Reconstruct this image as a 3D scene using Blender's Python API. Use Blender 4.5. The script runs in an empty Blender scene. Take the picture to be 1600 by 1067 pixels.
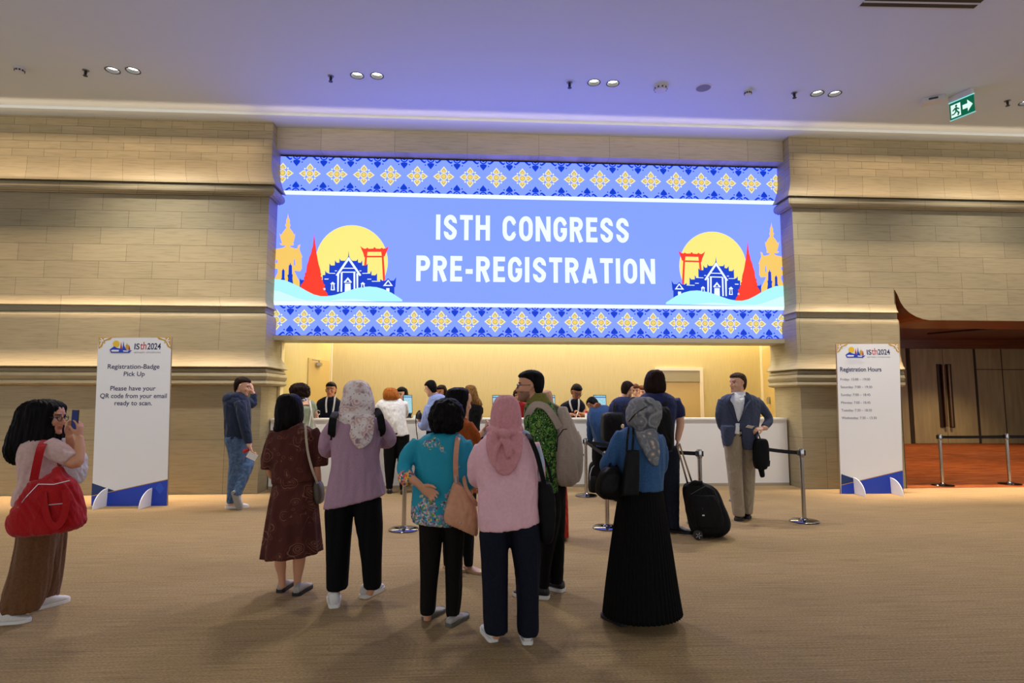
import bpy, bmesh, math, random
import numpy as np
from mathutils import Vector, Matrix

SC = bpy.context.scene
COL = SC.collection
random.seed(7)
PI = math.pi

# ------------------------------------------------------------------ camera
FPX, PITCH, YAW, ROLL, CAMZ = 920.0, 0.0960, 0.0590, 0.0009, 1.53
F_ = Vector((math.sin(YAW)*math.cos(PITCH), math.cos(YAW)*math.cos(PITCH), math.sin(PITCH)))
R0 = Vector((math.cos(YAW), -math.sin(YAW), 0)); U0 = R0.cross(F_)
R_ = math.cos(ROLL)*R0 + math.sin(ROLL)*U0
U_ = -math.sin(ROLL)*R0 + math.cos(ROLL)*U0
CAM = Vector((0, 0, CAMZ))
cam = bpy.data.cameras.new('camera'); cam.sensor_width = 36.0; cam.lens = FPX/1600*36.0
cam.clip_start = 0.05; cam.clip_end = 200
co = bpy.data.objects.new('camera', cam); COL.objects.link(co)
co.matrix_world = Matrix(((R_.x, U_.x, -F_.x, 0), (R_.y, U_.y, -F_.y, 0), (R_.z, U_.z, -F_.z, CAMZ), (0, 0, 0, 1)))
SC.camera = co

def ray(px, py): return F_ + R_*((px-800)/FPX) + U_*((533.5-py)/FPX)
def at(px, py, Y):
    """the point of the place seen at photo pixel (px, py) at distance Y from the viewer's wall plane"""
    d = ray(px, py); return CAM + d*(Y/d.y)
def atz(px, py, z=0.0):
    d = ray(px, py); return CAM + d*((z-CAMZ)/d.z)
def PX(Y): return Y/FPX                      # metres per pixel at depth Y

# ------------------------------------------------------------------ colour / materials
def lin(c):
    c = c/255.0
    return c/12.92 if c <= 0.04045 else ((c+0.055)/1.055)**2.4
def rgb(r, g, b): return (lin(r), lin(g), lin(b), 1.0)

class NT:
    def __init__(s, name):
        s.m = bpy.data.materials.new(name); s.m.use_nodes = True
        s.t = s.m.node_tree; s.n = s.t.nodes; s.b = s.n['Principled BSDF']; s.out = s.n['Material Output']
    def add(s, typ, **kw):
        n = s.n.new(typ)
        for k, v in kw.items():
            if k.startswith('_'): setattr(n, k[1:], v)
            else: n.inputs[k.replace('__', ' ')].default_value = v
        return n
    def l(s, a, ao, b, bi): s.t.links.new(a.outputs[ao], b.inputs[bi])
    def ramp(s, stops, interp='LINEAR'):
        r = s.n.new('ShaderNodeValToRGB'); e = r.color_ramp; e.interpolation = interp
        while len(e.elements) < len(stops): e.elements.new(0.5)
        for i, (p, c) in enumerate(stops): e.elements[i].position = p; e.elements[i].color = c
        return r
    def mix(s, blend='MIX', fac=0.5):
        m = s.n.new('ShaderNodeMix'); m.data_type = 'RGBA'; m.blend_type = blend; m.inputs[0].default_value = fac; return m
    def coord(s, out='Object', scale=(1, 1, 1), rot=(0, 0, 0)):
        tc = s.n.new('ShaderNodeTexCoord'); mp = s.n.new('ShaderNodeMapping')
        mp.inputs['Scale'].default_value = scale; mp.inputs['Rotation'].default_value = rot
        s.l(tc, out, mp, 'Vector'); return mp
    def bump(s, src, out, strength=0.3, dist=0.01):
        b = s.n.new('ShaderNodeBump'); b.inputs['Strength'].default_value = strength; b.inputs['Distance'].default_value = dist
        s.l(src, out, b, 'Height'); s.l(b, 'Normal', s.b, 'Normal'); return b

_mc = {}
def plain(name, col, rough=0.6, metal=0.0, spec=0.5, emit=None, es=1.0):
    if name in _mc: return _mc[name]
    t = NT(name); b = t.b
    b.inputs['Base Color'].default_value = col; b.inputs['Roughness'].default_value = rough
    b.inputs['Metallic'].default_value = metal; b.inputs['Specular IOR Level'].default_value = spec
    if emit: b.inputs['Emission Color'].default_value = emit; b.inputs['Emission Strength'].default_value = es
    _mc[name] = t.m; return t.m

def glow(name, col, s=1.0):
    if name in _mc: return _mc[name]
    t = NT(name); b = t.b
    b.inputs['Base Color'].default_value = (0.01, 0.01, 0.01, 1); b.inputs['Roughness'].default_value = 0.6
    b.inputs['Specular IOR Level'].default_value = 0.1
    b.inputs['Emission Color'].default_value = col; b.inputs['Emission Strength'].default_value = s
    _mc[name] = t.m; return t.m

def cloth(name, col, col2=None, scale=60, fold=0.35, rough=0.85, mixs=(0.3, 0.7), sheen=0.1):
    """woven fabric: fine weave + soft creases as bump, faint mottling between two tones of the same cloth"""
    if name in _mc: return _mc[name]
    t = NT(name); b = t.b; b.inputs['Roughness'].default_value = rough; b.inputs['Specular IOR Level'].default_value = 0.25
    b.inputs['Sheen Weight'].default_value = sheen if max(col[:3]) > .02 else 0.0
    if max(col[:3]) <= .02: b.inputs['Specular IOR Level'].default_value = .12
    c = t.coord('Object')
    n = t.add('ShaderNodeTexNoise', Scale=scale, Detail=3.0); t.l(c, 'Vector', n, 'Vector')
    r = t.ramp([(mixs[0], col), (mixs[1], col2 or tuple(min(1, x*1.25) for x in col[:3])+(1,))]); t.l(n, 'Fac', r, 'Fac'); t.l(r, 'Color', b, 'Base Color')
    n2 = t.add('ShaderNodeTexNoise', Scale=9.0, Detail=3.0, Distortion=0.8); c2 = t.coord('Object', (1.6, 1.6, 0.7)); t.l(c2, 'Vector', n2, 'Vector')
    t.bump(n2, 'Fac', fold, 0.03)
    _mc[name] = t.m; return t.m

# ------------------------------------------------------------------ objects
def tag(o, label=None, cat=None, group=None, kind=None):
    if label: o['label'] = label
    if cat: o['category'] = cat
    if group: o['group'] = group
    if kind: o['kind'] = kind
    return o
def empty(name, loc, label=None, cat=None, group=None):
    o = bpy.data.objects.new(name, None); COL.objects.link(o); o.location = loc; o.empty_display_size = 0.1
    return tag(o, label, cat, group)
def wpos(o):
    p = Vector(o.location)
    while o.parent is not None: o = o.parent; p += Vector(o.location)
    return p
def link(name, me, mats, parent=None, origin=None, smooth=False):
    """link a mesh given in place coordinates; origin (or the parent's place) becomes its own origin"""
    if not isinstance(mats, (list, tuple)): mats = [mats]
    for m in mats: me.materials.append(m)
    o = bpy.data.objects.new(name, me); COL.objects.link(o)
    if parent is not None:
        off = wpos(parent); o.parent = parent
    else:
        off = Vector(origin) if origin is not None else Vector((0, 0, 0)); o.location = off
    if off.length > 0: me.transform(Matrix.Translation(-off))
    if smooth: me.polygons.foreach_set('use_smooth', [True]*len(me.polygons))
    me.update(); return o

class MB:
    """collects shapes for ONE mesh"""
    def __init__(s): s.v = []; s.f = []; s.mi = []; s.cur = 0
    def poly(s, pts):
        i = len(s.v); s.v += [tuple(p) for p in pts]; s.f.append(tuple(range(i, i+len(pts)))); s.mi.append(s.cur)
    def box(s, x0, x1, y0, y1, z0, z1, M=None):
        c = [(x0, y0, z0), (x1, y0, z0), (x1, y1, z0), (x0, y1, z0), (x0, y0, z1), (x1, y0, z1), (x1, y1, z1), (x0, y1, z1)]
        if M is not None: c = [tuple(M @ Vector(p)) for p in c]
        i = len(s.v); s.v += c
        for q in ((0, 3, 2, 1), (4, 5, 6, 7), (0, 1, 5, 4), (1, 2, 6, 5), (2, 3, 7, 6), (3, 0, 4, 7)): s.f.append(tuple(i+k for k in q)); s.mi.append(s.cur)
    def prism(s, pts, vec):
        """closed polygon pts (3D) pushed along vec"""
        n = len(pts); i = len(s.v); vec = Vector(vec)
        s.v += [tuple(p) for p in pts] + [tuple(Vector(p)+vec) for p in pts]
        s.f.append(tuple(range(i, i+n))); s.f.append(tuple(range(i+2*n-1, i+n-1, -1))); s.mi += [s.cur]*2
        for k in range(n): s.f.append((i+k, i+n+k, i+n+(k+1) % n, i+(k+1) % n)); s.mi.append(s.cur)
    def rings(s, rings, cap=True, closed=True):
        """list of equal-length rings of points"""
        n = len(rings[0]); i = len(s.v)
        for r in rings: s.v += [tuple(p) for p in r]
        for a in range(len(rings)-1):
            for k in range(n if closed else n-1):
                s.f.append((i+a*n+k, i+a*n+(k+1) % n, i+(a+1)*n+(k+1) % n, i+(a+1)*n+k)); s.mi.append(s.cur)
        if cap and closed:
            s.f.append(tuple(i+k for k in range(n-1, -1, -1))); b = i+(len(rings)-1)*n
            s.f.append(tuple(b+k for k in range(n))); s.mi += [s.cur]*2
    def lathe(s, prof, c, n=24, M=None, cap=True):
        rr = []
        for r, z in prof:
            ring = [Vector((r*math.cos(2*PI*k/n), r*math.sin(2*PI*k/n), z)) for k in range(n)]
            if M is not None: ring = [M @ p for p in ring]
            rr.append([p + Vector(c) for p in ring])
        s.rings(rr, cap)
    def tube(s, pts, r, n=10, flat=1.0, up=None, sub=0):
        """round (or flattened) tube along points; r number or list"""
        pts = [Vector(p) for p in pts]; rs = list(r) if isinstance(r, (list, tuple)) else [r]*len(pts)
        if sub: pts, rs = spline(pts, rs, sub)
        rr = []; prev = None
        for i, p in enumerate(pts):
            t = (pts[min(i+1, len(pts)-1)] - pts[max(i-1, 0)]).normalized()
            if prev is None:
                a = Vector(up) if up is not None else (Vector((0, 0, 1)) if abs(t.z) < 0.9 else Vector((0, 1, 0)))
            else: a = prev
            u = (a - t*a.dot(t)); u = u.normalized() if u.length > 1e-6 else t.orthogonal().normalized()
            w = t.cross(u); prev = u
            rr.append([p + u*(rs[i]*math.cos(2*PI*k/n)) + w*(rs[i]*flat*math.sin(2*PI*k/n)) for k in range(n)])
        s.rings(rr)
    def ball(s, c, r, n=14, m=9, M=None):
        if not isinstance(r, (list, tuple)): r = (r, r, r)
        rr = []
        for i in range(m+1):
            a = -PI/2 + PI*(i/m*0.96+0.02)
            ring = [Vector((r[0]*math.cos(a)*math.cos(2*PI*k/n), r[1]*math.cos(a)*math.sin(2*PI*k/n), r[2]*math.sin(a))) for k in range(n)]
            if M is not None: ring = [M @ p for p in ring]
            rr.append([p + Vector(c) for p in ring])
        s.rings(rr)
    def mesh(s, name='m'):
        me = bpy.data.meshes.new(name); me.from_pydata(s.v, [], s.f); me.update()
        if any(s.mi): me.polygons.foreach_set('material_index', s.mi)
        return me
    def build(s, name, mats, parent=None, origin=None, smooth=False, bevel=0, fixn=True):
        me = s.mesh(name)
        if fixn or bevel:
            bm = bmesh.new(); bm.from_mesh(me)
            if fixn: bmesh.ops.recalc_face_normals(bm, faces=bm.faces)
            if bevel:
                ed = [e for e in bm.edges if len(e.link_faces) == 2 and e.calc_face_angle(0) > 0.5]
                bmesh.ops.bevel(bm, geom=ed, offset=bevel, segments=2, profile=0.7, affect='EDGES')
            bm.to_mesh(me); bm.free()
        o = link(name, me, mats, parent, origin, smooth)
        if smooth and smooth != 'all':
            try: me.set_sharp_from_angle(angle=0.7)
            except Exception: pass
        return o

def spline(pts, rs, sub):
    """Catmull-Rom through points and radii"""
    P = [pts[0]*2-pts[1]] + list(pts) + [pts[-1]*2-pts[-2]]; Q = [rs[0]] + list(rs) + [rs[-1]]
    op, orr = [], []
    for i in range(1, len(P)-2):
        for k in range(sub):
            t = k/sub; a, b, c, d = P[i-1], P[i], P[i+1], P[i+2]
            op.append(0.5*((2*b) + (c-a)*t + (2*a-5*b+4*c-d)*t*t + (3*b-a-3*c+d)*t**3))
            orr.append(Q[i] + (Q[i+1]-Q[i])*(t*t*(3-2*t)))
    op.append(P[-2]); orr.append(Q[-2]); return op, orr

def text_mesh(s, size, bold=0.0, sx=1.0, align='CENTER', spacing=1.0, depth=0.0):
    cu = bpy.data.curves.new('t', 'FONT'); cu.body = s; cu.size = size; cu.align_x = align; cu.align_y = 'BOTTOM_BASELINE'
    cu.offset = bold; cu.extrude = depth; cu.space_character = spacing; cu.resolution_u = 6
    ob = bpy.data.objects.new('t', cu); COL.objects.link(ob)
    dg = bpy.context.evaluated_depsgraph_get(); dg.update()
    me = bpy.data.meshes.new_from_object(ob.evaluated_get(dg)); bpy.data.objects.remove(ob); bpy.data.curves.remove(cu)
    me.transform(Matrix.Diagonal((sx, 1, 1, 1))); me.materials.clear(); return me
def fit_text(name, s, p0, p1, h, mat, parent, nrm=(0, -1, 0), bold=0.0, spacing=1.0):
    """lettering whose baseline runs p0 -> p1 and whose capitals are h tall"""
    p0, p1, nrm = Vector(p0), Vector(p1), Vector(nrm)
    me = text_mesh(s, 1.0, bold, 1.0, 'LEFT', spacing)
    xs = [v.co.x for v in me.vertices]; x0, x1 = min(xs), max(xs)
    cap = 0.70
    ux = (p1-p0).normalized(); W = (p1-p0).length; uz = nrm.cross(ux)
    if uz.z < 0: uz = -uz
    k = W/(x1-x0); kh = h/cap
    for v in me.vertices:
        v.co = p0 + ux*((v.co.x-x0)*k) + uz*(v.co.y*kh)
    return link(name, me, mat, parent)
# ================================================================== SETTING
WY = 9.86            # stone wall face
SY = 10.28           # LED screen face / counter front
ZC = 6.25            # ceiling

def stone(name, bw, bh, off=0.5, mort=0.0028, tint=1.0):
    t = NT(name); b = t.b; b.inputs['Roughness'].default_value = 0.5; b.inputs['Specular IOR Level'].default_value = 0.3
    uv = t.n.new('ShaderNodeUVMap')
    br = t.add('ShaderNodeTexBrick', Scale=1.0); br.offset = off; br.offset_frequency = 2
    br.inputs['Brick Width'].default_value = bw; br.inputs['Row Height'].default_value = bh
    br.inputs['Mortar Size'].default_value = mort; br.inputs['Mortar Smooth'].default_value = 0.2
    br.inputs['Color1'].default_value = (0.53*tint, 0.445*tint, 0.28*tint, 1); br.inputs['Color2'].default_value = (0.45*tint, 0.382*tint, 0.24*tint, 1)
    br.inputs['Mortar'].default_value = (0.17, 0.135, 0.09, 1)
    t.l(uv, 'UV', br, 'Vector')
    mp = t.n.new('ShaderNodeMapping'); mp.inputs['Scale'].default_value = (2.6, 42, 1); t.l(uv, 'UV', mp, 'Vector')
    n = t.add('ShaderNodeTexNoise', Scale=1.0, Detail=6.0, Roughness=0.62, Distortion=0.35); t.l(mp, 'Vector', n, 'Vector')
    r = t.ramp([(0.28, (0.76, 0.75, 0.72, 1)), (0.50, (1, 1, 1, 1)), (0.74, (1.10, 1.09, 1.06, 1))]); t.l(n, 'Fac', r, 'Fac')
    mp2 = t.n.new('ShaderNodeMapping'); mp2.inputs['Scale'].default_value = (0.5, 1.4, 1); t.l(uv, 'UV', mp2, 'Vector')
    n2 = t.add('ShaderNodeTexNoise', Scale=1.0, Detail=4.0); t.l(mp2, 'Vector', n2, 'Vector')
    r2 = t.ramp([(0.3, (0.86, 0.87, 0.84, 1)), (0.7, (1.06, 1.03, 1.0, 1))]); t.l(n2, 'Fac', r2, 'Fac')
    m1 = t.mix('MULTIPLY', 1.0); t.l(br, 'Color', m1, 6); t.l(r, 'Color', m1, 7)
    m2 = t.mix('MULTIPLY', 1.0); t.l(m1, 2, m2, 6); t.l(r2, 'Color', m2, 7)
    m3 = t.mix('MULTIPLY', 1.0); t.l(m2, 2, m3, 6); m3.inputs[7].default_value = (.67, .675, .675, 1) if tint <= 1 else (1.05, 1.12, 1.42, 1); t.l(m3, 2, b, 'Base Color')  # lighter bluish header copy: ceiling bounce is put into the stone colour
    t.bump(br, 'Fac', -0.12, 0.003)
    return t.m

# wall profile, top to bottom: (row in the photo at x=300, how far it stands out, band)
PROF = [(183, .02, 'small'), (250, .02, 'cove'), (258, .025, 'cove'), (266, .042, 'cove'), (274, .072, 'cove'), (280, .105, 'cove'), (284, .135, 'cove'),
        (285.2, .135, 'bead'), (286.4, .045, 'bead'), (287.2, .075, 'bead'), (290, .112, 'bead'), (294, .125, 'bead'), (298, .115, 'bead'), (301.5, .085, 'bead'), (303, .05, 'bead'), (304.5, .045, 'bead'), (305, .0, 'large'),
        (463, .0, 'strip'), (469, .01, 'strip'), (474, .032, 'strip'), (477, .058, 'strip'), (478, .058, 'strip'), (478.6, .015, 'strip'), (487.5, .015, 'strip'), (488, -.01, 'strip'),
        (488.6, .02, 'strip'), (490, .042, 'strip'), (493, .056, 'strip'), (499, .06, 'body'), (546, .045, 'cove2'), (553, .05, 'cove2'), (560, .066, 'cove2'), (567, .098, 'cove2'), (572, .135, 'cove2'),
        (573, .135, 'bead2'), (574.6, .05, 'bead2'), (575.4, .075, 'bead2'), (580, .105, 'bead2'), (581, .085, 'bead2'), (583, .108, 'bead2'), (587, .125, 'bead2'), (591, .115, 'bead2'), (593.5, .09, 'bead2'),
        (595, .108, 'bead2'), (598.5, .122, 'bead2'), (601, .10, 'bead2'), (602.3, .05, 'bead2'), (602.8, .0, 'plinth'), (773.6, .0, None)]
def pz(py, o): return at(300, py, WY-o).z
PF = [[pz(py, o), o, b] for py, o, b in PROF]; PF[0][0] = ZC; PF[-1][0] = 0.0
Z_small = pz(250, .02); Z_lt, Z_lb = pz(305, 0), pz(463, 0); Z_pt = pz(602.8, 0); Z_body = pz(546, .045)
BASE = {'small': Z_small, 'cove': 0, 'bead': 0, 'large': Z_lb, 'strip': 0, 'body': 0, 'cove2': 0, 'bead2': 0, 'plinth': 0}
SM = {'small': stone('travertine_small_courses', .505, .1345), 'cove': stone('travertine_cove', .505, 50, 0), 'bead': stone('travertine_bead', 1.22, 50, 0),
      'large': stone('travertine_large_courses', .85, (Z_lt-Z_lb)/6), 'strip': stone('travertine_strip', 1.25, 50, 0), 'body': stone('travertine_body', 1.25, 50, 0),
      'cove2': stone('travertine_lower_cove', 2.4, 50, 0), 'bead2': stone('travertine_lower_bead', 2.4, 50, 0), 'plinth': stone('travertine_plinth', 2.45, Z_pt/2, 0.35)}
SK = list(SM); SL = [SM[k] for k in SK]

def sweep(name, path, side, prof, u0=0.0):
    """profile swept along a ground path; side = +1 when the room lies to the right of the walking direction"""
    P = [Vector((x, y)) for x, y in path]; n = len(P)
    nor = []
    for i in range(n):
        ds = []
        if i > 0: ds.append((P[i]-P[i-1]).normalized())
        if i < n-1: ds.append((P[i+1]-P[i]).normalized())
        ns = [Vector((d.y, -d.x))*side for d in ds]
        m = sum(ns, Vector((0, 0)))/len(ns); m = m/(m.length**2) if m.length > 1e-6 else m
        nor.append(m)
    U = [u0]
    for i in range(1, n): U.append(U[-1]+(P[i]-P[i-1]).length)
    verts, faces, mi, uvs = [], [], [], []
    for z, o, b in prof:
        for i in range(n):
            q = P[i]+nor[i]*o; verts.append((q.x, q.y, z))
    for j in range(len(prof)-1):
        b = prof[j][2]
        for i in range(n-1):
            faces.append((j*n+i, j*n+i+1, (j+1)*n+i+1, (j+1)*n+i)); mi.append(SK.index(b))
            v0, v1 = prof[j][0]-BASE[b], prof[j+1][0]-BASE[b]
            uvs += [(U[i], v0), (U[i+1], v0), (U[i+1], v1), (U[i], v1)]
    me = bpy.data.meshes.new(name); me.from_pydata(verts, [], faces)
    uvl = me.uv_layers.new(name='UVMap')
    for k, uv in enumerate(uvs): uvl.data[k].uv = uv
    me.polygons.foreach_set('material_index', mi)
    o = link(name, me, SL); tag(o, kind='structure')
    me.polygons.foreach_set('use_smooth', [True]*len(me.polygons)); me.set_sharp_from_angle(angle=0.55)
    return o
XL = at(404.5, 700, WY).x; XR = at(1254.8, 700, WY).x; XP = at(1409.5, 640, WY).x
tag(sweep('wall_left', [(-13, WY), (XL, WY), (XL, 10.75)], 1, PF), 'pale travertine wall with moulded bands left of the screen')
ZA = at(1402, 453, WY).z
up = [p for p in PF if p[0] > ZA] + [[ZA, 0.0, None]]; lo = [[ZA, 0.0, 'large']] + [p for p in PF if p[0] < ZA]
tag(sweep('wall_right', [(XR, 10.75), (XR, WY), (17, WY)], 1, up, 0.3), 'pale travertine wall with moulded bands right of the screen')
tag(sweep('wall_pier', [(XR, 10.75), (XR, WY), (XP, WY)], 1, lo, 0.3), 'travertine pier between counter and corridor opening')
wood = NT('dark_red_wood'); b = wood.b; b.inputs['Roughness'].default_value = 0.28
c = wood.coord('Object', (0.5, 6, 6)); n = wood.add('ShaderNodeTexNoise', Scale=2.0, Detail=5.0); wood.l(c, 'Vector', n, 'Vector')
r = wood.ramp([(0.3, rgb(96, 52, 28)), (0.7, rgb(128, 74, 42))]); wood.l(n, 'Fac', r, 'Fac'); wood.l(r, 'Color', b, 'Base Color'); M_wood = wood.m
# lintel right of the pier: stone face with a swept-up corner, wooden reveal
cur = [(1401.5, 453), (1403, 462), (1407, 472), (1413, 481), (1421, 488.5), (1431, 494.5), (1442, 498.5), (1453, 500.3)]
pts = [at(x, y, WY) for x, y in cur]; zl = pts[-1].z
cx = [(p.x, p.z) for p in pts]
cx[0] = (XP+0.004, ZA); cx = [(max(x, XP+0.004), z) for x, z in cx]
poly = cx + [(17, zl), (17, ZA)]
verts = [(x, WY, z) for x, z in poly] + [(x, WY+1.2, z) for x, z in poly]; k = len(poly)
faces = [tuple(range(k))] + [(i, k+i, k+(i+1) % k, (i+1) % k) for i in range(k)]
me = bpy.data.meshes.new('wall_lintel'); me.from_pydata(verts, [], faces); uvl = me.uv_layers.new(name='UVMap')
for l in me.loops: co_ = me.vertices[l.vertex_index].co; uvl.data[l.index].uv = (co_.x-XR+0.3+0.47, co_.z-Z_lb)
me.polygons.foreach_set('material_index', [0]+[1]*k)
tag(link('wall_lintel', me, [SM['large'], M_wood]), 'stone lintel with swept up corner over the corridor', kind='structure')
o = MB()
pr_ = [(p[0], p[1]) for p in lo]
o.prism([(XP-.012, WY+1.2, 0), (XP-.012, WY+1.2, ZA)]+[(XP-.012, WY-q[1], q[0]) for q in pr_], (.014, 0, 0)); tag(o.build('trim_1', plain('pale_reveal', rgb(170, 150, 115), 0.5)), 'pale stone edge of the pier reveal', kind='structure')

# ------------------------------------------------------------------ floor
def carpet(name, stops, sc=(1.8, 62, 1)):
    t = NT(name); b = t.b; b.inputs['Roughness'].default_value = 0.95; b.inputs['Specular IOR Level'].default_value = 0.15
    c = t.coord('Object', sc); n = t.add('ShaderNodeTexNoise', Scale=1.0, Detail=7.0, Roughness=0.7); t.l(c, 'Vector', n, 'Vector')
    c2 = t.coord('Object', (55, 150, 1)); n2 = t.add('ShaderNodeTexNoise', Scale=1.0, Detail=2.0); t.l(c2, 'Vector', n2, 'Vector')
    c3 = t.coord('Object', (0.35, 0.8, 1)); n3 = t.add('ShaderNodeTexNoise', Scale=1.0, Detail=3.0); t.l(c3, 'Vector', n3, 'Vector')
    r = t.ramp(stops); t.l(n, 'Fac', r, 'Fac')
    r2 = t.ramp([(0.25, (0.62, 0.60, 0.56, 1)), (0.75, (1.2, 1.2, 1.2, 1))]); t.l(n2, 'Fac', r2, 'Fac')
    r3 = t.ramp([(0.3, (0.86, 0.86, 0.86, 1)), (0.7, (1.08, 1.08, 1.08, 1))]); t.l(n3, 'Fac', r3, 'Fac')
    m = t.mix('MULTIPLY', 1.0); t.l(r, 'Color', m, 6); t.l(r2, 'Color', m, 7)
    m2 = t.mix('MULTIPLY', 1.0); t.l(m, 2, m2, 6); t.l(r3, 'Color', m2, 7); t.l(m2, 2, b, 'Base Color')
    t.bump(n2, 'Fac', 0.35, 0.004); return t.m
M_carpet = carpet('beige_streaked_carpet', [(0.28, rgb(126, 106, 76)), (0.5, rgb(158, 135, 99)), (0.72, rgb(173, 150, 113))])
M_orange = carpet('rust_carpet', [(0.3, rgb(98, 48, 24)), (0.5, rgb(142, 74, 36)), (0.75, rgb(184, 110, 60))], (1.5, 7, 1))
o = MB(); o.box(-16, 18, -13, 14, -0.1, 0.0); tag(o.build('floor', M_carpet), 'beige carpet with fine streaks', kind='structure')
o = MB(); o.box(XP+0.02, 22, WY+0.02, 20.5, -0.09, 0.004); tag(o.build('floor_corridor', M_orange), 'rust orange carpet in the side corridor', kind='structure')

# ------------------------------------------------------------------ ceiling, with real openings for the recessed lamps
M_ceil = plain('ceiling_paint_blue_spill', rgb(206, 217, 226), 0.75)  # white paint tinted cool: the screen's blue spill is put into its colour
LAMPS = [(176, 110), (208, 110.5), (558, 118), (589, 118.5), (928, 129), (957.5, 130.5), (1277, 146), (1304.5, 146.5), (1603, 160.5)]
cutter = MB()
LPT = [atz(x, y, ZC) for x, y in LAMPS]
for p in LPT: cutter.lathe([(0.088, -0.2), (0.088, 0.06)], (p.x, p.y, ZC), 32)
co2 = cutter.build('cut', M_ceil)
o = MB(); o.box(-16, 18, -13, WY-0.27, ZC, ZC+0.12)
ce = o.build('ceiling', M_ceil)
md = ce.modifiers.new('b', 'BOOLEAN'); md.object = co2; md.operation = 'DIFFERENCE'; md.solver = 'EXACT'
dg = bpy.context.evaluated_depsgraph_get(); dg.update()
me = bpy.data.meshes.new_from_object(ce.evaluated_get(dg)); ce.modifiers.clear(); ce.data = me
bpy.data.objects.remove(co2); tag(ce, 'plain pale ceiling', kind='structure')
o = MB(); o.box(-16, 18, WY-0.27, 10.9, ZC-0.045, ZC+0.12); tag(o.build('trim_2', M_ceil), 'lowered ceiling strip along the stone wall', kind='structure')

# ------------------------------------------------------------------ over and under the screen
SX0, SX1, SZ0, SZ1 = -3.53, 5.588, 2.606, 5.785
def uvbox(name, x0, x1, y0, y1, z0, z1, mat, label):
    o = MB(); o.box(x0, x1, y0, y1, z0, z1); ob = o.build(name, mat); me = ob.data; uvl = me.uv_layers.new(name='UVMap')
    for l in me.loops: c_ = me.vertices[l.vertex_index].co; uvl.data[l.index].uv = (c_.x+0.2, c_.z)
    return tag(ob, label, kind='structure')
uvbox('wall_upper', XL-0.1, XR+0.1, 10.05, 10.7, SZ1+0.03, ZC-0.02, stone('travertine_header_bounce_lit', 1.27, 50, 0, tint=1.01), 'stone header panel above the LED screen')
o = MB(); o.box(XL-0.02, XR+0.02, 10.2, 10.75, 2.515, SZ0-0.012); tag(o.build('trim_3', plain('grey_beige_fascia', rgb(170, 160, 135), 0.5)), 'grey beige fascia under the LED screen', kind='structure')

# ------------------------------------------------------------------ niche behind the counter
t = NT('gold_wall_fabric'); b = t.b; b.inputs['Roughness'].default_value = 0.55
c = t.coord('Object', (60, 60, 3)); n = t.add('ShaderNodeTexNoise', Scale=1.0, Detail=3.0); t.l(c, 'Vector', n, 'Vector')
r = t.ramp([(0.3, rgb(190, 170, 100)), (0.7, rgb(200, 181, 112))]); t.l(n, 'Fac', r, 'Fac'); t.l(r, 'Color', b, 'Base Color'); M_gold = t.m
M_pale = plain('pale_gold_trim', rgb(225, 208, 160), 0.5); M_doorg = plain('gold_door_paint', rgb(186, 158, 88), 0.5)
NY = 13.0
nl0 = at(429, 600, 10.42).x; nl1 = at(516, 600, NY).x; nr0 = at(1228, 600, 10.42).x; nr1 = at(1191, 600, NY).x
o = MB(); o.box(nl1-0.3, nr1+0.3, NY, NY+0.1, 0, 3.4); tag(o.build('wall_back', M_gold), 'gold fabric wall behind the counter', kind='structure')
def slab(name, a, b_, th, z0, z1, mat, label, off=0.0, parent=None):
    a, b_ = Vector((a[0], a[1], 0)), Vector((b_[0], b_[1], 0)); d = (b_-a).normalized(); nn = Vector((-d.y, d.x, 0))
    o = MB(); q = [a+nn*off, b_+nn*off, b_+nn*(off+th), a+nn*(off+th)]
    o.prism([(p.x, p.y, z0) for p in q], (0, 0, z1-z0)); ob = o.build(name, mat, parent)
    if label: tag(ob, label, kind='structure')
    return ob
A0, A1 = (nl0, 10.62), (nl1, NY); B0, B1 = (nr0+0.06, 10.62), (nr1, NY)
slab('wall_niche_left', A0, A1, 0.1, 0, 3.4, M_gold, 'gold side wall left of the counter niche')
slab('wall_niche_right', B0, B1, -0.1, 0, 3.4, M_gold, 'gold side wall right of the counter niche')
o = MB(); o.box(nl0-0.6, nr1+0.6, 10.5, NY+0.1, 3.4, 3.5); tag(o.build('ceiling_niche', plain('niche_ceiling', rgb(220, 205, 170), .7)), 'ceiling over the counter niche', kind='structure')
def along(a, b_, t_): return (a[0]+(b_[0]-a[0])*t_, a[1]+(b_[1]-a[1])*t_)
# pale corner strips stand in for bright lines of cove light; edge strips are trim
slab('trim_light_line_left', along(A0, A1, .985), A1, -0.035, 0, 3.39, M_pale, 'pale strip standing in for the light line in the left niche corner')
slab('trim_light_line_right', along(B0, B1, .93), B1, 0.03, 0, 3.39, M_pale, 'pale strip standing in for the light line in the right niche corner')
slab('trim_6', A0, along(A0, A1, .05), -0.035, 0, 3.39, M_pale, 'pale edge strip at the left niche opening')
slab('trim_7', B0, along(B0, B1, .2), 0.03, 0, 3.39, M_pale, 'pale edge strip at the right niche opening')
d1 = slab('door_1', along(A0, A1, .50), along(A0, A1, .95), -0.02, 0, 2.32, M_doorg, 'gold door with closer in the left niche wall')
q = along(A0, A1, .68); o = MB(); o.box(q[0]+.03, q[0]+.085, q[1]-.12, q[1]+.12, 2.18, 2.25); o.tube([(q[0]+.06, q[1]-.05, 2.26), (q[0]+.13, q[1]-.3, 2.275), (q[0]+.03, q[1]-.42, 2.285)], .012, 8)
o.build('door_closer', plain('brushed_metal', (0.5, 0.5, 0.5, 1), .3, 1.0), d1)
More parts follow.
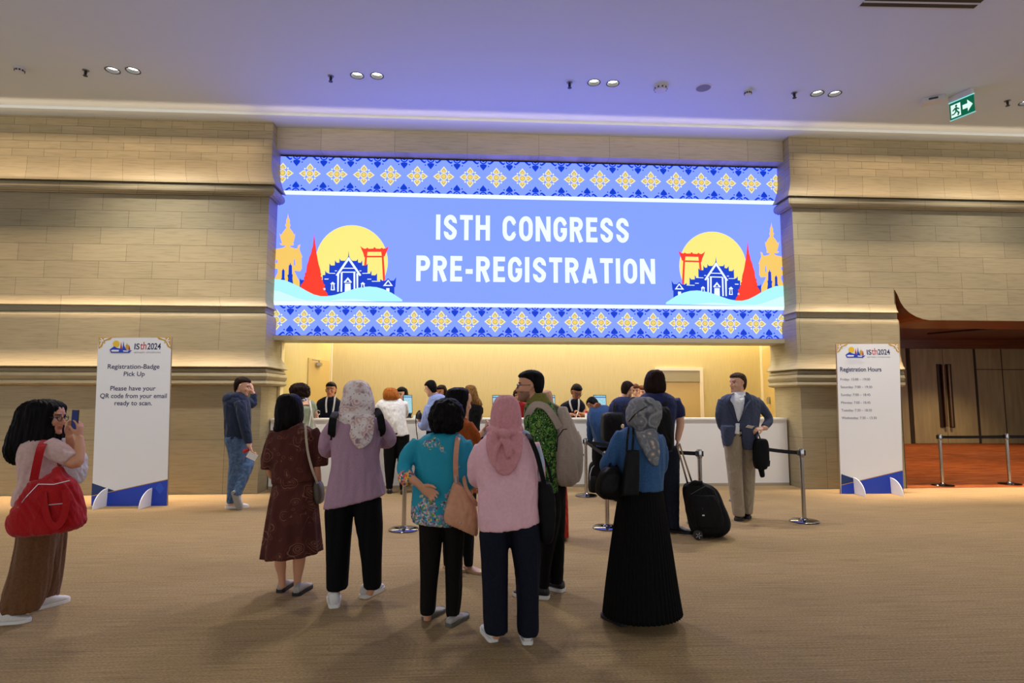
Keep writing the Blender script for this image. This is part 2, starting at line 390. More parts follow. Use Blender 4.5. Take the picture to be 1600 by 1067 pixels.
# door with frame in the back wall, right
x0, x1 = at(1029, 600, NY).x, at(1093, 600, NY).x; zt = at(1060, 579, NY).z
d2 = MB(); d2.box(x0, x1, NY-0.012, NY+0.02, 0, zt); d2 = tag(d2.build('door_2', M_doorg), 'gold door with pale frame in the niche back wall', kind='structure')
o = MB(); o.box(x0-.07, x0, NY-.05, NY, 0, zt+.07); o.box(x1, x1+.07, NY-.05, NY, 0, zt+.07); o.box(x0, x1, NY-.05, NY, zt, zt+.07); o.build('door_frame', M_pale, d2)
o = MB(); o.box(x0, x1, NY-.04, NY-.012, zt-.25, zt); o.build('transom_panel', plain('grey_gold', rgb(150, 138, 92), .5), d2)
d3 = slab('door_3', along(B0, B1, .3), along(B0, B1, .9), 0.015, 0, 2.6, M_doorg, 'gold door with lever lock in the right niche wall')
q = along(B0, B1, .58); o = MB(); o.box(q[0]-.06, q[0]-.02, q[1]-.05, q[1]+.05, 1.42, 1.56); o.tube([(q[0]-.05, q[1], 1.5), (q[0]-.1, q[1], 1.5), (q[0]-.1, q[1]-.12, 1.5)], .012, 8)
o.build('door_lever', plain('brushed_metal', (0.5, 0.5, 0.5, 1), .3, 1.0), d3)

# ------------------------------------------------------------------ corridor on the right
CY = 19.4
pan = NT('olive_wood_panel'); b = pan.b; b.inputs['Roughness'].default_value = 0.42
c = pan.coord('Object', (5, 1, .6)); n = pan.add('ShaderNodeTexNoise', Scale=1.5, Detail=4.0); pan.l(c, 'Vector', n, 'Vector')
r = pan.ramp([(0.3, rgb(150, 135, 98)), (0.7, rgb(172, 157, 116))]); pan.l(n, 'Fac', r, 'Fac'); pan.l(r, 'Color', b, 'Base Color'); M_pan = pan.m
M_dk = plain('dark_bronze', rgb(58, 40, 28), .35, .3); M_seam = plain('dark_seam', rgb(48, 36, 24), .7)
o = MB(); o.box(XP, 21, CY, CY+.2, 0, 4.2); tag(o.build('wall_corridor', M_pan), 'wood panelled wall at the end of the corridor', kind='structure')
zr = at(1500, 537, CY).z; zd = at(1500, 545, CY).z
o = MB()
for px in (1421.5, 1526): o.box(at(px, 620, CY).x-.05, at(px, 620, CY).x+.05, CY-.02, CY, 0, zr)
for px in (1569, 1640): o.box(at(px, 620, CY).x-.012, at(px, 620, CY).x+.012, CY-.01, CY, 0, zr)
zq = at(1500, 577, CY).z; xa, xb = at(1526, 620, CY).x, at(1700, 620, CY).x
o.box(xa, xb, CY-.01, CY, zq-.012, zq+.012); o.box(at(1400, 620, CY).x, at(1421, 620, CY).x, CY-.01, CY, zq-.012, zq+.012)
o.box(xa, xb, CY-.012, CY, .18, .2)
tag(o.build('trim_8', M_seam), 'dark joints between corridor wall panels', kind='structure')
o = MB(); o.box(XP, 21, CY-.1, CY, zd, 4.2); tag(o.build('trim_9', M_wood), 'brown wooden header over the corridor doors', kind='structure')
dxa, dxm, dxb = at(1424.5, 620, CY).x, at(1475.5, 620, CY).x, at(1523, 620, CY).x
for i, (a, b_) in enumerate(((dxa, dxm-.008), (dxm+.008, dxb))):
    o = MB(); o.box(a, b_, CY-.05, CY-.002, .02, zd-.01); dd = tag(o.build('door_%d' % (4+i), M_pan), ('left' if i == 0 else 'right')+' leaf of the tall corridor door', kind='structure')
    hx = dxm-.1 if i == 0 else dxm+.1; zh0, zh1 = .55, at(1470, 569, CY).z
    o = MB(); o.box(hx-.14*(i == 0)-.02, hx+.14*(i == 1)+.02, CY-.075, CY-.05, zh0, zh1); o.build('handle_plate', M_dk, dd)
    o = MB(); s_ = -1 if i == 0 else 1
    o.tube([(hx, CY-.14, zh0+.03), (hx, CY-.14, zh1-.03)], .045, 12); o.tube([(hx, CY-.14, zh0+.3), (hx, CY-.06, zh0+.3)], .02, 8); o.tube([(hx, CY-.14, zh1-.3), (hx, CY-.06, zh1-.3)], .02, 8)
    o.build('pull_handle', plain('bronze_pull', rgb(120, 92, 70), .3, .6), dd, smooth=True)
o = MB(); o.box(XP, 21, WY+1.2, CY, 3.55, 3.65); tag(o.build('ceiling_corridor', M_wood), 'glossy brown wood ceiling of the corridor', kind='structure')
p0 = atz(1452, 521, 3.55); p1 = atz(1640, 505, 3.55); d = (p1-p0).normalized(); s_ = Vector((d.y, -d.x, 0))*.14
o = MB(); o.prism([p0-s_+Vector((0, 0, -.03)), p1-s_+Vector((0, 0, -.03)), p1+s_+Vector((0, 0, -.03)), p0+s_+Vector((0, 0, -.03))], (0, 0, .05)); tag(o.build('trim_10', M_dk), 'dark linear slot in the corridor ceiling', kind='structure')
o = MB(); o.box(XP-.12, XP-.02, 11.1, CY, 0, 4.2); o.box(21, 21.1, 11, CY, 0, 4.2); tag(o.build('wall_corridor_side', M_pan), 'side walls of the corridor', kind='structure')

# ------------------------------------------------------------------ counter
M_white = plain('white_laminate', rgb(232, 231, 229), 0.4)
cx0, cx1 = at(420.5, 700, SY).x, at(1232, 700, SY).x
ZK = at(800, 653.5, SY).z
ct = empty('reception_counter', ((cx0+cx1)/2, SY, 0), 'long white registration counter under the big LED screen', 'counter')
o = MB(); o.box(cx0, cx1, SY+.02, SY+.30, 0, ZK-.03); o.build('counter_body', M_white, ct)
o = MB(); o.box(cx0, cx1, SY-.005, SY+.31, ZK-.03, ZK); o.build('counter_top', plain('white_counter_top', rgb(235, 233, 228), .3), ct, bevel=.004)
o = MB(); o.box(cx0, cx1, SY+.014, SY+.02, 0, .05); o.build('kick_strip', plain('beige_kick', rgb(160, 150, 130), .5), ct)
# gold ring emblem on the front
pc = at(509, 680, SY+.015); o = MB(); rr = []
for k in range(33):
    a = 2*PI*k/32; rr.append(pc+Vector((.075*math.cos(a), 0, .075*math.sin(a))))
o.tube(rr, .016, 8); o.ball(pc+Vector((0, .004, 0)), (.03, .012, .03))
o.build('gold_emblem', plain('brass_letter', rgb(190, 150, 80), .3, .7), ct, smooth=True)
# ================================================================== LED SCREEN
scr = empty('led_screen', ((SX0+SX1)/2, SY, SZ0), 'huge blue LED screen reading congress pre-registration above the counter', 'screen')
SE = 1.10
G_bg = glow('led_blue', (lin(130)*SE, lin(158)*SE, 3.4, 1)); G_white = glow('led_white', (lin(238)*1.06, lin(252)*1.06, 1.06, 1)); G_blue = glow('led_deep_blue', rgb(10, 62, 205))
G_yel = glow('led_yellow', rgb(252, 238, 140)); G_sun = glow('led_sun', rgb(252, 240, 132)); G_gold = glow('led_gold', rgb(250, 205, 105)); G_red = glow('led_red', rgb(255, 62, 42)); G_cy = glow('led_cyan', rgb(178, 250, 255)); G_cy2 = glow('led_pale_cyan', rgb(214, 252, 255))
G_line = glow('led_greyblue', rgb(128, 150, 190)); G_or = glow('led_orange', rgb(250, 214, 96))
o = MB(); o.box(SX0, SX1, SY, SY+.16, SZ0, SZ1); o.build('display_panel', G_bg, scr)
o = MB(); e = .012
o.box(SX0-e, SX0, SY-.012, SY+.16, SZ0-e, SZ1+e); o.box(SX1, SX1+e, SY-.012, SY+.16, SZ0-e, SZ1+e); o.box(SX0, SX1, SY-.012, SY+.16, SZ1, SZ1+e); o.box(SX0, SX1, SY-.012, SY+.16, SZ0-e, SZ0)
o.build('screen_frame', plain('dark_blue_frame', rgb(30, 34, 70), .4), scr)
MX = (SX0+SX1)/2
def layer(k): return SY-.0025*k
def S(px, py, k=1): p = at(px, py, SY); return Vector((p.x, layer(k), p.z))
def spoly(mb, pts, k=1, mirror=False):
    q = [S(x, y, k) for x, y in pts]
    if mirror: q = [Vector((2*MX-p.x, p.y, p.z)) for p in q]
    mb.poly(q)
def tri(mb, name, mat):
    me = mb.mesh(name); bm = bmesh.new(); bm.from_mesh(me)
    for f in bm.faces:
        f.normal_update()
        if f.normal.y > 0: f.normal_flip()
    bmesh.ops.triangulate(bm, faces=bm.faces, ngon_method='BEAUTY'); bm.to_mesh(me); bm.free(); return link(name, me, mat, scr)
# bands: z values at the left edge of the screen
def zpx(py, px=520): return at(px, py, SY).z
ZB1 = zpx(299.2); ZB1b = zpx(305.4)         # white stripe under the top band (at px 520)
ZB2 = zpx(471.6); ZB2b = zpx(477.6)         # white stripe over the bottom band
o = MB(); o.box(SX0, SX1, layer(1), SY, ZB1b, ZB1); o.build('white_stripe', G_white, scr)
o = MB(); o.box(SX0, SX1, layer(6), SY, ZB2b, ZB2); o.build('white_stripe', G_white, scr)
NF = 21; DXF = (at(1212.4, 288, SY).x-at(441.7, 270.5, SY).x)/19.0
def circ(mb, x, z, r, k, n=16, a0=0.0, a1=2*PI):
    mb.poly([(x+r*math.cos(a0+(a1-a0)*i/n), layer(k), z+r*math.sin(a0+(a1-a0)*i/n)) for i in range(n+(0 if a1-a0 > 6.2 else 1))])
def annul(mb, x, z, r0, r1, k, a0=0.0, a1=2*PI, n=20):
    for i in range(n):
        a, b_ = a0+(a1-a0)*i/n, a0+(a1-a0)*(i+1)/n
        mb.poly([(x+r*math.cos(t_), layer(k), z+r*math.sin(t_)) for r, t_ in ((r0, a), (r1, a), (r1, b_), (r0, b_))])
PET = [(0, .19), (.028, .155), (.052, .125), (.064, .100), (.058, .082), (.040, .072), (0, .070)]
def petal(mb, x, z, ang, k, s=1.0, inset=0.0, shift=0.0):
    half = [(a, b_) for a, b_ in PET]; pts = half + [(-a, b_) for a, b_ in half[-2:0:-1]]
    c_ = .112; q = []
    for a, b_ in pts:
        a, b_ = a*(1-inset), c_+(b_-c_)*(1-inset)+shift; a *= s; b_ *= s
        q.append((x+a*math.cos(ang)-b_*math.sin(ang), layer(k), z+a*math.sin(ang)+b_*math.cos(ang)))
    mb.poly(q)
def clipz(mb, z0, z1, keep):
    """drop what lies beyond the band: polygons clipped to z0..z1"""
    nv, nf = [], []
    out = MB()
    for f in mb.f:
        p = [Vector(mb.v[i]) for i in f]
        for lim, sgn in ((z0, 1), (z1, -1)):
            r_ = []
            for i in range(len(p)):
                a, b_ = p[i], p[(i+1) % len(p)]; da, db = (a.z-lim)*sgn, (b_.z-lim)*sgn
                if da >= 0: r_.append(a)
                if (da >= 0) != (db >= 0): r_.append(a+(b_-a)*(da/(da-db)))
            p = r_
            if len(p) < 3: break
        if len(p) >= 3: out.poly(p)
    return out
def clipx(mb):
    out = MB()
    for f in mb.f:
        p = [Vector(mb.v[i]) for i in f]
        for lim, sgn in ((SX0+.004, 1), (SX1-.004, -1)):
            r_ = []
            for i in range(len(p)):
                a, b_ = p[i], p[(i+1) % len(p)]; da, db = (a.x-lim)*sgn, (b_.x-lim)*sgn
                if da >= 0: r_.append(a)
                if (da >= 0) != (db >= 0): r_.append(a+(b_-a)*(da/(da-db)))
            p = r_
            if len(p) < 3: break
        if len(p) >= 3: out.poly(p)
    return out
for band, (zlo, zhi, zc, xs) in enumerate((( ZB1, SZ1, at(481.8, 271.2, SY).z, at(441.7, 270.5, SY).x), (SZ0, ZB2b, at(472.4, 500, SY).z, at(431.5, 499, SY).x))):
    fl, inn, li, wd, bl = MB(), MB(), MB(), MB(), MB()
    for i in range(-1, NF+1):
        x = xs+i*DXF
        for q in range(4):
            petal(fl, x, zc, q*PI/2, 1); petal(li, x, zc, q*PI/2, 2, 1, .42, -.006); petal(inn, x, zc, q*PI/2, 3, 1, .56, -.010)
            a = PI/4+q*PI/2; circ(wd, x+.125*math.cos(a), zc+.125*math.sin(a), .015, 1, 8)
        circ(fl, x, zc, .066, 1); circ(li, x, zc, .046, 2); circ(inn, x, zc, .037, 3)
        xm = x+DXF/2
        for zz, sg in ((zhi, -1), (zlo, 1)):
            ce_ = zz-sg*.012
            petal(bl, xm, ce_, 0 if sg > 0 else PI, 1, .98)
            annul(bl, xm, ce_, .045, .068, 1); circ(bl, xm, ce_, .03, 1)
            for sx_ in (-1, 1):
                bl.poly([(xm+sx_*a, layer(1), ce_+sg*b_) for a, b_ in ((.078, .02), (.088, .062), (.115, .075), (.15, .055), (.195, .012), (.15, .012), (.12, .04), (.10, .04))])
                circ(bl, xm+sx_*.095, ce_+sg*.108, .013, 1, 8)
    for mb, nm, mt in ((fl, 'flower_pattern', G_yel), (li, 'flower_outline', G_line), (inn, 'flower_centre', G_or), (wd, 'dot_pattern', G_white), (bl, 'blue_motif_pattern', G_blue)):
        tri(clipx(clipz(mb, zlo, zhi, 1)), nm, mt)
# pictures at both ends, the right one mirrored
def T(u, v): return (420+u/7.114, 330+v/7.114)
SUNRAW = [(922+402*math.cos(a), 562+407*math.sin(a)) for a in [2*PI*i/48 for i in range(48)]]
st_half = [(215, 25), (222, 70), (236, 100), (232, 130), (242, 155), (233, 185), (262, 222), (284, 262), (290, 262), (298, 240), (288, 300), (276, 345), (262, 365), (278, 352), (276, 378), (258, 384), (240, 380), (238, 392), (258, 404), (300, 416), (320, 410), (326, 380), (352, 368), (342, 420), (352, 455), (375, 508), (366, 520), (368, 640), (350, 668), (282, 662), (352, 800), (352, 850)]
st = st_half + [(80, 850), (62, 760), (100, 680), (98, 640), (70, 640), (60, 470), (82, 420), (110, 414), (150, 408), (178, 396), (182, 380), (150, 382), (128, 372), (122, 350), (140, 365), (146, 350), (136, 320), (118, 240), (130, 262), (140, 260), (165, 222), (196, 185), (182, 155), (196, 130), (194, 100), (208, 70)]
arm = [[(282, 540), (292, 530), (296, 590), (290, 606), (280, 604)], [(86, 540), (96, 535), (99, 574), (78, 578)]]
ch = [(508, 240), (512, 300), (524, 400), (528, 420), (532, 470), (540, 510), (545, 540), (555, 590), (575, 655), (578, 690), (584, 702), (578, 722), (596, 740), (590, 760), (608, 785), (604, 800), (628, 820), (620, 845), (634, 865), (630, 890), (648, 905), (662, 945), (350, 945), (350, 850), (362, 815), (380, 795), (396, 770), (388, 745), (402, 720), (400, 690), (415, 680), (425, 600), (440, 560), (452, 510), (470, 470), (480, 420), (490, 395), (500, 300)]
gate = [[(1016, 384), (1036, 404), (1060, 418), (1082, 416), (1095, 404), (1112, 418), (1160, 416), (1176, 398), (1192, 416), (1240, 418), (1256, 406), (1272, 418), (1300, 412), (1336, 388), (1322, 430), (1300, 470), (1290, 500), (1258, 512), (1250, 452), (1098, 452), (1092, 510), (1062, 512), (1052, 470), (1034, 430)],
        [(1084, 496), (1256, 496), (1256, 514), (1084, 514)], [(1070, 505), (1092, 505), (1084, 610), (1060, 610)], [(1256, 505), (1278, 505), (1294, 770), (1270, 770)]]
tem = [(345, 770), (348, 745), (362, 765), (600, 765), (600, 712), (628, 710), (630, 660), (645, 685), (672, 690), (676, 580), (692, 604), (734, 604), (738, 545), (756, 574), (786, 572), (788, 525), (802, 550), (850, 552), (872, 525), (884, 500), (888, 440), (894, 500), (906, 525), (930, 552), (976, 552), (990, 530), (994, 572), (1022, 574), (1038, 548), (1040, 604), (1082, 604), (1100, 580), (1098, 690), (1124, 688), (1142, 664), (1142, 712), (1184, 714), (1204, 690), (1204, 772), (1236, 774), (1244, 755), (1262, 774), (1300, 772), (1326, 745), (1350, 772), (1390, 772), (1416, 735), (1410, 800), (1406, 840), (1396, 848), (1396, 930), (345, 940)]
wl = [[(884, 512), (894, 512), (1030, 712), (1010, 722), (888, 548), (768, 722), (745, 712)], [(820, 630), (960, 630), (960, 640), (820, 640)], [(812, 672), (966, 672), (966, 684), (812, 684)],
      [(762, 690), (784, 690), (778, 896), (762, 896)], [(802, 680), (822, 680), (816, 896), (798, 896)], [(942, 680), (962, 680), (962, 896), (944, 896)], [(974, 690), (996, 690), (994, 896), (978, 896)],
      [(845, 900), (848, 800), (834, 790), (880, 735), (926, 790), (910, 800), (914, 900)], [(690, 880), (696, 815), (684, 808), (712, 785), (740, 808), (730, 815), (736, 880)], [(1024, 860), (1030, 815), (1020, 808), (1046, 788), (1072, 808), (1064, 815), (1068, 860)],
      [(1270, 832), (1328, 760), (1380, 832)], [(1306, 856), (1342, 856), (1342, 900), (1306, 900)], [(735, 660), (760, 660), (758, 668), (735, 668)], [(1008, 660), (1030, 660), (1030, 668), (1008, 668)], [(620, 750), (668, 750), (662, 760), (620, 760)], [(1096, 752), (1140, 752), (1140, 760), (1096, 760)],
      [(664, 686), (740, 688), (740, 696), (664, 694)], [(1040, 688), (1130, 686), (1130, 694), (1040, 696)], [(1146, 776), (1240, 776), (1240, 784), (1146, 784)], [(604, 858), (628, 852), (632, 876), (612, 880)]]
bd = [[(860, 790), (880, 762), (900, 790)], [(846, 796), (912, 796), (906, 806), (852, 806)], [(702, 870), (706, 820), (712, 806), (718, 820), (722, 870)], [(1036, 850), (1040, 820), (1046, 808), (1052, 820), (1056, 850)], [(1298, 820), (1328, 780), (1356, 820)]] + [[(826+i*27, 648), (842+i*27, 648), (842+i*27, 664), (826+i*27, 664)] for i in range(5)]
pr = [[(242, 570), (248, 598), (258, 605), (260, 700), (268, 708), (264, 745), (272, 806), (212, 782), (216, 742), (208, 712), (220, 704), (224, 604), (236, 596)], [(162, 635), (168, 652), (177, 658), (176, 738), (182, 766), (136, 762), (146, 740), (148, 660), (156, 652)]]
cl = [(48, 760), (100, 756), (180, 768), (260, 800), (340, 838), (420, 885), (500, 925), (580, 945), (660, 945), (740, 930), (820, 905), (900, 880), (980, 856), (1060, 842), (1120, 838), (1200, 845), (1280, 868), (1370, 910), (1440, 955), (1485, 985), (1485, 1004), (40, 1004)]
cl2 = [(48, 880), (120, 890), (220, 930), (330, 970), (420, 990), (700, 992), (820, 975), (960, 975), (1100, 990), (1200, 1004), (40, 1004)]
for mir in (False, True):
    for nm, polys, mat, k in (('sun_disc', [SUNRAW], G_sun, 1), ('guardian_statue', [st], G_gold, 2), ('arm_gap', arm, G_bg, 3), ('prang_towers', pr, G_blue, 3), ('red_gate', gate, G_red, 2), ('temple_silhouette', [tem], G_blue, 3), ('temple_lines', wl, G_white, 4), ('temple_windows', bd, G_blue, 5), ('red_stupa', [ch], G_red, 4), ('cloud_shape', [cl], G_cy, 5), ('pale_cloud_shape', [cl2], G_cy2, 6)):
        mb = MB()
        for q in polys: spoly(mb, [T(u, v) for u, v in q], k, mir)
        tri(clipx(mb), nm, mat)
# headline: condensed bold capitals drawn as strokes
TS = .188
def arc(cx, cy, rx, ry, a0, a1, n=12): return [(cx+rx*math.cos(math.radians(a0+(a1-a0)*i/n)), cy+ry*math.sin(math.radians(a0+(a1-a0)*i/n))) for i in range(n+1)]
def glyph(c):
    h = TS/2; T_ = 1-h
    if c == 'I': return .205, [[(h, 0), (h, 1)]]
    if c == '-': return .34, [[(.02, .40), (.32, .40)]]
    if c == 'T': return .56, [[(0, T_), (.56, T_)], [(.28, 0), (.28, 1)]]
    if c == 'H': return .62, [[(h, 0), (h, 1)], [(.62-h, 0), (.62-h, 1)], [(h, .52), (.62-h, .52)]]
    if c == 'N': return .66, [[(h, 0), (h, 1)], [(.66-h, 0), (.66-h, 1)], [(h+.01, 1-.06), (.66-h-.01, .06)]]
    if c == 'E': return .50, [[(h, 0), (h, 1)], [(h, T_), (.50, T_)], [(h, h), (.50, h)], [(h, .52), (.46, .52)]]
    if c == 'P': return .58, [[(h, 0), (h, 1)], [(h, T_), (.30, T_)]+arc(.30, .70, .28-h, T_-.70, 90, -90)+[(h, 1.40-T_)]]
    if c == 'R': return .60, [[(h, 0), (h, 1)], [(h, T_), (.30, T_)]+arc(.30, .71, .28-h, T_-.71, 90, -90)+[(h, 1.42-T_)], [(.30, .50), (.50, 0)]]
    if c == 'A': return .66, [[(h*.9, 0), (.33, 1)], [(.66-h*.9, 0), (.33, 1)], [(.18, .28), (.48, .28)]]
    r = .30-h; ry = .27
    if c == 'O': return .60, [arc(.30, T_-ry, r, ry, 0, 180)+arc(.30, h+ry, r, ry, 180, 360)+[(.30+r, T_-ry)]]
    if c == 'C': return .60, [[(.30+r, .64)]+arc(.30, T_-ry, r, ry, 0, 180)+arc(.30, h+ry, r, ry, 180, 360)+[(.30+r, .36)]]
    if c == 'G': return .60, [[(.30+r, .64)]+arc(.30, T_-ry, r, ry, 0, 180)+arc(.30, h+ry, r, ry, 180, 360)+[(.30+r, .48)], [(.32, .46), (.60, .46)]]
    if c == 'S': return .58, [[(.29+.18, .68)]+arc(.29, T_-.21, .185, .21, 0, 190)+[(.20, .56), (.38, .44)]+arc(.29, h+.21, .185, .21, 10, -180)+[(.29-.18, .32)]]
    return .30, []
def ribbon(mb, pts, t_, X):
    P = [Vector(p) for p in pts]; n = len(P); Lf, Rt = [], []
    closed = n > 3 and (P[0]-P[-1]).length < 1e-6
    for i in range(n):
        a = P[i-1] if i > 0 else (P[-2] if closed else None); b_ = P[i+1] if i < n-1 else (P[1] if closed else None)
        d1 = (P[i]-a) if a is not None else (b_-P[i]); d2 = (b_-P[i]) if b_ is not None else d1
        if d1.length < 1e-6: d1 = d2
        if d2.length < 1e-6: d2 = d1
        d1, d2 = d1.normalized(), d2.normalized(); m = (Vector((-d1.y, d1.x))+Vector((-d2.y, d2.x)))/2; m = m/max(.35, m.length**2)
        Lf.append(P[i]+m*t_/2); Rt.append(P[i]-m*t_/2)
    for i in range(n-1): mb.poly([X(Rt[i]), X(Rt[i+1]), X(Lf[i+1]), X(Lf[i])])
def head(s, xa, ya, xb, yb, hpx):
    a, b_ = S(xa, ya, 1), S(xb, yb, 1); hz = hpx*PX(SY); gap = .125; ws = sum(glyph(c)[0] for c in s)+gap*(len(s)-1); kx = (b_.x-a.x)/ws
    x = 0.0
    for c in s:
        w, paths = glyph(c)
        if paths:
            mb = MB()
            for q in paths: ribbon(mb, q, TS, lambda p: (a.x+(x+p.x)*kx, layer(1), a.z+p.y*hz))
            tri(mb, 'letter', G_white)
        x += w+gap
head('ISTH CONGRESS', 681, 374.5, 983, 379, 41); head('PRE-REGISTRATION', 650, 439, 1024, 443, 41)
# ================================================================== CEILING FITTINGS
M_black = plain('black_metal', rgb(18, 18, 20), .4); M_lens = glow('lamp_lens', (1.0, .96, .88, 1), 6.0); M_det = plain('detector_white', rgb(205, 203, 200), .45)
M_chrome = plain('brushed_chrome', (.46, .45, .44, 1), .2, 1.0); M_darkg = plain('dark_grey_plastic', rgb(60, 60, 64), .5)
LD = ['left lamp of the recessed pair nearest the ceiling left end', 'right lamp of the recessed pair nearest the ceiling left end', 'left lamp of the recessed pair above the congress lettering start', 'right lamp of the recessed pair above the congress lettering start',
      'left lamp of the recessed pair beside the round smoke detector', 'right lamp of the recessed pair beside the round smoke detector', 'left lamp of the recessed pair nearest the green exit sign', 'right lamp of the recessed pair nearest the green exit sign', 'recessed lamp cut off by the right edge of the picture']
for p, lb in zip(LPT, LD):
    dl = empty('recessed_downlight', (p.x, p.y, ZC), lb, 'ceiling light', 'recessed ceiling downlights')
    o = MB(); o.lathe([(.086, -.004), (.100, -.004), (.100, .0), (.086, .0), (.086, -.004)], (p.x, p.y, ZC-.0005), 28, cap=False); o.build('trim_ring', M_black, dl)
    o = MB(); o.lathe([(.0865, -.003), (.084, .055)], (p.x, p.y, ZC), 28, cap=False); o.build('reflector', plain('black_reflector', rgb(20, 20, 24), .25), dl)
    o = MB(); o.lathe([(.083, .052), (.083, .058)], (p.x, p.y, ZC), 28); o.build('lamp_lens', M_lens, dl)
for (x, y), lb in zip([(134, 110), (517, 119), (890, 129), (1241, 145), (1574, 157.5)], ['sprinkler head nearest the ceiling left end', 'sprinkler head left of the lamps above the congress lettering', 'sprinkler head left of the middle lamp pair', 'sprinkler head left of the lamps near the exit sign', 'sprinkler head right of the green exit sign']):
    p = atz(x, y, ZC); s = empty('sprinkler_head', (p.x, p.y, ZC), lb, 'sprinkler', 'ceiling sprinkler heads')
    o = MB(); o.lathe([(.042, -.006), (.045, 0)], p, 20); o.build('escutcheon', plain('grey_cap', rgb(120, 118, 120), .4), s)
    o = MB(); o.lathe([(.014, -.06), (.018, -.006)], p, 12); o.tube([p+Vector((-.02, 0, -.03)), p+Vector((-.012, 0, -.07)), p+Vector((0, 0, -.075)), p+Vector((.012, 0, -.07)), p+Vector((.02, 0, -.03))], .004, 6); o.lathe([(.030, -.086), (.030, -.08)], p, 16); o.lathe([(.006, -.08), (.008, -.06)], p, 8); o.build('nozzle', M_black, s)
def detector(x, y, lb, r, h, nm='smoke_detector', dome=False):
    p = atz(x, y, ZC); s = empty(nm, (p.x, p.y, ZC), lb, 'detector')
    o = MB(); o.lathe([(r*1.12, -h*.25), (r*1.16, 0)], p, 28); o.build('mounting_base', M_det, s)
    o = MB(); o.lathe([(r*.55, -h*1.02), (r*.85, -h*.9), (r, -h*.55), (r, -h*.25)], p, 28); o.build('sensor_head', M_det, s, smooth=True)
    o = MB()
    for q in range(10):
        a = q*PI/5; o.box(-.012, .012, -.004, .004, -.012, .012, Matrix.Translation(p+Vector((r*.97*math.sin(a), -r*.97*math.cos(a), -h*.62))) @ Matrix.Rotation(a, 4, 'Z'))
    o.build('vent_slots', M_darkg, s)
detector(31, 106, 'small domed smoke detector at the ceiling left end', .062, .075)
detector(1032, 135, 'wide round smoke detector right of the middle lamp pair', .10, .07)
detector(1168.5, 142, 'small smoke detector left of the lamps near the exit sign', .055, .07)
p = atz(1099, 137, ZC); s = empty('ceiling_speaker', (p.x, p.y, ZC), 'round flush grey ceiling speaker between two smoke detectors', 'speaker')
o = MB(); o.lathe([(.108, -.008), (.128, -.004), (.128, 0), (.108, 0), (.108, -.008)], p, 32, cap=False); o.build('speaker_rim', M_det, s)
o = MB(); o.lathe([(.02, -.009), (.108, -.006), (.108, 0)], p, 32); o.build('speaker_grille', plain('grey_mesh', rgb(128, 128, 136), .7), s)
p = atz(1457, 154, ZC); s = empty('emergency_lamp', (p.x, p.y, ZC), 'flat white box fitting beside the green exit sign', 'emergency light')
M = Matrix.Translation(p) @ Matrix.Rotation(math.radians(-32), 4, 'Z')
o = MB(); o.box(-.15, .15, -.09, .09, -.07, 0, M); o.build('housing', M_det, s, bevel=.012)
o = MB(); o.box(-.06, .06, -.095, -.088, -.05, -.02, M); o.build('indicator_window', M_darkg, s)
# exit sign: hanging acrylic blade, running figure and arrow
pa, pb = atz(1483, 163, ZC-.10), atz(1521, 147, ZC-.10); YE = pa.y
ex = empty('exit_sign', ((pa.x+pb.x)/2, (pa.y+pb.y)/2, ZC), 'green hanging emergency exit sign with running figure and arrow', 'sign')
d = (pb-pa).normalized(); nn = Vector((d.y, -d.x, 0)); hh = .27; L_ = (pb-pa).length
def E_(u, v, off=0.0): return pa + d*(u*L_) + Vector((0, 0, -v*hh)) + nn*off
o = MB(); o.prism([E_(0, 0), E_(1, 0), E_(1, 1), E_(0, 1)], -nn*.012); o.build('sign_panel', glow('exit_green', rgb(0, 104, 72), .85), ex)
o = MB(); o.prism([E_(-.02, -.06, .004), E_(1.02, -.06, .004), E_(1.02, 0, .004), E_(-.02, 0, .004)], -nn*.02); o.prism([E_(-.02, 1, .002), E_(1.02, 1, .002), E_(1.02, 1.03, .002), E_(-.02, 1.03, .002)], -nn*.016); o.build('edge_light', glow('exit_edge', rgb(150, 235, 235), .9), ex)
o = MB(); o.prism([E_(.03, -.36, .03), E_(.97, -.36, .03), E_(.97, -.06, .03), E_(.03, -.06, .03)], -nn*.06); o.build('housing', M_det, ex)
o = MB(); o.poly([E_(.54, .38, .003), E_(.74, .38, .003), E_(.74, .16, .003), E_(.95, .52, .003), E_(.74, .86, .003), E_(.74, .64, .003), E_(.54, .64, .003)]); o.poly([E_(.06, .14, .003), E_(.46, .14, .003), E_(.46, .9, .003), E_(.06, .9, .003)])
tr_w = o.build('arrow_and_door', glow('exit_white', rgb(225, 255, 245)), ex)
o = MB(); cx_, cy_ = .29, .27
o.poly([E_(cx_+.045*math.cos(a), cy_+.075*math.sin(a), .006) for a in [k*PI/6 for k in range(12)]])
for q in ([(.22, .36), (.31, .34), (.33, .60), (.24, .62)], [(.31, .36), (.42, .48), (.40, .54), (.29, .44)], [(.22, .37), (.12, .48), (.14, .55), (.25, .46)], [(.27, .58), (.34, .58), (.42, .72), (.36, .88), (.31, .84), (.34, .72)], [(.24, .58), (.30, .64), (.18, .76), (.08, .74), (.08, .68), (.17, .68)]): o.poly([E_(u, v, .006) for u, v in q])
o.build('running_figure', glow('exit_green', rgb(0, 104, 72), .85), ex)
p = atz(1440, 3, ZC); q0, q1 = atz(1350, 1.5, ZC), atz(1531, 5, ZC); d = (q1-q0).normalized(); nn = Vector((-d.y, d.x, 0))
s = empty('linear_air_vent', tuple((q0+q1)/2), 'long black slotted air vent at the top of the ceiling', 'vent')
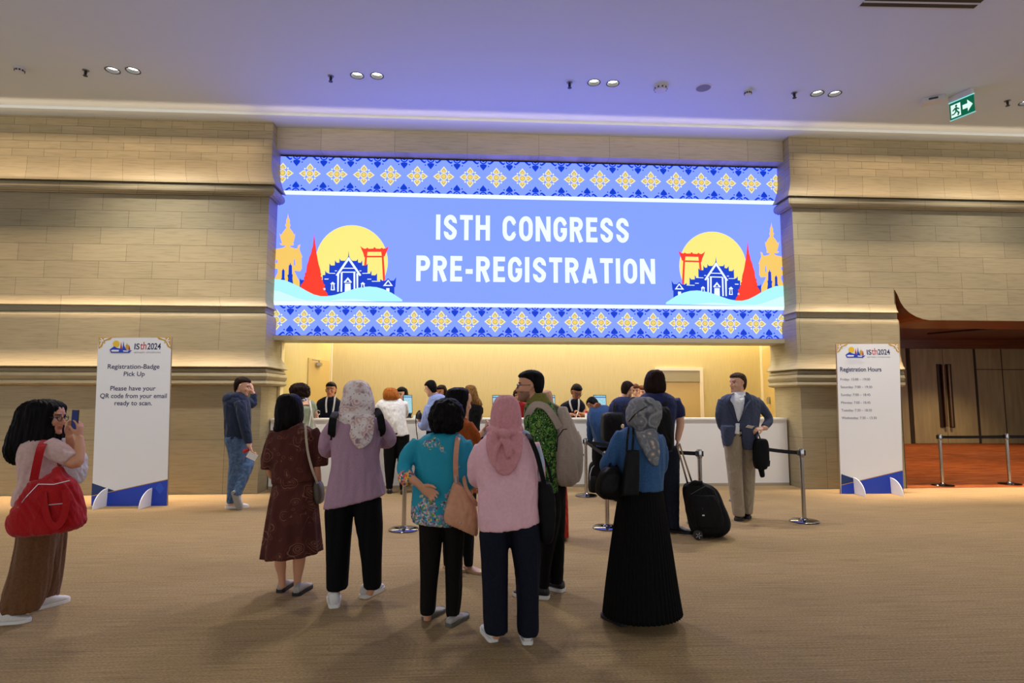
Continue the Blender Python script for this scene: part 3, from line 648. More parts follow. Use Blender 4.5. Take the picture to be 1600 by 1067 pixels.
o = MB(); o.prism([q0+nn*a+Vector((0, 0, -.004)) for a in (-.09, -.0)][:1]+[q1-nn*.09+Vector((0, 0, -.004)), q1+nn*.09+Vector((0, 0, -.004)), q0+nn*.09+Vector((0, 0, -.004))], (0, 0, .006)); o.build('vent_throat', M_black, s)
for a in (-.1, .0, .1):
    o = MB(); o.prism([q0+nn*(a-.012)+Vector((0, 0, -.012)), q1+nn*(a-.012)+Vector((0, 0, -.012)), q1+nn*(a+.012)+Vector((0, 0, -.012)), q0+nn*(a+.012)+Vector((0, 0, -.012))], (0, 0, .012)); o.build('vent_blade', M_det, s)

# ================================================================== STANCHIONS
M_belt = cloth('black_belt', rgb(20, 20, 22), rgb(30, 30, 33), 200, .05)
STN = {}
def stanchion(key, bx, by, label, hgt=.90, r=.175):
    p = atz(bx, by, 0); z0 = .004 if p.y > WY+.03 else 0.0
    s = empty('belt_stanchion', (p.x, p.y, z0), label, 'barrier post', 'belt barrier posts')
    o = MB(); o.lathe([(r, 0), (r, .012), (r*.93, .02), (.05, .027), (.036, .045), (.03, .05)], (p.x, p.y, z0), 40); o.build('base', plain('dark_chrome', (.16, .16, .17, 1), .12, 1.0), s, smooth=True)
    o = MB(); o.lathe([(.0255, .045), (.0255, hgt-.11)], (p.x, p.y, z0), 20); o.build('post', M_chrome, s, smooth=True)
    o = MB(); o.lathe([(.031, hgt-.11), (.033, hgt-.1), (.033, hgt-.012), (.028, hgt), (.0, hgt)], (p.x, p.y, z0), 20, cap=False); o.build('head_cap', M_chrome, s, smooth=True)
    o = MB(); o.box(p.x-.043, p.x+.043, p.y-.024, p.y+.024, z0+hgt-.085, z0+hgt-.02); o.build('belt_slot', M_black, s)
    STN[key] = (s, Vector((p.x, p.y, z0+hgt-.053))); return s
def belt(a, b_, sag=.01, end=None):
    s, p = STN[a]; q = end if end is not None else STN[b_][1]; o = MB(); n = 10
    d = (q-p); d.z = 0; nn = Vector((-d.y, d.x, 0)).normalized()*.0012; rr = []
    for i in range(n+1):
        t_ = .02+.96*i/n; c_ = p+(q-p)*t_+Vector((0, 0, -sag*4*t_*(1-t_)))
        rr.append([c_+nn+Vector((0, 0, .024)), c_-nn+Vector((0, 0, .024)), c_-nn-Vector((0, 0, .024)), c_+nn-Vector((0, 0, .024))])
    o.rings(rr); o.build('belt', M_belt, s)
stanchion('A', 1257, 815, 'chrome belt post standing alone right of the man in blazer')
stanchion('H', 1158, 783, 'chrome belt post behind the legs of the man in blazer')
stanchion('B', 1096, 818, 'chrome belt post behind the black wheeled suitcase')
stanchion('C', 916, 775, 'chrome belt post close to the counter behind the green batik shirt')
stanchion('D', 949, 825, 'chrome belt post behind the black skirt of the woman in blue top')
stanchion('E', 631, 828, 'chrome belt post left of the woman in turquoise blouse')
stanchion('F', 1473, 759, 'left chrome belt post before the rust carpet')
stanchion('G', 1578, 757, 'right chrome belt post before the rust carpet')
belt('A', 'H', .02); belt('B', 'C', .03); belt('C', 'D', .01); belt('F', 'G', .005); belt('G', None, .005, Vector((STN['G'][1].x+1.6, STN['G'][1].y-.15, STN['G'][1].z)))

# ================================================================== SIGN BOARDS
M_board = plain('white_board_print', rgb(236, 238, 242), .45); M_card = plain('corrugated_edge', rgb(140, 118, 90), .9); M_navy = plain('navy_ink', rgb(24, 34, 92), .5)
M_bl = plain('bright_blue_ink', rgb(12, 60, 190), .45); M_dbl = plain('deep_blue_ink', rgb(10, 48, 110), .45); M_gld = plain('gold_ink', rgb(205, 160, 55), .45); M_redi = plain('crimson_ink', rgb(178, 36, 52), .5); M_grey = plain('grey_ink', rgb(96, 100, 112), .5); M_yeli = plain('yellow_ink', rgb(238, 196, 40), .5)
def board(label, name, TL, TR, BR, BL, lean, cs):
    bl, br = atz(*BL), atz(*BR); Yb = (bl.y+br.y)/2
    bl = at(BL[0], BL[1], Yb); br = at(BR[0], BR[1], Yb); bl.z = br.z = 0.003
    tl, tr = at(*TL, Yb+lean), at(*TR, Yb+lean)
    ux = (br-bl).normalized(); n = ux.cross((tl-bl).normalized()).normalized()
    if n.y > 0: n = -n
    root = empty(name, (bl.x+(br.x-bl.x)/2, Yb, 0), label, 'sign')
    o = MB(); o.prism([bl, br, tr, tl], -n*.03); pan = o.build('panel', [M_board], root)
    o = MB(); 
    for a, b_ in ((bl, tl), (tr, br), (tl, tr)): o.prism([a-n*.0005, b_-n*.0005, b_-n*.0295, a-n*.0295], (a-b_).cross(n).normalized()*-.002 if False else ux*.0+Vector((0, 0, 0.0)) if False else ((a+b_)/2-(bl+br+tl+tr)/4).normalized()*.0015)
    o.build('cut_edge', M_card, root)
    ox, oy, sc = cs
    def Q(u, v, k=1):
        d = ray(ox+u/sc, oy+v/sc); t_ = (bl-CAM).dot(n)/d.dot(n); return CAM+d*t_+n*(.0012*k)
    def flat(nm, polys, mat, k=1):
        o = MB()
        for q in polys: o.poly([Q(u, v, k) for u, v in q])
        me = o.mesh(nm); bm = bmesh.new(); bm.from_mesh(me); bmesh.ops.triangulate(bm, faces=bm.faces, ngon_method='EAR_CLIP'); bm.to_mesh(me); bm.free(); return link(nm, me, mat, root)
    def txt(s, u0, u1, v, h, mat=M_navy, bold=.012, spacing=1.0): return fit_text('lettering', s, Q(u0, v, 1), Q(u1, v, 1), h/sc*PX(Yb), mat, root, n, bold, spacing)
    return root, Q, flat, txt, n, Yb, bl, br
def feet(root, Q, n, cols, v0, dep, sc):
    for u in cols:
        a = Q(u, v0, 0); b0 = Vector((a.x, a.y, 0)); h = a.z; side = Vector((1, 0, 0))*.006; dirn = Vector((n.x, n.y, 0)).normalized()
        pts = [b0+Vector((0, 0, .002)), b0+dirn*dep+Vector((0, 0, .002))]+[b0+dirn*(dep*math.cos(t_))+Vector((0, 0, h*math.sin(t_)+.002)) for t_ in [PI/2*i/10 for i in range(1, 11)]]
        o = MB(); o.prism([p-side for p in pts], side*2); o.build('foot', [M_board], root)
def emblem(flat, ox, oy, s):
    f = lambda L: [[(ox+x*s, oy+y*s) for x, y in q] for q in L]
    flat('emblem_sun', f([[(418+72*math.cos(a), 165+72*math.sin(a)) for a in [k*PI/10 for k in range(20)]]]), M_yeli, 1)
    flat('emblem_spires_red', f([[(522, 118), (530, 180), (545, 265), (498, 265), (512, 180)], [(690, 180), (714, 290), (672, 290)]]), M_redi, 2)
    flat('emblem_spires_gold', f([[(642, 140), (652, 175), (680, 190), (684, 275), (612, 275), (616, 190), (634, 175)]]), M_gld, 2)
    flat('emblem_blue', f([[(572, 100), (584, 200), (630, 290), (680, 300), (750, 296), (690, 350), (312, 350), (280, 285), (330, 245), (380, 212), (425, 245), (470, 255), (545, 270), (558, 200)]]), M_bl, 3)
    flat('emblem_windows', f([[(310, 300), (350, 285), (480, 290), (470, 325), (330, 325)], [(560, 300), (680, 305), (660, 328), (570, 325)]]), M_board, 4)
def corner(flat, u, v, sx, s, nm='corner_ornament'):
    f = lambda q: [(u+sx*x*s, v+y*s) for x, y in q]
    flat(nm, [f([(0, 0), (300, 0), (250, 52), (160, 72), (108, 112), (76, 200), (0, 250)]), f([(128, 100), (146, 118), (128, 136), (110, 118)])], M_gld, 1)
    flat('ornament_line', [f([(120, 20), (240, 8), (160, 46), (100, 66)]), f([(20, 60), (110, 76), (96, 96), (30, 84)]), f([(60, 90), (80, 110), (30, 200), (14, 190)]), f([(50, 10), (100, 60), (84, 74), (36, 26)])], M_board, 2)
rt, Q, flat, txt, n_, Yb, bl, br = board('white badge pick up sign board with navy text standing by the left wall', 'sign_board', (153.6, 527.8), (267.7, 527.3), (260.8, 790.6), (143, 790.6), .12, (140, 520, 3.814))
txt('Registration-Badge', 107, 416, 213, 26); txt('Pick Up', 203, 328, 257, 26); txt('Please have your', 123, 393, 343, 26); txt('QR code from your email', 62, 459, 388, 26); txt('ready to scan.', 148, 371, 431, 26)
txt('IS', 266, 297, 98, 34, M_navy, .02); txt('th', 300, 338, 98, 44, M_redi, .01); txt('2024', 343, 424, 98, 36, M_navy, .02); txt('#ISTH2024 \u2022 ISTH2024.ORG', 265, 423, 121, 8.5, M_grey, .0)
emblem(flat, 39.5, 19, .286); corner(flat, 53, 26, 1, .286); corner(flat, 485, 25, -1, .286)
flat('blue_wedge', [[(14, 895), (150, 941), (11.5, 972)]], M_dbl, 1); flat('blue_field', [[(11.5, 974), (466, 874), (460, 1031), (10.5, 1031)]], M_bl, 2); flat('gold_line', [[(11.5, 970), (466, 871), (466, 875), (11.5, 974)]], M_gld, 3)
flat('printed_rosette', [[(420, 890), (446, 925), (420, 962), (392, 925)]], plain('blue_tone', rgb(22, 80, 205), .45), 3)
feet(rt, Q, n_, (108, 372), 925, .31, 3.814)
rt, Q, flat, txt, n_, Yb, bl, br = board('white registration hours sign board with navy text beside the corridor', 'sign_board', (1307, 537.5), (1405, 537), (1411.3, 771.4), (1314, 771.4), .12, (1300, 530, 4.267))
txt('Registration Hours', 55, 330, 214, 30, M_navy, .02)
for s_, a, b_, v in (('Friday: 15:00 \u2013 19:00', 57, 254, 275), ('Saturday: 7:00 \u2013 19:30', 58, 268, 326), ('Sunday: 7:00 \u2013 18:45', 60, 256, 378), ('Monday: 7:00 - 18:45', 61, 256, 430), ('Tuesday: 7:30 \u2013 18:30', 63, 266, 481), ('Wednesday: 7:30 \u2013 13:30', 65, 298, 532)): txt(s_, a, b_, v, 17, M_navy, .0)
txt('IS', 233, 264, 102, 34, M_navy, .02); txt('th', 266, 304, 102, 46, M_redi, .01); txt('2024', 307, 387, 102, 37, M_navy, .02); txt('#ISTH2024 \u2022 ISTH2024.ORG', 235, 387, 123, 8.5, M_grey, .0)
emblem(flat, 10, 24, .283); corner(flat, 33, 30, 1, .25); corner(flat, 447, 30, -1, .25)
flat('blue_wedge', [[(61, 898), (180, 940), (61, 972)]], M_dbl, 1); flat('blue_field', [[(61, 974), (471, 876), (476, 1030), (62, 1030)]], M_bl, 2); flat('gold_line', [[(60, 970), (471, 872), (471, 876), (60, 974)]], M_gld, 3)
feet(rt, Q, n_, (143, 388), 922, .28, 4.267)
# ================================================================== PEOPLE: tools
def vox(mb, size, smooth=2, name='v', sf=.5):
    """one continuous skin over all the overlapping shapes collected in mb"""
    me = mb.mesh(name); bm = bmesh.new(); bm.from_mesh(me); bmesh.ops.recalc_face_normals(bm, faces=bm.faces); bm.to_mesh(me); bm.free()
    ob = bpy.data.objects.new(name, me); COL.objects.link(ob)
    m = ob.modifiers.new('r', 'REMESH'); m.mode = 'VOXEL'; m.voxel_size = size
    if smooth: s = ob.modifiers.new('s', 'SMOOTH'); s.iterations = smooth; s.factor = sf
    dg = bpy.context.evaluated_depsgraph_get(); dg.update()
    out = bpy.data.meshes.new_from_object(ob.evaluated_get(dg)); bpy.data.objects.remove(ob); bpy.data.meshes.remove(me); return out
def vget(me):
    a = np.empty(len(me.vertices)*3, dtype=np.float32); me.vertices.foreach_get('co', a); return a.reshape(-1, 3)
def nget(me):
    a = np.empty(len(me.vertices)*3, dtype=np.float32); me.vertices.foreach_get('normal', a); return a.reshape(-1, 3)
def fold(me, amp, freq, seed=0, aniso=(1, 1, .35), thr=None):
    """cloth creases: waves that run mostly downwards, bent by a slower wave"""
    if not amp: return
    freq = freq*3.2; amp = amp*.75
    rs = np.random.RandomState(seed+11); v = vget(me); n = nget(me); p = v*np.array(aniso, dtype=np.float32)
    warp = np.stack([np.sin(p @ rs.normal(0, freq*.35, 3)+rs.rand()*6) for _ in range(3)], 1)*(.9/freq)
    q = p+warp; d = np.zeros(len(v))
    for k in range(5):
        w = rs.normal(0, freq, 3); d += np.sin(q @ w+rs.rand()*6.28)*(1, .8, .6, .5, .4)[k]
    d = (1.1-np.abs(d)*.75)*.9+.3*d
    v = v+n*(d*amp)[:, None]; me.vertices.foreach_set('co', v.astype(np.float32).ravel()); me.update()
def strands(me, centre, amp, cnt, seed=0):
    """hair: grooves that follow the fall of the hair round a vertical axis"""
    rs = np.random.RandomState(seed); v = vget(me); n = nget(me); c = np.array(centre)
    th = np.arctan2(v[:, 1]-c[1], v[:, 0]-c[0]); z = v[:, 2]-c[2]
    d = .6*np.sin(th*cnt+4*np.sin(z*7+rs.rand()*6)+rs.rand()*6)+.5*np.sin(th*cnt*2.3+5*np.sin(z*5)+rs.rand()*6)+.3*np.sin(th*5+z*9)
    v = v+n*(d*amp)[:, None]; me.vertices.foreach_set('co', v.astype(np.float32).ravel()); me.update()
def curls(me, amp, freq, seed=0):
    rs = np.random.RandomState(seed); v = vget(me); n = nget(me); d = np.zeros(len(v))
    for k in range(6): d += np.abs(np.sin(v @ rs.normal(0, freq, 3)+rs.rand()*6))-.5
    v = v+n*(d*amp)[:, None]; me.vertices.foreach_set('co', v.astype(np.float32).ravel()); me.update()

t = NT('skin'); b = t.b; b.inputs['Roughness'].default_value = .5; b.inputs['Specular IOR Level'].default_value = .35
at_ = t.n.new('ShaderNodeVertexColor'); at_.layer_name = 'Col'; t.l(at_, 'Color', b, 'Base Color')
b.inputs['Subsurface Weight'].default_value = .12; b.inputs['Subsurface Radius'].default_value = (.012, .005, .003); b.inputs['Subsurface Scale'].default_value = .5
M_skin = t.m
def hairmat(name, c1, c2, rough=.5):
    if name in _mc: return _mc[name]
    t = NT(name); b = t.b; b.inputs['Roughness'].default_value = rough; b.inputs['Specular IOR Level'].default_value = .06
    c = t.coord('Object', (60, 60, 5)); n = t.add('ShaderNodeTexNoise', Scale=1.0, Detail=4.0, Distortion=1.0); t.l(c, 'Vector', n, 'Vector')
    r = t.ramp([(.35, c1), (.7, c2)]); t.l(n, 'Fac', r, 'Fac'); t.l(r, 'Color', b, 'Base Color'); t.bump(n, 'Fac', .5, .006)
    _mc[name] = t.m; return t.m
H_black = hairmat('black_hair', rgb(9, 8, 9), rgb(24, 21, 21)); H_dark = hairmat('dark_brown_hair', rgb(22, 15, 12), rgb(48, 32, 26)); H_ginger = hairmat('ginger_hair', rgb(140, 72, 24), rgb(205, 128, 58), .5)
H_blond = hairmat('dark_blond_hair', rgb(84, 56, 30), rgb(160, 118, 66), .5); H_auburn = hairmat('auburn_hair', rgb(70, 34, 20), rgb(112, 62, 40), .5)
SKIN = {'light': rgb(222, 172, 142), 'mid': rgb(205, 150, 116), 'tan': rgb(184, 126, 92), 'brown': rgb(150, 98, 68)}

HEADSEC = [(-.116, .018, .080, .050), (-.108, .032, .089, .030), (-.09, .044, .091, .004), (-.066, .053, .088, -.04), (-.035, .061, .083, -.072), (-.005, .068, .080, -.088), (.02, .072, .085, -.094), (.045, .074, .088, -.097), (.07, .071, .080, -.092), (.092, .059, .060, -.075), (.107, .040, .036, -.053), (.116, .016, .004, -.028)]
HAIR_SHORT = [(-.095, .040, -.050, -.070), (-.075, .054, -.045, -.084), (-.045, .064, -.030, -.098), (-.01, .075, -.008, -.109), (.02, .079, .012, -.112), (.045, .081, .046, -.112), (.060, .080, .080, -.111), (.078, .077, .096, -.107), (.098, .066, .082, -.093), (.115, .047, .052, -.068), (.127, .020, .018, -.036)]

HAIR_FRINGE = [(-.06, .058, -.030, -.088), (-.03, .072, -.006, -.104), (-.005, .080, .004, -.111), (.02, .083, .020, -.114), (.050, .083, .060, -.115), (.060, .082, .096, -.115), (.075, .080, .106, -.111), (.10, .069, .092, -.098), (.122, .050, .058, -.072), (.136, .020, .018, -.038)]

class Fig:
    """one person, traced at the distance where the feet stand; crop = (ox, oy, scale) of the view the numbers come from"""
    def __init__(s, label, crop, base, skin='mid', group=None, Y=None, floorz=0.0, name='person', cat='person'):
        s.ox, s.oy, s.sc = crop; s.Y = Y if Y else atz(*s.pp(*base)).y; s.k = PX(s.Y)/s.sc
        b = s.P(base[0], base[1]); s.root = empty(name, (b.x, s.Y, floorz), label, cat, group); s.b = MB(); s.head_M = []; s.skin = SKIN[skin]; s.hair_c = rgb(20, 16, 15); s.seed = random.randint(0, 9999); s.colour_f = []
    def pp(s, u, v): return s.ox+u/s.sc, s.oy+v/s.sc
    def P(s, u, v, dy=0.0): return at(*s.pp(u, v), s.Y+dy)
    def ring(s, r, n, e=2.3, shrink=1.0, pleat=None):
        """row (v, uleft, uright, half depth, dy=0, slope=0) -> a ring"""
        v, ul, ur, hd = r[:4]; dy = r[4] if len(r) > 4 else 0.0; sl = r[5] if len(r) > 5 else 0.0
        a, b = s.P(ul, v-sl/2, dy), s.P(ur, v+sl/2, dy); c = (a+b)/2; h = (b-a)/2*shrink; hd *= shrink; out = []
        for i in range(n):
            t_ = 2*PI*i/n; ct, st = math.cos(t_), math.sin(t_)
            x = math.copysign(abs(ct)**(2/e), ct); y = math.copysign(abs(st)**(2/e), st); f = 1.0
            if pleat: f = 1+pleat[1]*math.sin(pleat[0]*t_)
            out.append(c+h*(x*f)+Vector((0, hd*y*f, 0)))
        return out
    def interp(s, rows, sub=3):
        R = [tuple(r)+(0.0,)*(6-len(r)) for r in rows]; out = []
        for i in range(len(R)-1):
            a = R[max(i-1, 0)]; b = R[i]; c = R[i+1]; d = R[min(i+2, len(R)-1)]
            for k in range(sub):
                t_ = k/sub; out.append(tuple(.5*((2*b[j])+(c[j]-a[j])*t_+(2*a[j]-5*b[j]+4*c[j]-d[j])*t_*t_+(3*b[j]-a[j]-3*c[j]+d[j])*t_**3) for j in range(6)))
        out.append(R[-1]); return out
    def rows(s, mb, rows, n=28, e=2.3, shrink=1.0, sub=3):
        mb.rings([s.ring(r, n, e, shrink) for r in s.interp(rows, sub)])
    def limb(s, mb, pts, f=1.0, flat=1.0, n=14, sub=4):
        mb.tube([s.P(p[0], p[1], p[2]) for p in pts], [p[3]*s.k*f for p in pts], n, flat, None, sub)
    def garment(s, name, mat, rows=None, limbs=(), vs=.011, smooth=3, amp=.004, freq=22, aniso=(1, 1, .4), body=True, e=2.3, label=None, extra=None, more=()):
        mb = MB()
        for R in ([rows] if rows else [])+list(more):
            ee, bo = e, body
            if R[0] == 'e': ee, bo, R = R[1], False, R[2]
            s.rows(mb, R, e=ee)
            if bo: s.rows(s.b, R, n=16, e=ee, shrink=.80)
        for l in limbs:
            s.limb(mb, l)
            if body: s.limb(s.b, l, .68)
        if extra: extra(mb)
        me = vox(mb, vs, smooth); fold(me, amp, freq, s.seed+len(name), aniso)
        o = link(name, me, mat, s.root, smooth=True)
        if label: o['label'] = label
        return o
    def direct(s, name, mat, rows, n=200, pleat=None, e=2.1, sub=4, body=True):
        mb = MB(); R = s.interp(rows, sub); m = len(R)
        mb.rings([s.ring(r, n, e, 1.0, (pleat[0], pleat[1]*(.25+.75*i/(m-1))) if pleat else None) for i, r in enumerate(R)])
        if body: s.rows(s.b, rows, n=16, shrink=.5)
        return mb.build(name, mat, s.root, smooth='all')
    def skinlimb(s, pts, flat=1.0): s.limb(s.b, pts, 1.0, flat)
    def head(s, u, v, hu, yaw=0, pitch=0, roll=0, dy=0.0, hair_c=None, feat=True, beard=0.0, neck=None, wide=1.0):
        """head centre (u,v), hu = chin-to-crown height in crop units; yaw 0 looks away, 90 to image right, 180 to the viewer"""
        c = s.P(u, v, dy); sc = hu*s.k/.232
        M = Matrix.Translation(c) @ Matrix.Rotation(-math.radians(yaw), 4, 'Z') @ Matrix.Rotation(-math.radians(pitch), 4, 'X') @ Matrix.Rotation(math.radians(roll), 4, 'Y') @ Matrix.Diagonal((sc*wide, sc, sc, 1))
        s.head_M = M; s.hsc = sc; n = 24; rr = []
        for z, hw, yf, yb in HEADSEC:
            cy, hy = (yf+yb)/2, (yf-yb)/2; ring = []
            for i in range(n):
                t_ = 2*PI*i/n; ct, st = math.cos(t_), math.sin(t_)
                ring.append(M @ Vector((hw*math.copysign(abs(ct)**.9, ct), cy+hy*math.copysign(abs(st)**.9, st), z)))
            rr.append(ring)
        B = s.b; B.rings(rr)
        if feat:
            tm = lambda pts, r, fl=1.0: B.tube([M @ Vector(p) for p in pts], [q*sc for q in r], 10, fl)
            tm([(0, .076, .022), (0, .090, .0), (0, .104, -.026), (0, .100, -.036), (0, .084, -.040)], [.007, .009, .0125, .012, .006])
            for sx in (-1, 1):
                B.ball(M @ Vector((sx*.012, .088, -.033)), (.008*sc,)*3, 8, 6); B.ball(M @ Vector((sx*.036, .060, -.024)), (.026*sc, .024*sc, .028*sc), 10, 8)
                tm([(sx*.010, .085, .024), (sx*.034, .080, .028), (sx*.056, .058, .022)], [.008, .009, .007])
                tm([(sx*.072, -.004, .022), (sx*.080, -.014, .018), (sx*.081, -.018, -.006), (sx*.074, -.006, -.030)], [.007, .011, .011, .006], .8)
            tm([(-.022, .080, -.059), (-.008, .092, -.056), (.008, .092, -.056), (.022, .080, -.059)], [.004, .0075, .0075, .004]); tm([(-.020, .080, -.067), (0, .090, -.069), (.020, .080, -.067)], [.004, .008, .004])
            B.ball(M @ Vector((0, .082, -.098)), (.020*sc, .014*sc, .014*sc), 10, 8)
        nb = neck if neck else (u, v+hu*.72, dy)
        base = s.P(*nb); tp = M @ Vector((0, -.022, -.05))
        B.tube([base+(base-tp)*.25, base, (base+tp)/2, tp], [.070*sc, .060*sc, .054*sc, .054*sc], 14)
        hc = hair_c or s.hair_c; sk = s.skin; Mi = M.inverted()
        def colour(v, C):
            A = np.array(Mi, dtype=np.float32); q = v @ A[:3, :3].T+A[:3, 3]; x, y, z = np.abs(q[:, 0]), q[:, 1], q[:, 2]; f = (y > .045) & (np.abs(z) < .13)
            def put(m, c, w=1.0): C[m] = C[m]*(1-w)+np.array(c[:3])*w
            put(f & (x < .026) & (z > -.076) & (z < -.051) & (y > .074), (sk[0]*.72, sk[1]*.42, sk[2]*.42), .75)
            put(f & (x < .055) & (x > .012) & (z > .019) & (z < .030), hc, .8)
            put(f & (((x-.034)/.017)**2+((z-.001)/.0085)**2 < 1), (.55, .52, .48), .8); put(f & (((x-.034)/.0085)**2+((z-.001)/.009)**2 < 1), (.02, .014, .012), .9)
            put(f & (x < .05) & (x > .016) & (z > .007) & (z < .0115), (.03, .02, .02), .7)
            if beard: put((y > .0) & (z < -.042) & (z > -.125) & ~((x < .026) & (z > -.076) & (z < -.051)) & (x < .075), hc, beard)
        if feat: s.colour_f.append(colour)
        return M
    def hair_short(s, mat, sec=HAIR_SHORT, amp=.002, cnt=38, curl=0.0, name='hair', grow=1.0):
        M = s.head_M; mb = MB(); rr = []; n = 24
        for z, hw, yf, yb in sec:
            cy, hy = (yf+yb)/2, (yf-yb)/2
            rr.append([M @ Vector((hw*grow*math.cos(2*PI*i/n), cy+hy*grow*math.sin(2*PI*i/n), z*grow)) for i in range(n)])
        mb.rings(rr); me = vox(mb, .0075*s.hsc, 2); c = M @ Vector((0, 0, 0))
        if curl: curls(me, curl, 75, s.seed)
        else: strands(me, c, amp, cnt, s.seed)
        return link(name, me, mat, s.root, smooth=True)
    def hair_rows(s, mat, rows, amp=.003, cnt=40, curl=0.0, cut=None, name='hair', vs=.009, extra=(), e=2.3):
        mb = MB(); s.rows(mb, rows, e=e)
        for l in extra: s.limb(mb, l)
        me = vox(mb, vs, 2); c = vget(me).mean(0)
        if curl: curls(me, curl, 60, s.seed)
        else: strands(me, c, amp, cnt, s.seed)
        return link(name, me, mat, s.root, smooth=True)
    def glasses(s, mat=None):
        M = s.head_M; mb = MB(); sc = s.hsc
        for sx in (-1, 1):
            mb.tube([M @ Vector((sx*.034+.023*math.cos(a), .100-.006*abs(math.cos(a)), .000+.017*math.sin(a))) for a in [k*PI/8 for k in range(17)]], .0022*sc, 6)
            mb.tube([M @ Vector(p) for p in ((sx*.057, .094, .004), (sx*.074, .06, .006), (sx*.080, .0, .008), (sx*.080, -.02, -.004))], .0022*sc, 6)
        mb.tube([M @ Vector(p) for p in ((-.011, .098, .004), (0, .106, .007), (.011, .098, .004))], .0022*sc, 6)
        return mb.build('glasses', mat or plain('glasses_frame', rgb(24, 22, 24), .3), s.root, smooth='all')
    def hand(s, w, f, nrm, size=1.0, curl=25, side=1, spread=4, thumb=35):
        """w wrist (u,v,dy); f = direction the fingers point, nrm = out of the palm; side = which way (f x nrm) the thumb sits"""
        W = s.P(*w) if not isinstance(w, Vector) else w; f = Vector(f).normalized(); nn = Vector(nrm); nn = (nn-f*nn.dot(f)).normalized(); x = f.cross(nn)*side; B = s.b; k = size
        rr = []
        for t_, hw, th in ((-.015, .024, .017), (.01, .030, .017), (.045, .040, .015), (.08, .042, .0125), (.095, .038, .010)):
            c = W+f*(t_*k); rr.append([c+x*(hw*k*math.cos(2*PI*i/14))+nn*(th*k*math.sin(2*PI*i/14)) for i in range(14)])
        B.rings(rr)
        for i, (L, r) in enumerate(((.070, .0085), (.080, .009), (.075, .0086), (.058, .0076))):
            off = (.0315-.021*i)*k; d = (f+x*math.tan(math.radians((1.5-i)*spread))).normalized(); p = W+f*(.088*k)+x*off; pts = [p-f*.02*k, p]; ang = 0
            for j, fr in enumerate((.45, .32, .23)):
                ang += math.radians(curl*(.8, 1.1, .8)[j]*(1+.12*i)); p = p+(d*math.cos(ang)+nn*math.sin(ang))*(L*fr*k); pts.append(p)
            B.tube(pts, [r*k, r*k, r*k, r*.92*k, r*.72*k], 8)
        d = (f*math.cos(math.radians(thumb))+x*math.sin(math.radians(thumb))+nn*.35).normalized(); p = W+f*(.022*k)+x*(.026*k)
        B.tube([p, p+d*.032*k, p+d*.060*k+nn*.004*k, p+(d*.8+f*.3+nn*.25)*.085*k], [.0145*k, .0125*k, .0105*k, .008*k], 8)
    def shoe(s, heel, toe, mat, sole=None, size=None, kind='shoe', laces=None, up=1.0, dyh=0.0, dyt=0.0, open_back=False):
        """heel and toe points on the floor (u,v); both are put on the floor"""
        a = atz(*s.pp(*heel), 0.0); b = atz(*s.pp(*toe), 0.0); f = (b-a); L = size or f.length; f = f.normalized(); x = Vector((f.y, -f.x, 0)); k = L/.265
        z0 = s.root.location.z
        def Q(px, py, pz): return a+f*(py*k)+x*(px*k)+Vector((0, 0, z0+pz*k))
        sec = [(.0, .020, .055), (.008, .028, .078), (.03, .034, .088), (.065, .036, .088), (.10, .038, .080), (.135, .042, .066), (.17, .045, .054), (.205, .044, .047), (.235, .036, .040), (.255, .022, .032), (.265, .008, .026)]
        mb = MB(); mb.rings([[Q(hw*math.copysign(abs(math.cos(2*PI*i/18))**.8, math.cos(2*PI*i/18)), y, max(.016, (.018+zt*up)/2+(zt*up-.018)/2*math.copysign(abs(math.sin(2*PI*i/18))**.8, math.sin(2*PI*i/18)))) for i in range(18)] for y, hw, zt in sec])
        o = mb.build(kind, mat, s.root, smooth='all')
        mb = MB(); out = [(hw*1.12+.001, y*1.02-.004) for y, hw, zt in sec]; ol = [(h, y) for h, y in out]+[(-h, y) for h, y in reversed(out)]
        mb.prism([Q(h, y, .001) for h, y in ol], (0, 0, .024*k)); mb.build('sole', sole or mat, o)
        if laces:
            mb = MB()
            for y in (.10, .118, .136, .154): zt = np.interp(y, [q[0] for q in sec], [q[2] for q in sec])*up; mb.tube([Q(-.024, y, zt-.008), Q(-.012, y+.004, zt+.001), Q(.012, y+.004, zt+.001), Q(.024, y, zt-.008)], .0035*k, 6)
            mb.build('laces', laces, o)
        return o
    def finish(s, vs=.0065):
        me = vox(s.b, vs, 1, sf=.4); v = vget(me); C = np.tile(np.array(s.skin[:3], dtype=np.float32), (len(v), 1))
        for f in s.colour_f: f(v, C)
        ca = me.color_attributes.new('Col', 'FLOAT_COLOR', 'POINT'); ca.data.foreach_set('color', np.concatenate([C, np.ones((len(C), 1), dtype=np.float32)], 1).astype(np.float32).ravel())
        return link('body', me, M_skin, s.root, smooth=True)
    # free parts and carried things ------------------------------------------------
    def strap(s, mb, pts, w, th=.004, up=(0, 1, 0), sub=5):
        """flat band through (u,v,dy) points; w = width in crop units; lies flat against normal 'up'"""
        P = [s.P(*p) for p in pts]; P, _ = spline(P, [1]*len(P), sub); rr = []; hw = w*s.k/2
        for i, p in enumerate(P):
            t_ = (P[min(i+1, len(P)-1)]-P[max(i-1, 0)]).normalized(); nn = Vector(up); nn = (nn-t_*nn.dot(t_)); nn = nn.normalized() if nn.length > 1e-4 else t_.orthogonal(); x = t_.cross(nn)
            rr.append([p+x*hw+nn*th/2, p-x*hw+nn*th/2, p-x*hw-nn*th/2, p+x*hw-nn*th/2])
        mb.rings(rr)
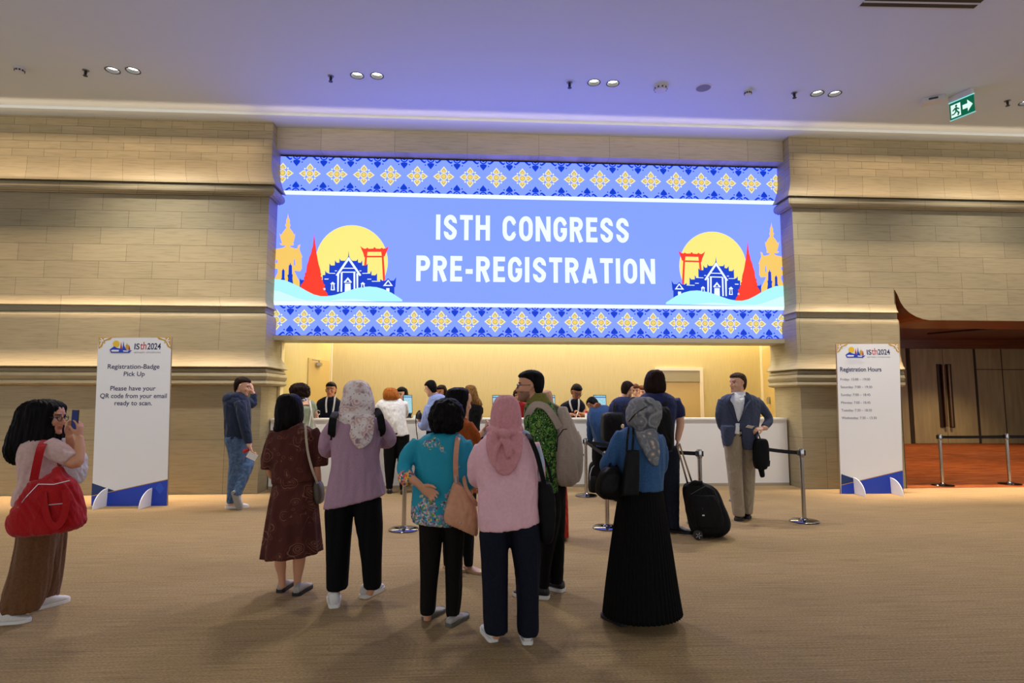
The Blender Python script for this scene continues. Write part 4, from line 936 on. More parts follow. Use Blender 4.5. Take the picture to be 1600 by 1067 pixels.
    def solid(s, name, mat, rows, parent, e=3.2, vs=.009, amp=.002, freq=25, limbs=(), smooth=2):
        mb = MB(); s.rows(mb, rows, e=e)
        for l in limbs: s.limb(mb, l)
        me = vox(mb, vs, smooth); fold(me, amp, freq, s.seed+3); return link(name, me, mat, parent, smooth=True)
    def thing(s, name, label, cat, u, v, dy=0.0, z=None):
        p = s.P(u, v, dy); return empty(name, (p.x, p.y, p.z if z is None else z), label, cat)

def pattern(name, stops, scale=8, kind='VORONOI', rough=.85, base_noise=6, sc3=(1, 1, 1), dist=1.2, fold_=.3, interp='CONSTANT', second=None):
    """printed cloth: blobs of several inks on a ground"""
    if name in _mc: return _mc[name]
    t = NT(name); b = t.b; b.inputs['Roughness'].default_value = rough; b.inputs['Specular IOR Level'].default_value = .25
    c = t.coord('Object', sc3); nz = t.add('ShaderNodeTexNoise', Scale=base_noise, Detail=2.0); t.l(c, 'Vector', nz, 'Vector')
    mx = t.n.new('ShaderNodeMix'); mx.data_type = 'VECTOR'; mx.inputs[0].default_value = .12*dist; t.l(c, 'Vector', mx, 4); t.l(nz, 'Color', mx, 5)
    if kind == 'VORONOI': src = t.add('ShaderNodeTexVoronoi', Scale=scale); out = 'Distance'
    elif kind == 'CELL': src = t.add('ShaderNodeTexVoronoi', Scale=scale); out = 'Color'
    elif kind == 'WAVE': src = t.add('ShaderNodeTexWave', Scale=scale, Distortion=6.0, Detail=3.0); src.wave_type = 'RINGS'; out = 'Fac'
    else: src = t.add('ShaderNodeTexNoise', Scale=scale, Detail=5.0, Distortion=1.0); out = 'Fac'
    t.l(mx, 1, src, 'Vector'); r = t.ramp(stops, interp)
    if kind == 'CELL':
        sp = t.n.new('ShaderNodeSeparateColor'); t.l(src, out, sp, 'Color'); t.l(sp, 'Red', r, 'Fac')
    else: t.l(src, out, r, 'Fac')
    last = r; lo = 'Color'
    if second:
        sc2, stops2, m0, m1 = second; s2 = t.add('ShaderNodeTexNoise', Scale=sc2, Detail=2.0); t.l(c, 'Vector', s2, 'Vector'); rm = t.ramp([(m0, (0, 0, 0, 1)), (m1, (1, 1, 1, 1))]); t.l(s2, 'Fac', rm, 'Fac')
        s3 = t.add('ShaderNodeTexVoronoi', Scale=scale*1.7); t.l(mx, 1, s3, 'Vector'); r3 = t.ramp(stops2, interp); t.l(s3, 'Distance', r3, 'Fac')
        m = t.mix('MIX', .5); t.l(rm, 'Color', m, 0); t.l(r, 'Color', m, 6); t.l(r3, 'Color', m, 7); last = m; lo = 2
    t.l(last, lo, b, 'Base Color')
    n2 = t.add('ShaderNodeTexNoise', Scale=9.0, Detail=3.0, Distortion=.8); t.l(c, 'Vector', n2, 'Vector'); t.bump(n2, 'Fac', fold_, .03)
    _mc[name] = t.m; return t.m
# ================================================================== PEOPLE: the front group
C_black = cloth('black_cloth', rgb(10, 10, 11), rgb(17, 17, 19), 90, .35); C_navy = cloth('navy_trousers', rgb(17, 20, 32), rgb(24, 28, 42), 90, .35); C_blk2 = cloth('black_brown_cloth', rgb(18, 14, 14), rgb(26, 22, 21), 90, .35)
M_rubber = plain('white_rubber', rgb(225, 224, 220), .6); M_brub = plain('black_rubber', rgb(20, 20, 21), .6); M_wshoe = cloth('white_knit_shoe', rgb(205, 203, 200), rgb(226, 224, 222), 200, .15); M_gshoe = cloth('grey_leather_shoe', rgb(150, 145, 140), rgb(172, 167, 160), 60, .1, .5)
M_bleath = cloth('black_leather', rgb(11, 11, 12), rgb(19, 19, 20), 40, .2, .42); M_bnyl = cloth('black_nylon', rgb(11, 11, 13), rgb(19, 19, 22), 150, .3, .6); M_bshoe = plain('black_shoe', rgb(22, 21, 22), .45); M_lace = plain('white_laces', rgb(230, 230, 228), .7)
M_zip = plain('silver_zip', rgb(190, 190, 192), .3, .8); M_paper = plain('white_paper', rgb(232, 232, 230), .7); M_phone = plain('phone_case', rgb(20, 21, 26), .3); G_phone = glow('phone_screen', rgb(34, 42, 84), .7)

# --- woman with the red bag, taking a photo at the left edge
f = Fig('woman with long black hair, dusty pink blouse and brown trousers photographing with phone', (0, 600, 2.667), (140, 955), 'mid')
f.head(203, 138, 133, 88, 5, neck=(180, 222, 0)); f.glasses()
f.hair_rows(H_black, [(64, 165, 205, .05), (74, 130, 236, .095), (92, 106, 256, .112), (108, 94, 255, .118), (125, 88, 250, .12), (150, 82, 246, .12), (180, 70, 242, .122), (203, 58, 246, .122), (240, 45, 240, .12), (280, 38, 180, .11), (310, 46, 160, .09), (330, 62, 130, .06), (338, 82, 115, .03)], .006, 30, e=3.4)
C_pk = cloth('dusty_pink_blouse', rgb(196, 164, 158), rgb(210, 180, 174), 40, .4)
f.garment('blouse', C_pk, [(222, 165, 232, .09), (245, 112, 246, .14), (290, 98, 250, .155), (340, 102, 246, .16), (400, 106, 258, .16), (450, 84, 258, .16), (500, 74, 248, .16)], [[(205, 258, -.13, 34), (250, 286, -.17, 37), (298, 316, -.17, 31)], [(222, 258, .13, 32), (262, 290, .14, 33), (285, 300, .14, 28)]], amp=.006, freq=26)
f.skinlimb([(285, 314, -.17, 24), (316, 328, -.17, 23), (331, 280, -.13, 19), (332, 222, -.09, 14)]); f.hand((331, 222, -.09), (-.02, .05, 1), (-.9, .1, .1), .86, 22, 1)
f.skinlimb([(270, 300, .14, 22), (292, 300, .12, 20), (295, 250, .05, 17), (288, 214, .0, 13)]); f.hand((288, 214, .0), (.15, -.05, 1), (.85, -.35, 0), .86, 26, -1)
f.garment('trousers', cloth('brown_trousers', rgb(92, 60, 32), rgb(108, 73, 42), 70, .4), [(470, 88, 250, .14), (560, 90, 240, .13, -.05), (630, 88, 235, .12, -.06), (720, 70, 215, .11, -.08), (800, 45, 205, .10, -.09), (880, 20, 185, .10, -.11), (946, -4, 152, .09, -.14)], amp=.007, freq=16, aniso=(1, 1, .12), more=[[(480, 120, 258, .13, .05), (560, 120, 262, .12, .08), (640, 150, 262, .11, .1), (760, 160, 250, .1, .12), (890, 165, 232, .09, .18)]])
f.shoe((-30, 1004), (130, 988), M_wshoe, M_rubber, laces=M_lace, kind='sneaker', up=1.25); f.shoe((125, 946), (290, 902), M_wshoe, M_rubber, laces=M_lace, kind='sneaker', up=1.25); f.finish(.0055)
R_red = cloth('red_canvas', rgb(150, 8, 16), rgb(178, 14, 22), 120, .45)
bg = f.thing('shoulder_bag', 'big red canvas bag hanging from the shoulder of the photographing woman', 'bag', 190, 625, -.27)
f.solid('bag_body', R_red, [(345, 236, 254, .03, -.22), (380, 205, 268, .06, -.25), (405, 140, 300, .085, -.27), (430, 126, 312, .10, -.27), (470, 100, 324, .115, -.27), (520, 70, 336, .125, -.27), (560, 50, 342, .125, -.27), (590, 50, 335, .12, -.27), (612, 58, 285, .11, -.27), (628, 75, 130, .07, -.27)], bg, amp=.007)
mb = MB(); f.strap(mb, [(212, 246, .02), (190, 234, -.10), (172, 262, -.24), (155, 330, -.30), (140, 405, -.32)], 26, up=(.5, -1, .3)); mb.build('strap', R_red, bg, smooth=True)
mb = MB(); f.strap(mb, [(222, 250, .0), (242, 290, -.12), (248, 345, -.22)], 22, up=(1, -.3, 0)); mb.build('strap', R_red, bg, smooth=True)
mb = MB(); f.strap(mb, [(180, 452, -.385), (188, 520, -.40), (206, 575, -.40), (235, 592, -.40), (262, 560, -.40), (276, 500, -.40), (272, 440, -.385)], 24); mb.build('carry_handle', R_red, bg, smooth=True)
mb = MB(); mb.tube([f.P(u, v, d) for u, v, d in ((74, 515, -.375), (110, 470, -.378), (160, 417, -.365), (225, 418, -.36), (290, 402, -.345))], .004, 6); mb.tube([f.P(u, v, -.395) for u, v in ((204, 503), (240, 500), (268, 497))], .004, 6); mb.build('zip', M_zip, bg)
ph = f.thing('smartphone', 'black phone held up in both hands by the photographing woman', 'phone', 314, 187, -.05)
M = Matrix.Translation(f.P(313, 148, -.09)) @ Matrix.Rotation(math.radians(-26), 4, 'Z')
mb = MB(); mb.box(-.036, .036, -.004, .004, -.070, .070, M); mb.build('phone_case', M_phone, ph, bevel=.003); mb = MB(); mb.box(-.033, .033, -.0052, -.0042, -.066, .066, M); mb.build('phone_screen', G_phone, ph)
wb = f.thing('carrier_bag', 'white thin bag hanging from forearm behind the red bag', 'bag', 315, 415, .1)
C_wb = cloth('white_thin_bag', rgb(196, 194, 198), rgb(214, 212, 216), 60, .5)
f.solid('bag_body', C_wb, [(226, 258, 288, .05, .08), (260, 258, 310, .07, .09), (300, 268, 344, .08, .1), (350, 268, 348, .085, .1), (400, 284, 338, .07, .1), (415, 296, 326, .04, .1)], wb, amp=.008)

# --- woman in brown batik suit
f = Fig('woman with straight black bob in brown batik jacket and skirt seen from behind', (390, 580, 2.736), (190, 944), 'mid')
f.head(168, 162, 120, 12, feat=False, neck=(180, 232, 0))
f.hair_rows(H_black, [(96, 152, 188, .06), (103, 138, 203, .10), (116, 124, 214, .115), (140, 117, 223, .122), (180, 112, 226, .126), (210, 112, 224, .122), (235, 108, 212, .112), (250, 104, 198, .10), (260, 116, 180, .07)], .003, 60)
C_bat = pattern('brown_batik', [(0, rgb(132, 94, 72)), (.07, rgb(80, 40, 33)), (.17, rgb(128, 90, 70)), (.205, rgb(86, 44, 36)), (.31, rgb(120, 82, 62)), (.34, rgb(76, 36, 30)), (.46, rgb(130, 92, 70)), (.49, rgb(84, 42, 34)), (.62, rgb(74, 35, 29))], 10, 'VORONOI', base_noise=5, dist=1.3, second=(5, [(0, rgb(138, 100, 78)), (.09, rgb(82, 41, 34)), (.26, rgb(112, 74, 57)), (.30, rgb(78, 37, 31))], .52, .56))
f.garment('jacket', C_bat, [(220, 192, 226, .045), (232, 152, 238, .08), (248, 120, 265, .105), (275, 101, 286, .118), (320, 97, 284, .126), (380, 98, 277, .128), (430, 98, 275, .132), (474, 99, 279, .136, 0, -12)], [[(118, 262, 0, 30), (92, 320, 0, 27), (80, 370, -.02, 28), (76, 420, -.03, 25)], [(262, 254, 0, 30), (290, 310, 0, 29), (302, 355, 0, 31), (306, 404, 0, 28)]], amp=.005, freq=20)
f.direct('skirt', C_bat, [(455, 104, 276, .12), (480, 102, 280, .13), (520, 95, 286, .15), (600, 82, 292, .18), (700, 68, 300, .205), (778, 56, 306, .225, 0, -22)], 160, (11, .05))
f.skinlimb([(150, 600, 0, 30), (137, 780, 0, 24), (132, 820, 0, 23), (138, 880, 0, 15), (141, 925, 0, 14)]); f.skinlimb([(215, 600, 0, 30), (212, 790, 0, 25), (210, 830, 0, 23), (205, 890, 0, 15), (207, 940, 0, 14)])
f.skinlimb([(286, 395, 0, 15), (292, 440, .0, 13), (297, 480, .04, 11)]); f.hand((297, 480, .04), (.1, .3, -1), (-1, 0, 0), .85, 30, 1); f.skinlimb([(82, 410, -.02, 15), (92, 445, .08, 13), (110, 455, .2, 11)]); f.hand((110, 455, .2), (.6, .7, 0), (0, .2, 1), .85, 30, 1)
f.shoe((128, 947), (182, 902), M_gshoe, M_brub, kind='flat_shoe', size=.245); f.shoe((196, 962), (268, 912), M_gshoe, M_brub, kind='flat_shoe', size=.25); f.finish()
C_bge = cloth('beige_leather', rgb(176, 160, 138), rgb(190, 175, 152), 40, .1, .45)
bg = f.thing('crossbody_bag', 'small dark bag on beige strap at the side of the batik woman', 'bag', 295, 562, -.02)
f.solid('bag_body', [cloth('grey_brown_leather', rgb(82, 72, 62), rgb(98, 88, 76), 40, .1, .45)], [(468, 282, 300, .05), (485, 278, 310, .07), (520, 280, 316, .075), (550, 286, 314, .075), (562, 292, 310, .06)], bg)
mb = MB(); f.strap(mb, [(232, 226, .02), (238, 232, -.09), (243, 300, -.135), (252, 360, -.14), (268, 420, -.145), (284, 462, -.11), (290, 480, -.08)], 9, up=(0, -1, .2)); mb.build('strap', C_bge, bg, smooth=True)

# --- woman in lavender top with flowered scarf
f = Fig('woman in lavender top with white and mauve flowered headscarf and black trousers', (390, 580, 2.736), (455, 985), 'mid')
f.head(462, 112, 126, 5, feat=False, neck=(460, 196, 0))
C_flo = pattern('flowered_scarf', [(0, rgb(196, 168, 170)), (.10, rgb(132, 104, 140)), (.17, rgb(200, 160, 158)), (.34, rgb(226, 214, 210)), (.52, rgb(190, 146, 142)), (.66, rgb(222, 206, 202)), (.82, rgb(150, 118, 130))], 20, 'VORONOI', base_noise=9, dist=.5, interp='LINEAR', second=(10, [(0, rgb(104, 82, 128)), (.14, rgb(190, 150, 158)), (.3, rgb(230, 220, 216))], .45, .55))
f.garment('headscarf', C_flo, [(40, 442, 482, .05), (50, 420, 500, .095), (70, 406, 514, .115), (100, 399, 525, .125), (140, 391, 532, .13), (180, 383, 534, .135), (205, 381, 532, .14), (226, 392, 530, .12)], vs=.008, amp=.005, freq=26, body=False, smooth=2, more=[('e', 5, [(190, 400, 533, .03, -.115), (230, 428, 532, .022, -.145), (262, 429, 529, .02, -.155), (290, 433, 523, .018, -.16), (308, 444, 510, .016, -.162), (322, 457, 492, .015, -.163), (332, 468, 479, .012, -.163)])])
C_lav = cloth('lavender_knit', rgb(164, 130, 150), rgb(176, 142, 162), 120, .3)
f.garment('tunic', C_lav, [(190, 408, 518, .075), (208, 374, 550, .11), (238, 354, 570, .13), (290, 350, 566, .14), (350, 353, 553, .14), (400, 353, 556, .145), (450, 342, 566, .15, 0, -14), (500, 330, 574, .156, 0, -38), (556, 318, 582, .16, 0, -64)], [[(372, 226, 0, 32), (338, 270, 0, 31), (324, 322, .02, 28), (332, 345, .1, 25), (366, 340, .22, 20)], [(552, 222, 0, 32), (582, 254, 0, 28), (602, 288, .02, 25), (590, 308, .12, 22), (558, 310, .22, 18)]], amp=.006, freq=15)
f.hand((372, 340, .24), (.7, .6, 0), (0, 0, 1), .85, 30, -1); f.hand((552, 310, .24), (-.7, .6, 0), (0, 0, 1), .85, 30, 1)
f.garment('trousers', C_black, [(510, 350, 556, .12), (560, 334, 446, .12), (592, 326, 444, .13), (610, 325, 441, .13), (700, 328, 432, .12), (800, 332, 424, .115), (926, 334, 417, .11)], amp=.006, freq=14, aniso=(1, 1, .1), more=[[(540, 436, 560, .125), (650, 455, 567, .12), (760, 474, 563, .11), (920, 492, 560, .10)]])
f.skinlimb([(380, 860, 0, 20), (370, 930, 0, 17), (366, 990, 0, 15)]); f.skinlimb([(525, 860, 0, 20), (520, 925, 0, 16), (512, 955, 0, 15)])
f.shoe((362, 1014), (358, 950), M_wshoe, M_rubber, laces=M_lace, kind='sneaker', size=.275, up=1.15); f.shoe((482, 972), (578, 920), M_wshoe, M_rubber, laces=M_lace, kind='sneaker', size=.275, up=1.15); f.finish()
bp = f.thing('backpack', 'black backpack worn in front by the woman in lavender top', 'bag', 455, 380, .3)
f.solid('bag_body', M_bnyl, [(205, 400, 520, .05, .24), (240, 390, 530, .09, .25), (320, 385, 535, .10, .25), (380, 400, 520, .08, .25)], bp)
for pts in ([(388, 196, .12), (372, 176, .0), (358, 200, -.11), (352, 240, -.125), (352, 276, -.09), (370, 290, .1)], [(530, 190, .12), (542, 170, .0), (556, 190, -.11), (564, 225, -.115), (566, 258, -.09), (556, 275, .1)]):
    mb = MB(); f.strap(mb, pts, 30, .012, up=(0, -1, .3)); mb.build('strap', M_bnyl, bp, smooth=True)

# --- woman in turquoise blouse
f = Fig('woman with short curly black hair in turquoise embroidered blouse, hand behind her back', (600, 590, 2.6), (240, 985), 'mid')
f.head(252, 166, 130, 15, feat=False, neck=(245, 232, 0))
f.hair_rows(H_black, [(88, 236, 274, .05), (98, 213, 300, .10), (125, 193, 318, .125), (160, 185, 322, .13), (195, 187, 318, .125), (214, 197, 304, .10), (225, 218, 278, .06)], curl=.006)
tq = NT('turquoise_embroidered'); b = tq.b; b.inputs['Roughness'].default_value = .75
c = tq.coord('Object'); sx = tq.n.new('ShaderNodeSeparateXYZ'); tq.l(c, 'Vector', sx, 'Vector')
vz = f.P(0, 588).z; v1 = f.P(0, 500).z; v2 = f.P(0, 395).z
n1 = tq.add('ShaderNodeTexNoise', Scale=11.0, Detail=2.0); tq.l(c, 'Vector', n1, 'Vector')
mr = tq.n.new('ShaderNodeMapRange'); vz -= 0; mr.inputs[1].default_value = vz; mr.inputs[2].default_value = v2; mr.inputs[3].default_value = .34; mr.inputs[4].default_value = -.12; tq.l(sx, 'Z', mr, 'Value')
ad = tq.n.new('ShaderNodeMath'); ad.operation = 'ADD'; tq.l(n1, 'Fac', ad, 0); tq.l(mr, 0, ad, 1)
gx = f.P(205, 272, -.135)-f.root.location; dv = tq.n.new('ShaderNodeVectorMath'); dv.operation = 'DISTANCE'; dv.inputs[1].default_value = gx; tq.l(c, 'Vector', dv, 0)
sm = tq.n.new('ShaderNodeMapRange'); sm.inputs[1].default_value = .03; sm.inputs[2].default_value = .085; sm.inputs[3].default_value = .30; sm.inputs[4].default_value = 0; tq.l(dv, 'Value', sm, 'Value')
ad2 = tq.n.new('ShaderNodeMath'); ad2.operation = 'ADD'; tq.l(ad, 0, ad2, 0); tq.l(sm, 0, ad2, 1); ad = ad2
rm = tq.ramp([(.60, (0, 0, 0, 1)), (.63, (1, 1, 1, 1))]); tq.l(ad, 0, rm, 'Fac')
vo = tq.add('ShaderNodeTexVoronoi', Scale=78.0); tq.l(c, 'Vector', vo, 'Vector'); sp = tq.n.new('ShaderNodeSeparateColor'); tq.l(vo, 'Color', sp, 'Color')
rc = tq.ramp([(0, rgb(132, 160, 190)), (.22, rgb(196, 190, 200)), (.38, rgb(110, 110, 140)), (.5, rgb(170, 140, 160)), (.64, rgb(110, 34, 62)), (.76, rgb(110, 150, 60)), (.88, rgb(214, 190, 120))], 'CONSTANT'); tq.l(sp, 'Red', rc, 'Fac')
rg = tq.ramp([(.40, rgb(0, 0, 0)), (.46, (1, 1, 1, 1))]); tq.l(vo, 'Distance', rg, 'Fac')
base = tq.n.new('ShaderNodeRGB'); base.outputs[0].default_value = rgb(8, 146, 172)
rk = tq.ramp([(.0, (0, 0, 0, 1)), (.30, (0, 0, 0, 1)), (.34, (1, 1, 1, 1))]); tq.l(sp, 'Green', rk, 'Fac'); mk = tq.mix('MULTIPLY', 1.0); tq.l(rm, 'Color', mk, 6); tq.l(rk, 'Color', mk, 7)
m = tq.mix('MIX', 0); tq.l(mk, 2, m, 0); tq.l(base, 'Color', m, 6); tq.l(rc, 'Color', m, 7)
tq.l(m, 2, b, 'Base Color'); n2 = tq.add('ShaderNodeTexNoise', Scale=9.0, Detail=3.0, Distortion=.8); tq.l(c, 'Vector', n2, 'Vector'); tq.bump(n2, 'Fac', .35, .03); C_tq = tq.m
C_cuff = pattern('embroidered_cuff', [(0, rgb(230, 180, 60)), (.25, rgb(200, 80, 60)), (.45, rgb(16, 110, 140)), (.6, rgb(220, 120, 140)), (.8, rgb(240, 220, 170))], 85, 'CELL', dist=.2)
f.garment('blouse', C_tq, [(222, 204, 290, .05), (234, 168, 314, .10), (258, 137, 334, .125), (300, 126, 344, .135), (360, 126, 340, .14), (430, 119, 336, .15), (500, 113, 331, .156), (560, 111, 326, .16), (588, 117, 326, .16, 0, 12)], [[(142, 264, 0, 32), (102, 310, -.02, 32), (82, 358, -.05, 29), (88, 392, -.11, 27), (100, 408, -.14, 25)], [(322, 264, 0, 32), (344, 320, 0, 30), (348, 380, .02, 27), (345, 425, .10, 23), (350, 440, .2, 18)]], amp=.005, freq=18)
f.garment('cuff', C_cuff, None, [[(84, 396, -.105, 31), (98, 414, -.145, 30), (106, 424, -.16, 28)]], vs=.008, amp=.003, body=False)
f.skinlimb([(98, 405, -.14, 17), (118, 415, -.175, 16), (140, 432, -.185, 14), (152, 445, -.19, 13)]); f.hand((150, 443, -.192), (.82, -.04, -.52), (.1, -.9, -.2), .92, 24, -1)
f.hand((350, 444, .22), (.1, .5, -.6), (-1, 0, 0), .85, 30, 1)
f.garment('trousers', C_blk2, [(560, 118, 324, .15), (585, 142, 248, .14), (640, 145, 238, .12), (760, 148, 225, .10), (850, 148, 215, .095), (952, 147, 207, .09)], amp=.005, freq=16, aniso=(1, 1, .15), more=[[(570, 235, 325, .14), (660, 245, 325, .12), (780, 250, 318, .10), (880, 252, 315, .095), (964, 254, 305, .09)]])
f.skinlimb([(178, 900, 0, 17), (176, 985, 0, 15)]); f.skinlimb([(282, 900, 0, 17), (280, 1005, 0, 15)])
f.shoe((165, 988), (244, 940), M_gshoe, plain('grey_sole', rgb(92, 90, 82), .7), kind='sandal', size=.245, up=.7); f.shoe((262, 1014), (334, 966), M_gshoe, plain('grey_sole', rgb(92, 90, 82), .7), kind='sandal', size=.245, up=.7); f.finish(.005)
C_tan = cloth('tan_leather', rgb(196, 140, 106), rgb(208, 154, 120), 30, .15, .42)
bg = f.thing('handbag', 'tan leather handbag hanging from the shoulder of the turquoise blouse woman', 'bag', 320, 634, -.13)
f.solid('bag_body', C_tan, [(420, 285, 298, .02, -.13), (440, 277, 318, .05, -.13), (480, 263, 348, .075, -.13), (520, 253, 372, .095, -.13, 10), (560, 247, 380, .105, -.13, 30), (602, 246, 380, .10, -.13, 56), (606, 250, 376, .09, -.13, 56)], bg, e=6, amp=.004, smooth=1)
mb = MB(); f.strap(mb, [(312, 262, .04), (303, 240, -.05), (296, 270, -.14), (291, 340, -.16), (292, 392, -.155), (294, 428, -.15)], 19, .006, up=(.1, -1, .1)); mb.build('strap', C_tan, bg, smooth=True)
mb = MB(); f.strap(mb, [(322, 400, -.08), (335, 452, -.16), (360, 490, -.19), (380, 520, -.17)], 14, .006); mb.build('strap', C_tan, bg, smooth=True)
mb = MB(); mb.tube([f.P(294+7*math.cos(a), 436+8*math.sin(a), -.165) for a in [k*PI/6 for k in range(13)]], .003, 6); mb.ball(f.P(310, 590, -.235), .006, 8, 6); mb.ball(f.P(270, 588, -.225), .006, 8, 6); mb.tube([f.P(293, 400, -.165), f.P(294, 428, -.165)], .009, 8); mb.build('ring_fitting', M_zip, bg)

# --- woman in orange blouse behind her
f = Fig('woman with long black hair in rust orange blouse looking at a phone', (590, 580, 8), (1030, 2500), 'light')
f.head(1046, 385, 318, 56, 12, neck=(1030, 600, 0))
f.hair_rows(H_black, [(203, 965, 1065, .05), (225, 895, 1110, .10), (260, 862, 1138, .118), (320, 846, 1142, .125), (380, 850, 1128, .128), (450, 880, 1112, .125), (550, 935, 1098, .115), (640, 970, 1070, .09), (700, 985, 1050, .05)], .004, 40, e=3.2)
C_or = pattern('rust_blouse', [(0, rgb(60, 24, 16)), (.30, rgb(120, 56, 20)), (.5, rgb(168, 84, 26)), (.75, rgb(136, 62, 22))], 40, 'NOISE', interp='LINEAR', dist=.3)
f.garment('blouse', C_or, [(560, 970, 1080, .07), (600, 925, 1120, .11), (660, 890, 1170, .13), (760, 875, 1215, .14), (880, 878, 1235, .15), (1050, 890, 1235, .15), (1350, 895, 1232, .155), (1520, 890, 1240, .16)], [[(1125, 660, -.06, 62), (1195, 780, -.07, 72), (1240, 870, -.03, 62)], [(960, 650, .1, 60), (1000, 800, .16, 60), (1120, 860, .22, 50)]], amp=.005)
f.skinlimb([(1225, 860, -.02, 44), (1275, 790, .03, 36), (1315, 750, .06, 30)]); f.hand((1312, 752, .06), (.5, .1, .6), (-.4, .2, .5), .85, 35, -1)
f.skinlimb([(1120, 860, .22, 40), (1220, 840, .2, 34), (1290, 800, .14, 28)]); f.hand((1290, 800, .14), (.8, -.2, .3), (0, 0, 1), .85, 30, 1)
f.garment('trousers', C_black, [(1480, 895, 1236, .15), (1560, 870, 1060, .13), (1750, 830, 985, .11), (2100, 815, 930, .09), (2420, 828, 905, .07)], amp=.004, more=[[(1500, 1010, 1238, .14), (1800, 1020, 1222, .11), (2100, 1050, 1205, .09), (2420, 1085, 1190, .07)]])
f.skinlimb([(866, 2350, 0, 34), (866, 2470, 0, 30)]); f.skinlimb([(1135, 2350, 0, 34), (1130, 2490, 0, 30)])
M_bflat = cloth('beige_patent', rgb(180, 140, 108), rgb(196, 156, 122), 30, .05, .35)
f.shoe((838, 2455), (1010, 2490), M_bflat, kind='flat_shoe', size=.24, up=.6); f.shoe((1085, 2480), (1285, 2530), M_bflat, kind='flat_shoe', size=.24, up=.6); f.finish()
ph = f.thing('smartphone', 'pale phone in the hands of the woman in orange blouse', 'phone', 1360, 790, .1)
M = Matrix.Translation(f.P(1362, 745, .07)) @ Matrix.Rotation(math.radians(60), 4, 'Z') @ Matrix.Rotation(math.radians(40), 4, 'X')
mb = MB(); mb.box(-.036, .036, -.004, .004, -.07, .07, M); mb.build('phone_case', plain('pale_phone', rgb(150, 165, 190), .3), ph, bevel=.003); mb = MB(); mb.box(-.033, .033, .0042, .005, -.066, .066, M); mb.build('phone_screen', G_phone, ph)

# --- woman in pink with pink headscarf
f = Fig('woman in pale pink blouse and knotted dusty pink headscarf with navy trousers', (710, 560, 2.268), (190, 1000), 'mid')
f.head(182, 196, 125, 0, feat=False, neck=(182, 272, 0))
C_hij = cloth('dusty_pink_scarf', rgb(196, 134, 142), rgb(210, 148, 155), 60, .5)
f.garment('headscarf', C_hij, [(131, 166, 200, .05), (141, 149, 217, .095), (165, 136, 229, .115), (195, 130, 235, .125), (230, 126, 237, .125), (258, 122, 236, .115), (285, 112, 241, .125), (300, 114, 240, .11)], [[(118, 248, -.03, 9), (148, 260, -.12, 12), (174, 268, -.165, 12)], [(241, 248, -.03, 9), (212, 258, -.12, 12), (182, 266, -.165, 12)], [(178, 272, -.19, 11), (186, 298, -.192, 14), (192, 335, -.19, 11), (194, 352, -.182, 7)], [(160, 258, -.18, 10), (178, 265, -.205, 15), (196, 276, -.195, 11)], [(168, 276, -.19, 9), (184, 262, -.21, 10)], [(176, 280, -.17, 6), (150, 320, -.172, 8), (142, 365, -.17, 6)], [(184, 280, -.17, 6), (212, 320, -.168, 8), (216, 360, -.165, 6)]], vs=.0075, smooth=2, amp=.005, freq=24, body=False, more=[('e', 4, [(262, 112, 241, .04, -.09), (300, 112, 241, .032, -.125), (335, 117, 236, .026, -.145), (362, 125, 229, .022, -.155), (385, 138, 218, .02, -.16), (402, 152, 207, .016, -.162), (414, 168, 196, .012, -.162)])])
C_pink = cloth('pale_pink_blouse', rgb(224, 176, 188), rgb(232, 186, 197), 60, .3)
f.garment('blouse', C_pink, [(266, 124, 250, .05), (283, 98, 270, .10), (310, 83, 284, .125), (350, 76, 290, .135), (420, 81, 294, .146), (480, 85, 296, .152), (540, 83, 298, .157, 0, -6), (572, 85, 300, .158, 0, -18), (593, 88, 301, .158, 0, -30)], [[(98, 316, 0, 28), (74, 368, .02, 26), (72, 420, .05, 24), (90, 440, .15, 21), (120, 440, .24, 17)], [(274, 306, 0, 28), (296, 370, .02, 23), (298, 425, .08, 21), (276, 440, .2, 18)]], amp=.006, freq=14)
f.garment('undershirt', cloth('pale_blue_cotton', rgb(168, 186, 208), rgb(182, 200, 220), 60, .2), None, [[(236, 262, .0, 12), (256, 266, -.02, 11), (266, 272, -.03, 7)], [(294, 310, -.03, 8), (309, 360, -.03, 9), (306, 420, -.03, 8)]], vs=.008, body=False)
f.hand((122, 440, .26), (.7, .6, 0), (0, 0, 1), .85, 30, -1); f.hand((272, 440, .22), (-.7, .6, 0), (0, 0, 1), .85, 30, 1)
f.garment('trousers', C_navy, [(570, 94, 296, .14), (612, 90, 200, .13), (650, 88, 193, .13), (760, 98, 188, .115), (962, 105, 188, .11)], amp=.006, freq=14, aniso=(1, 1, .12), more=[[(560, 192, 292, .12), (600, 188, 301, .137), (660, 200, 303, .13), (780, 218, 300, .115), (968, 224, 296, .11)]])
f.skinlimb([(150, 900, 0, 18), (146, 990, 0, 16)]); f.skinlimb([(258, 900, 0, 18), (256, 1000, 0, 16)])
f.shoe((140, 1006), (104, 950), M_wshoe, M_rubber, laces=M_lace, kind='sneaker', size=.245); f.shoe((260, 1016), (250, 960), M_wshoe, M_rubber, laces=M_lace, kind='sneaker', size=.245); f.finish()
bg = f.thing('shoulder_bag', 'black shoulder bag at the right side of the pink blouse woman', 'bag', 325, 650, .02)
f.solid('bag_body', M_bnyl, [(438, 300, 336, .05), (470, 296, 352, .08), (540, 298, 357, .09), (620, 300, 351, .09), (648, 308, 340, .07)], bg)
mb = MB(); f.strap(mb, [(250, 272, .09), (258, 264, .0), (272, 290, -.12), (292, 340, -.13), (308, 400, -.11), (318, 448, -.08)], 16, .006, up=(.2, -1, .2)); mb.build('strap', M_bnyl, bg, smooth=True)
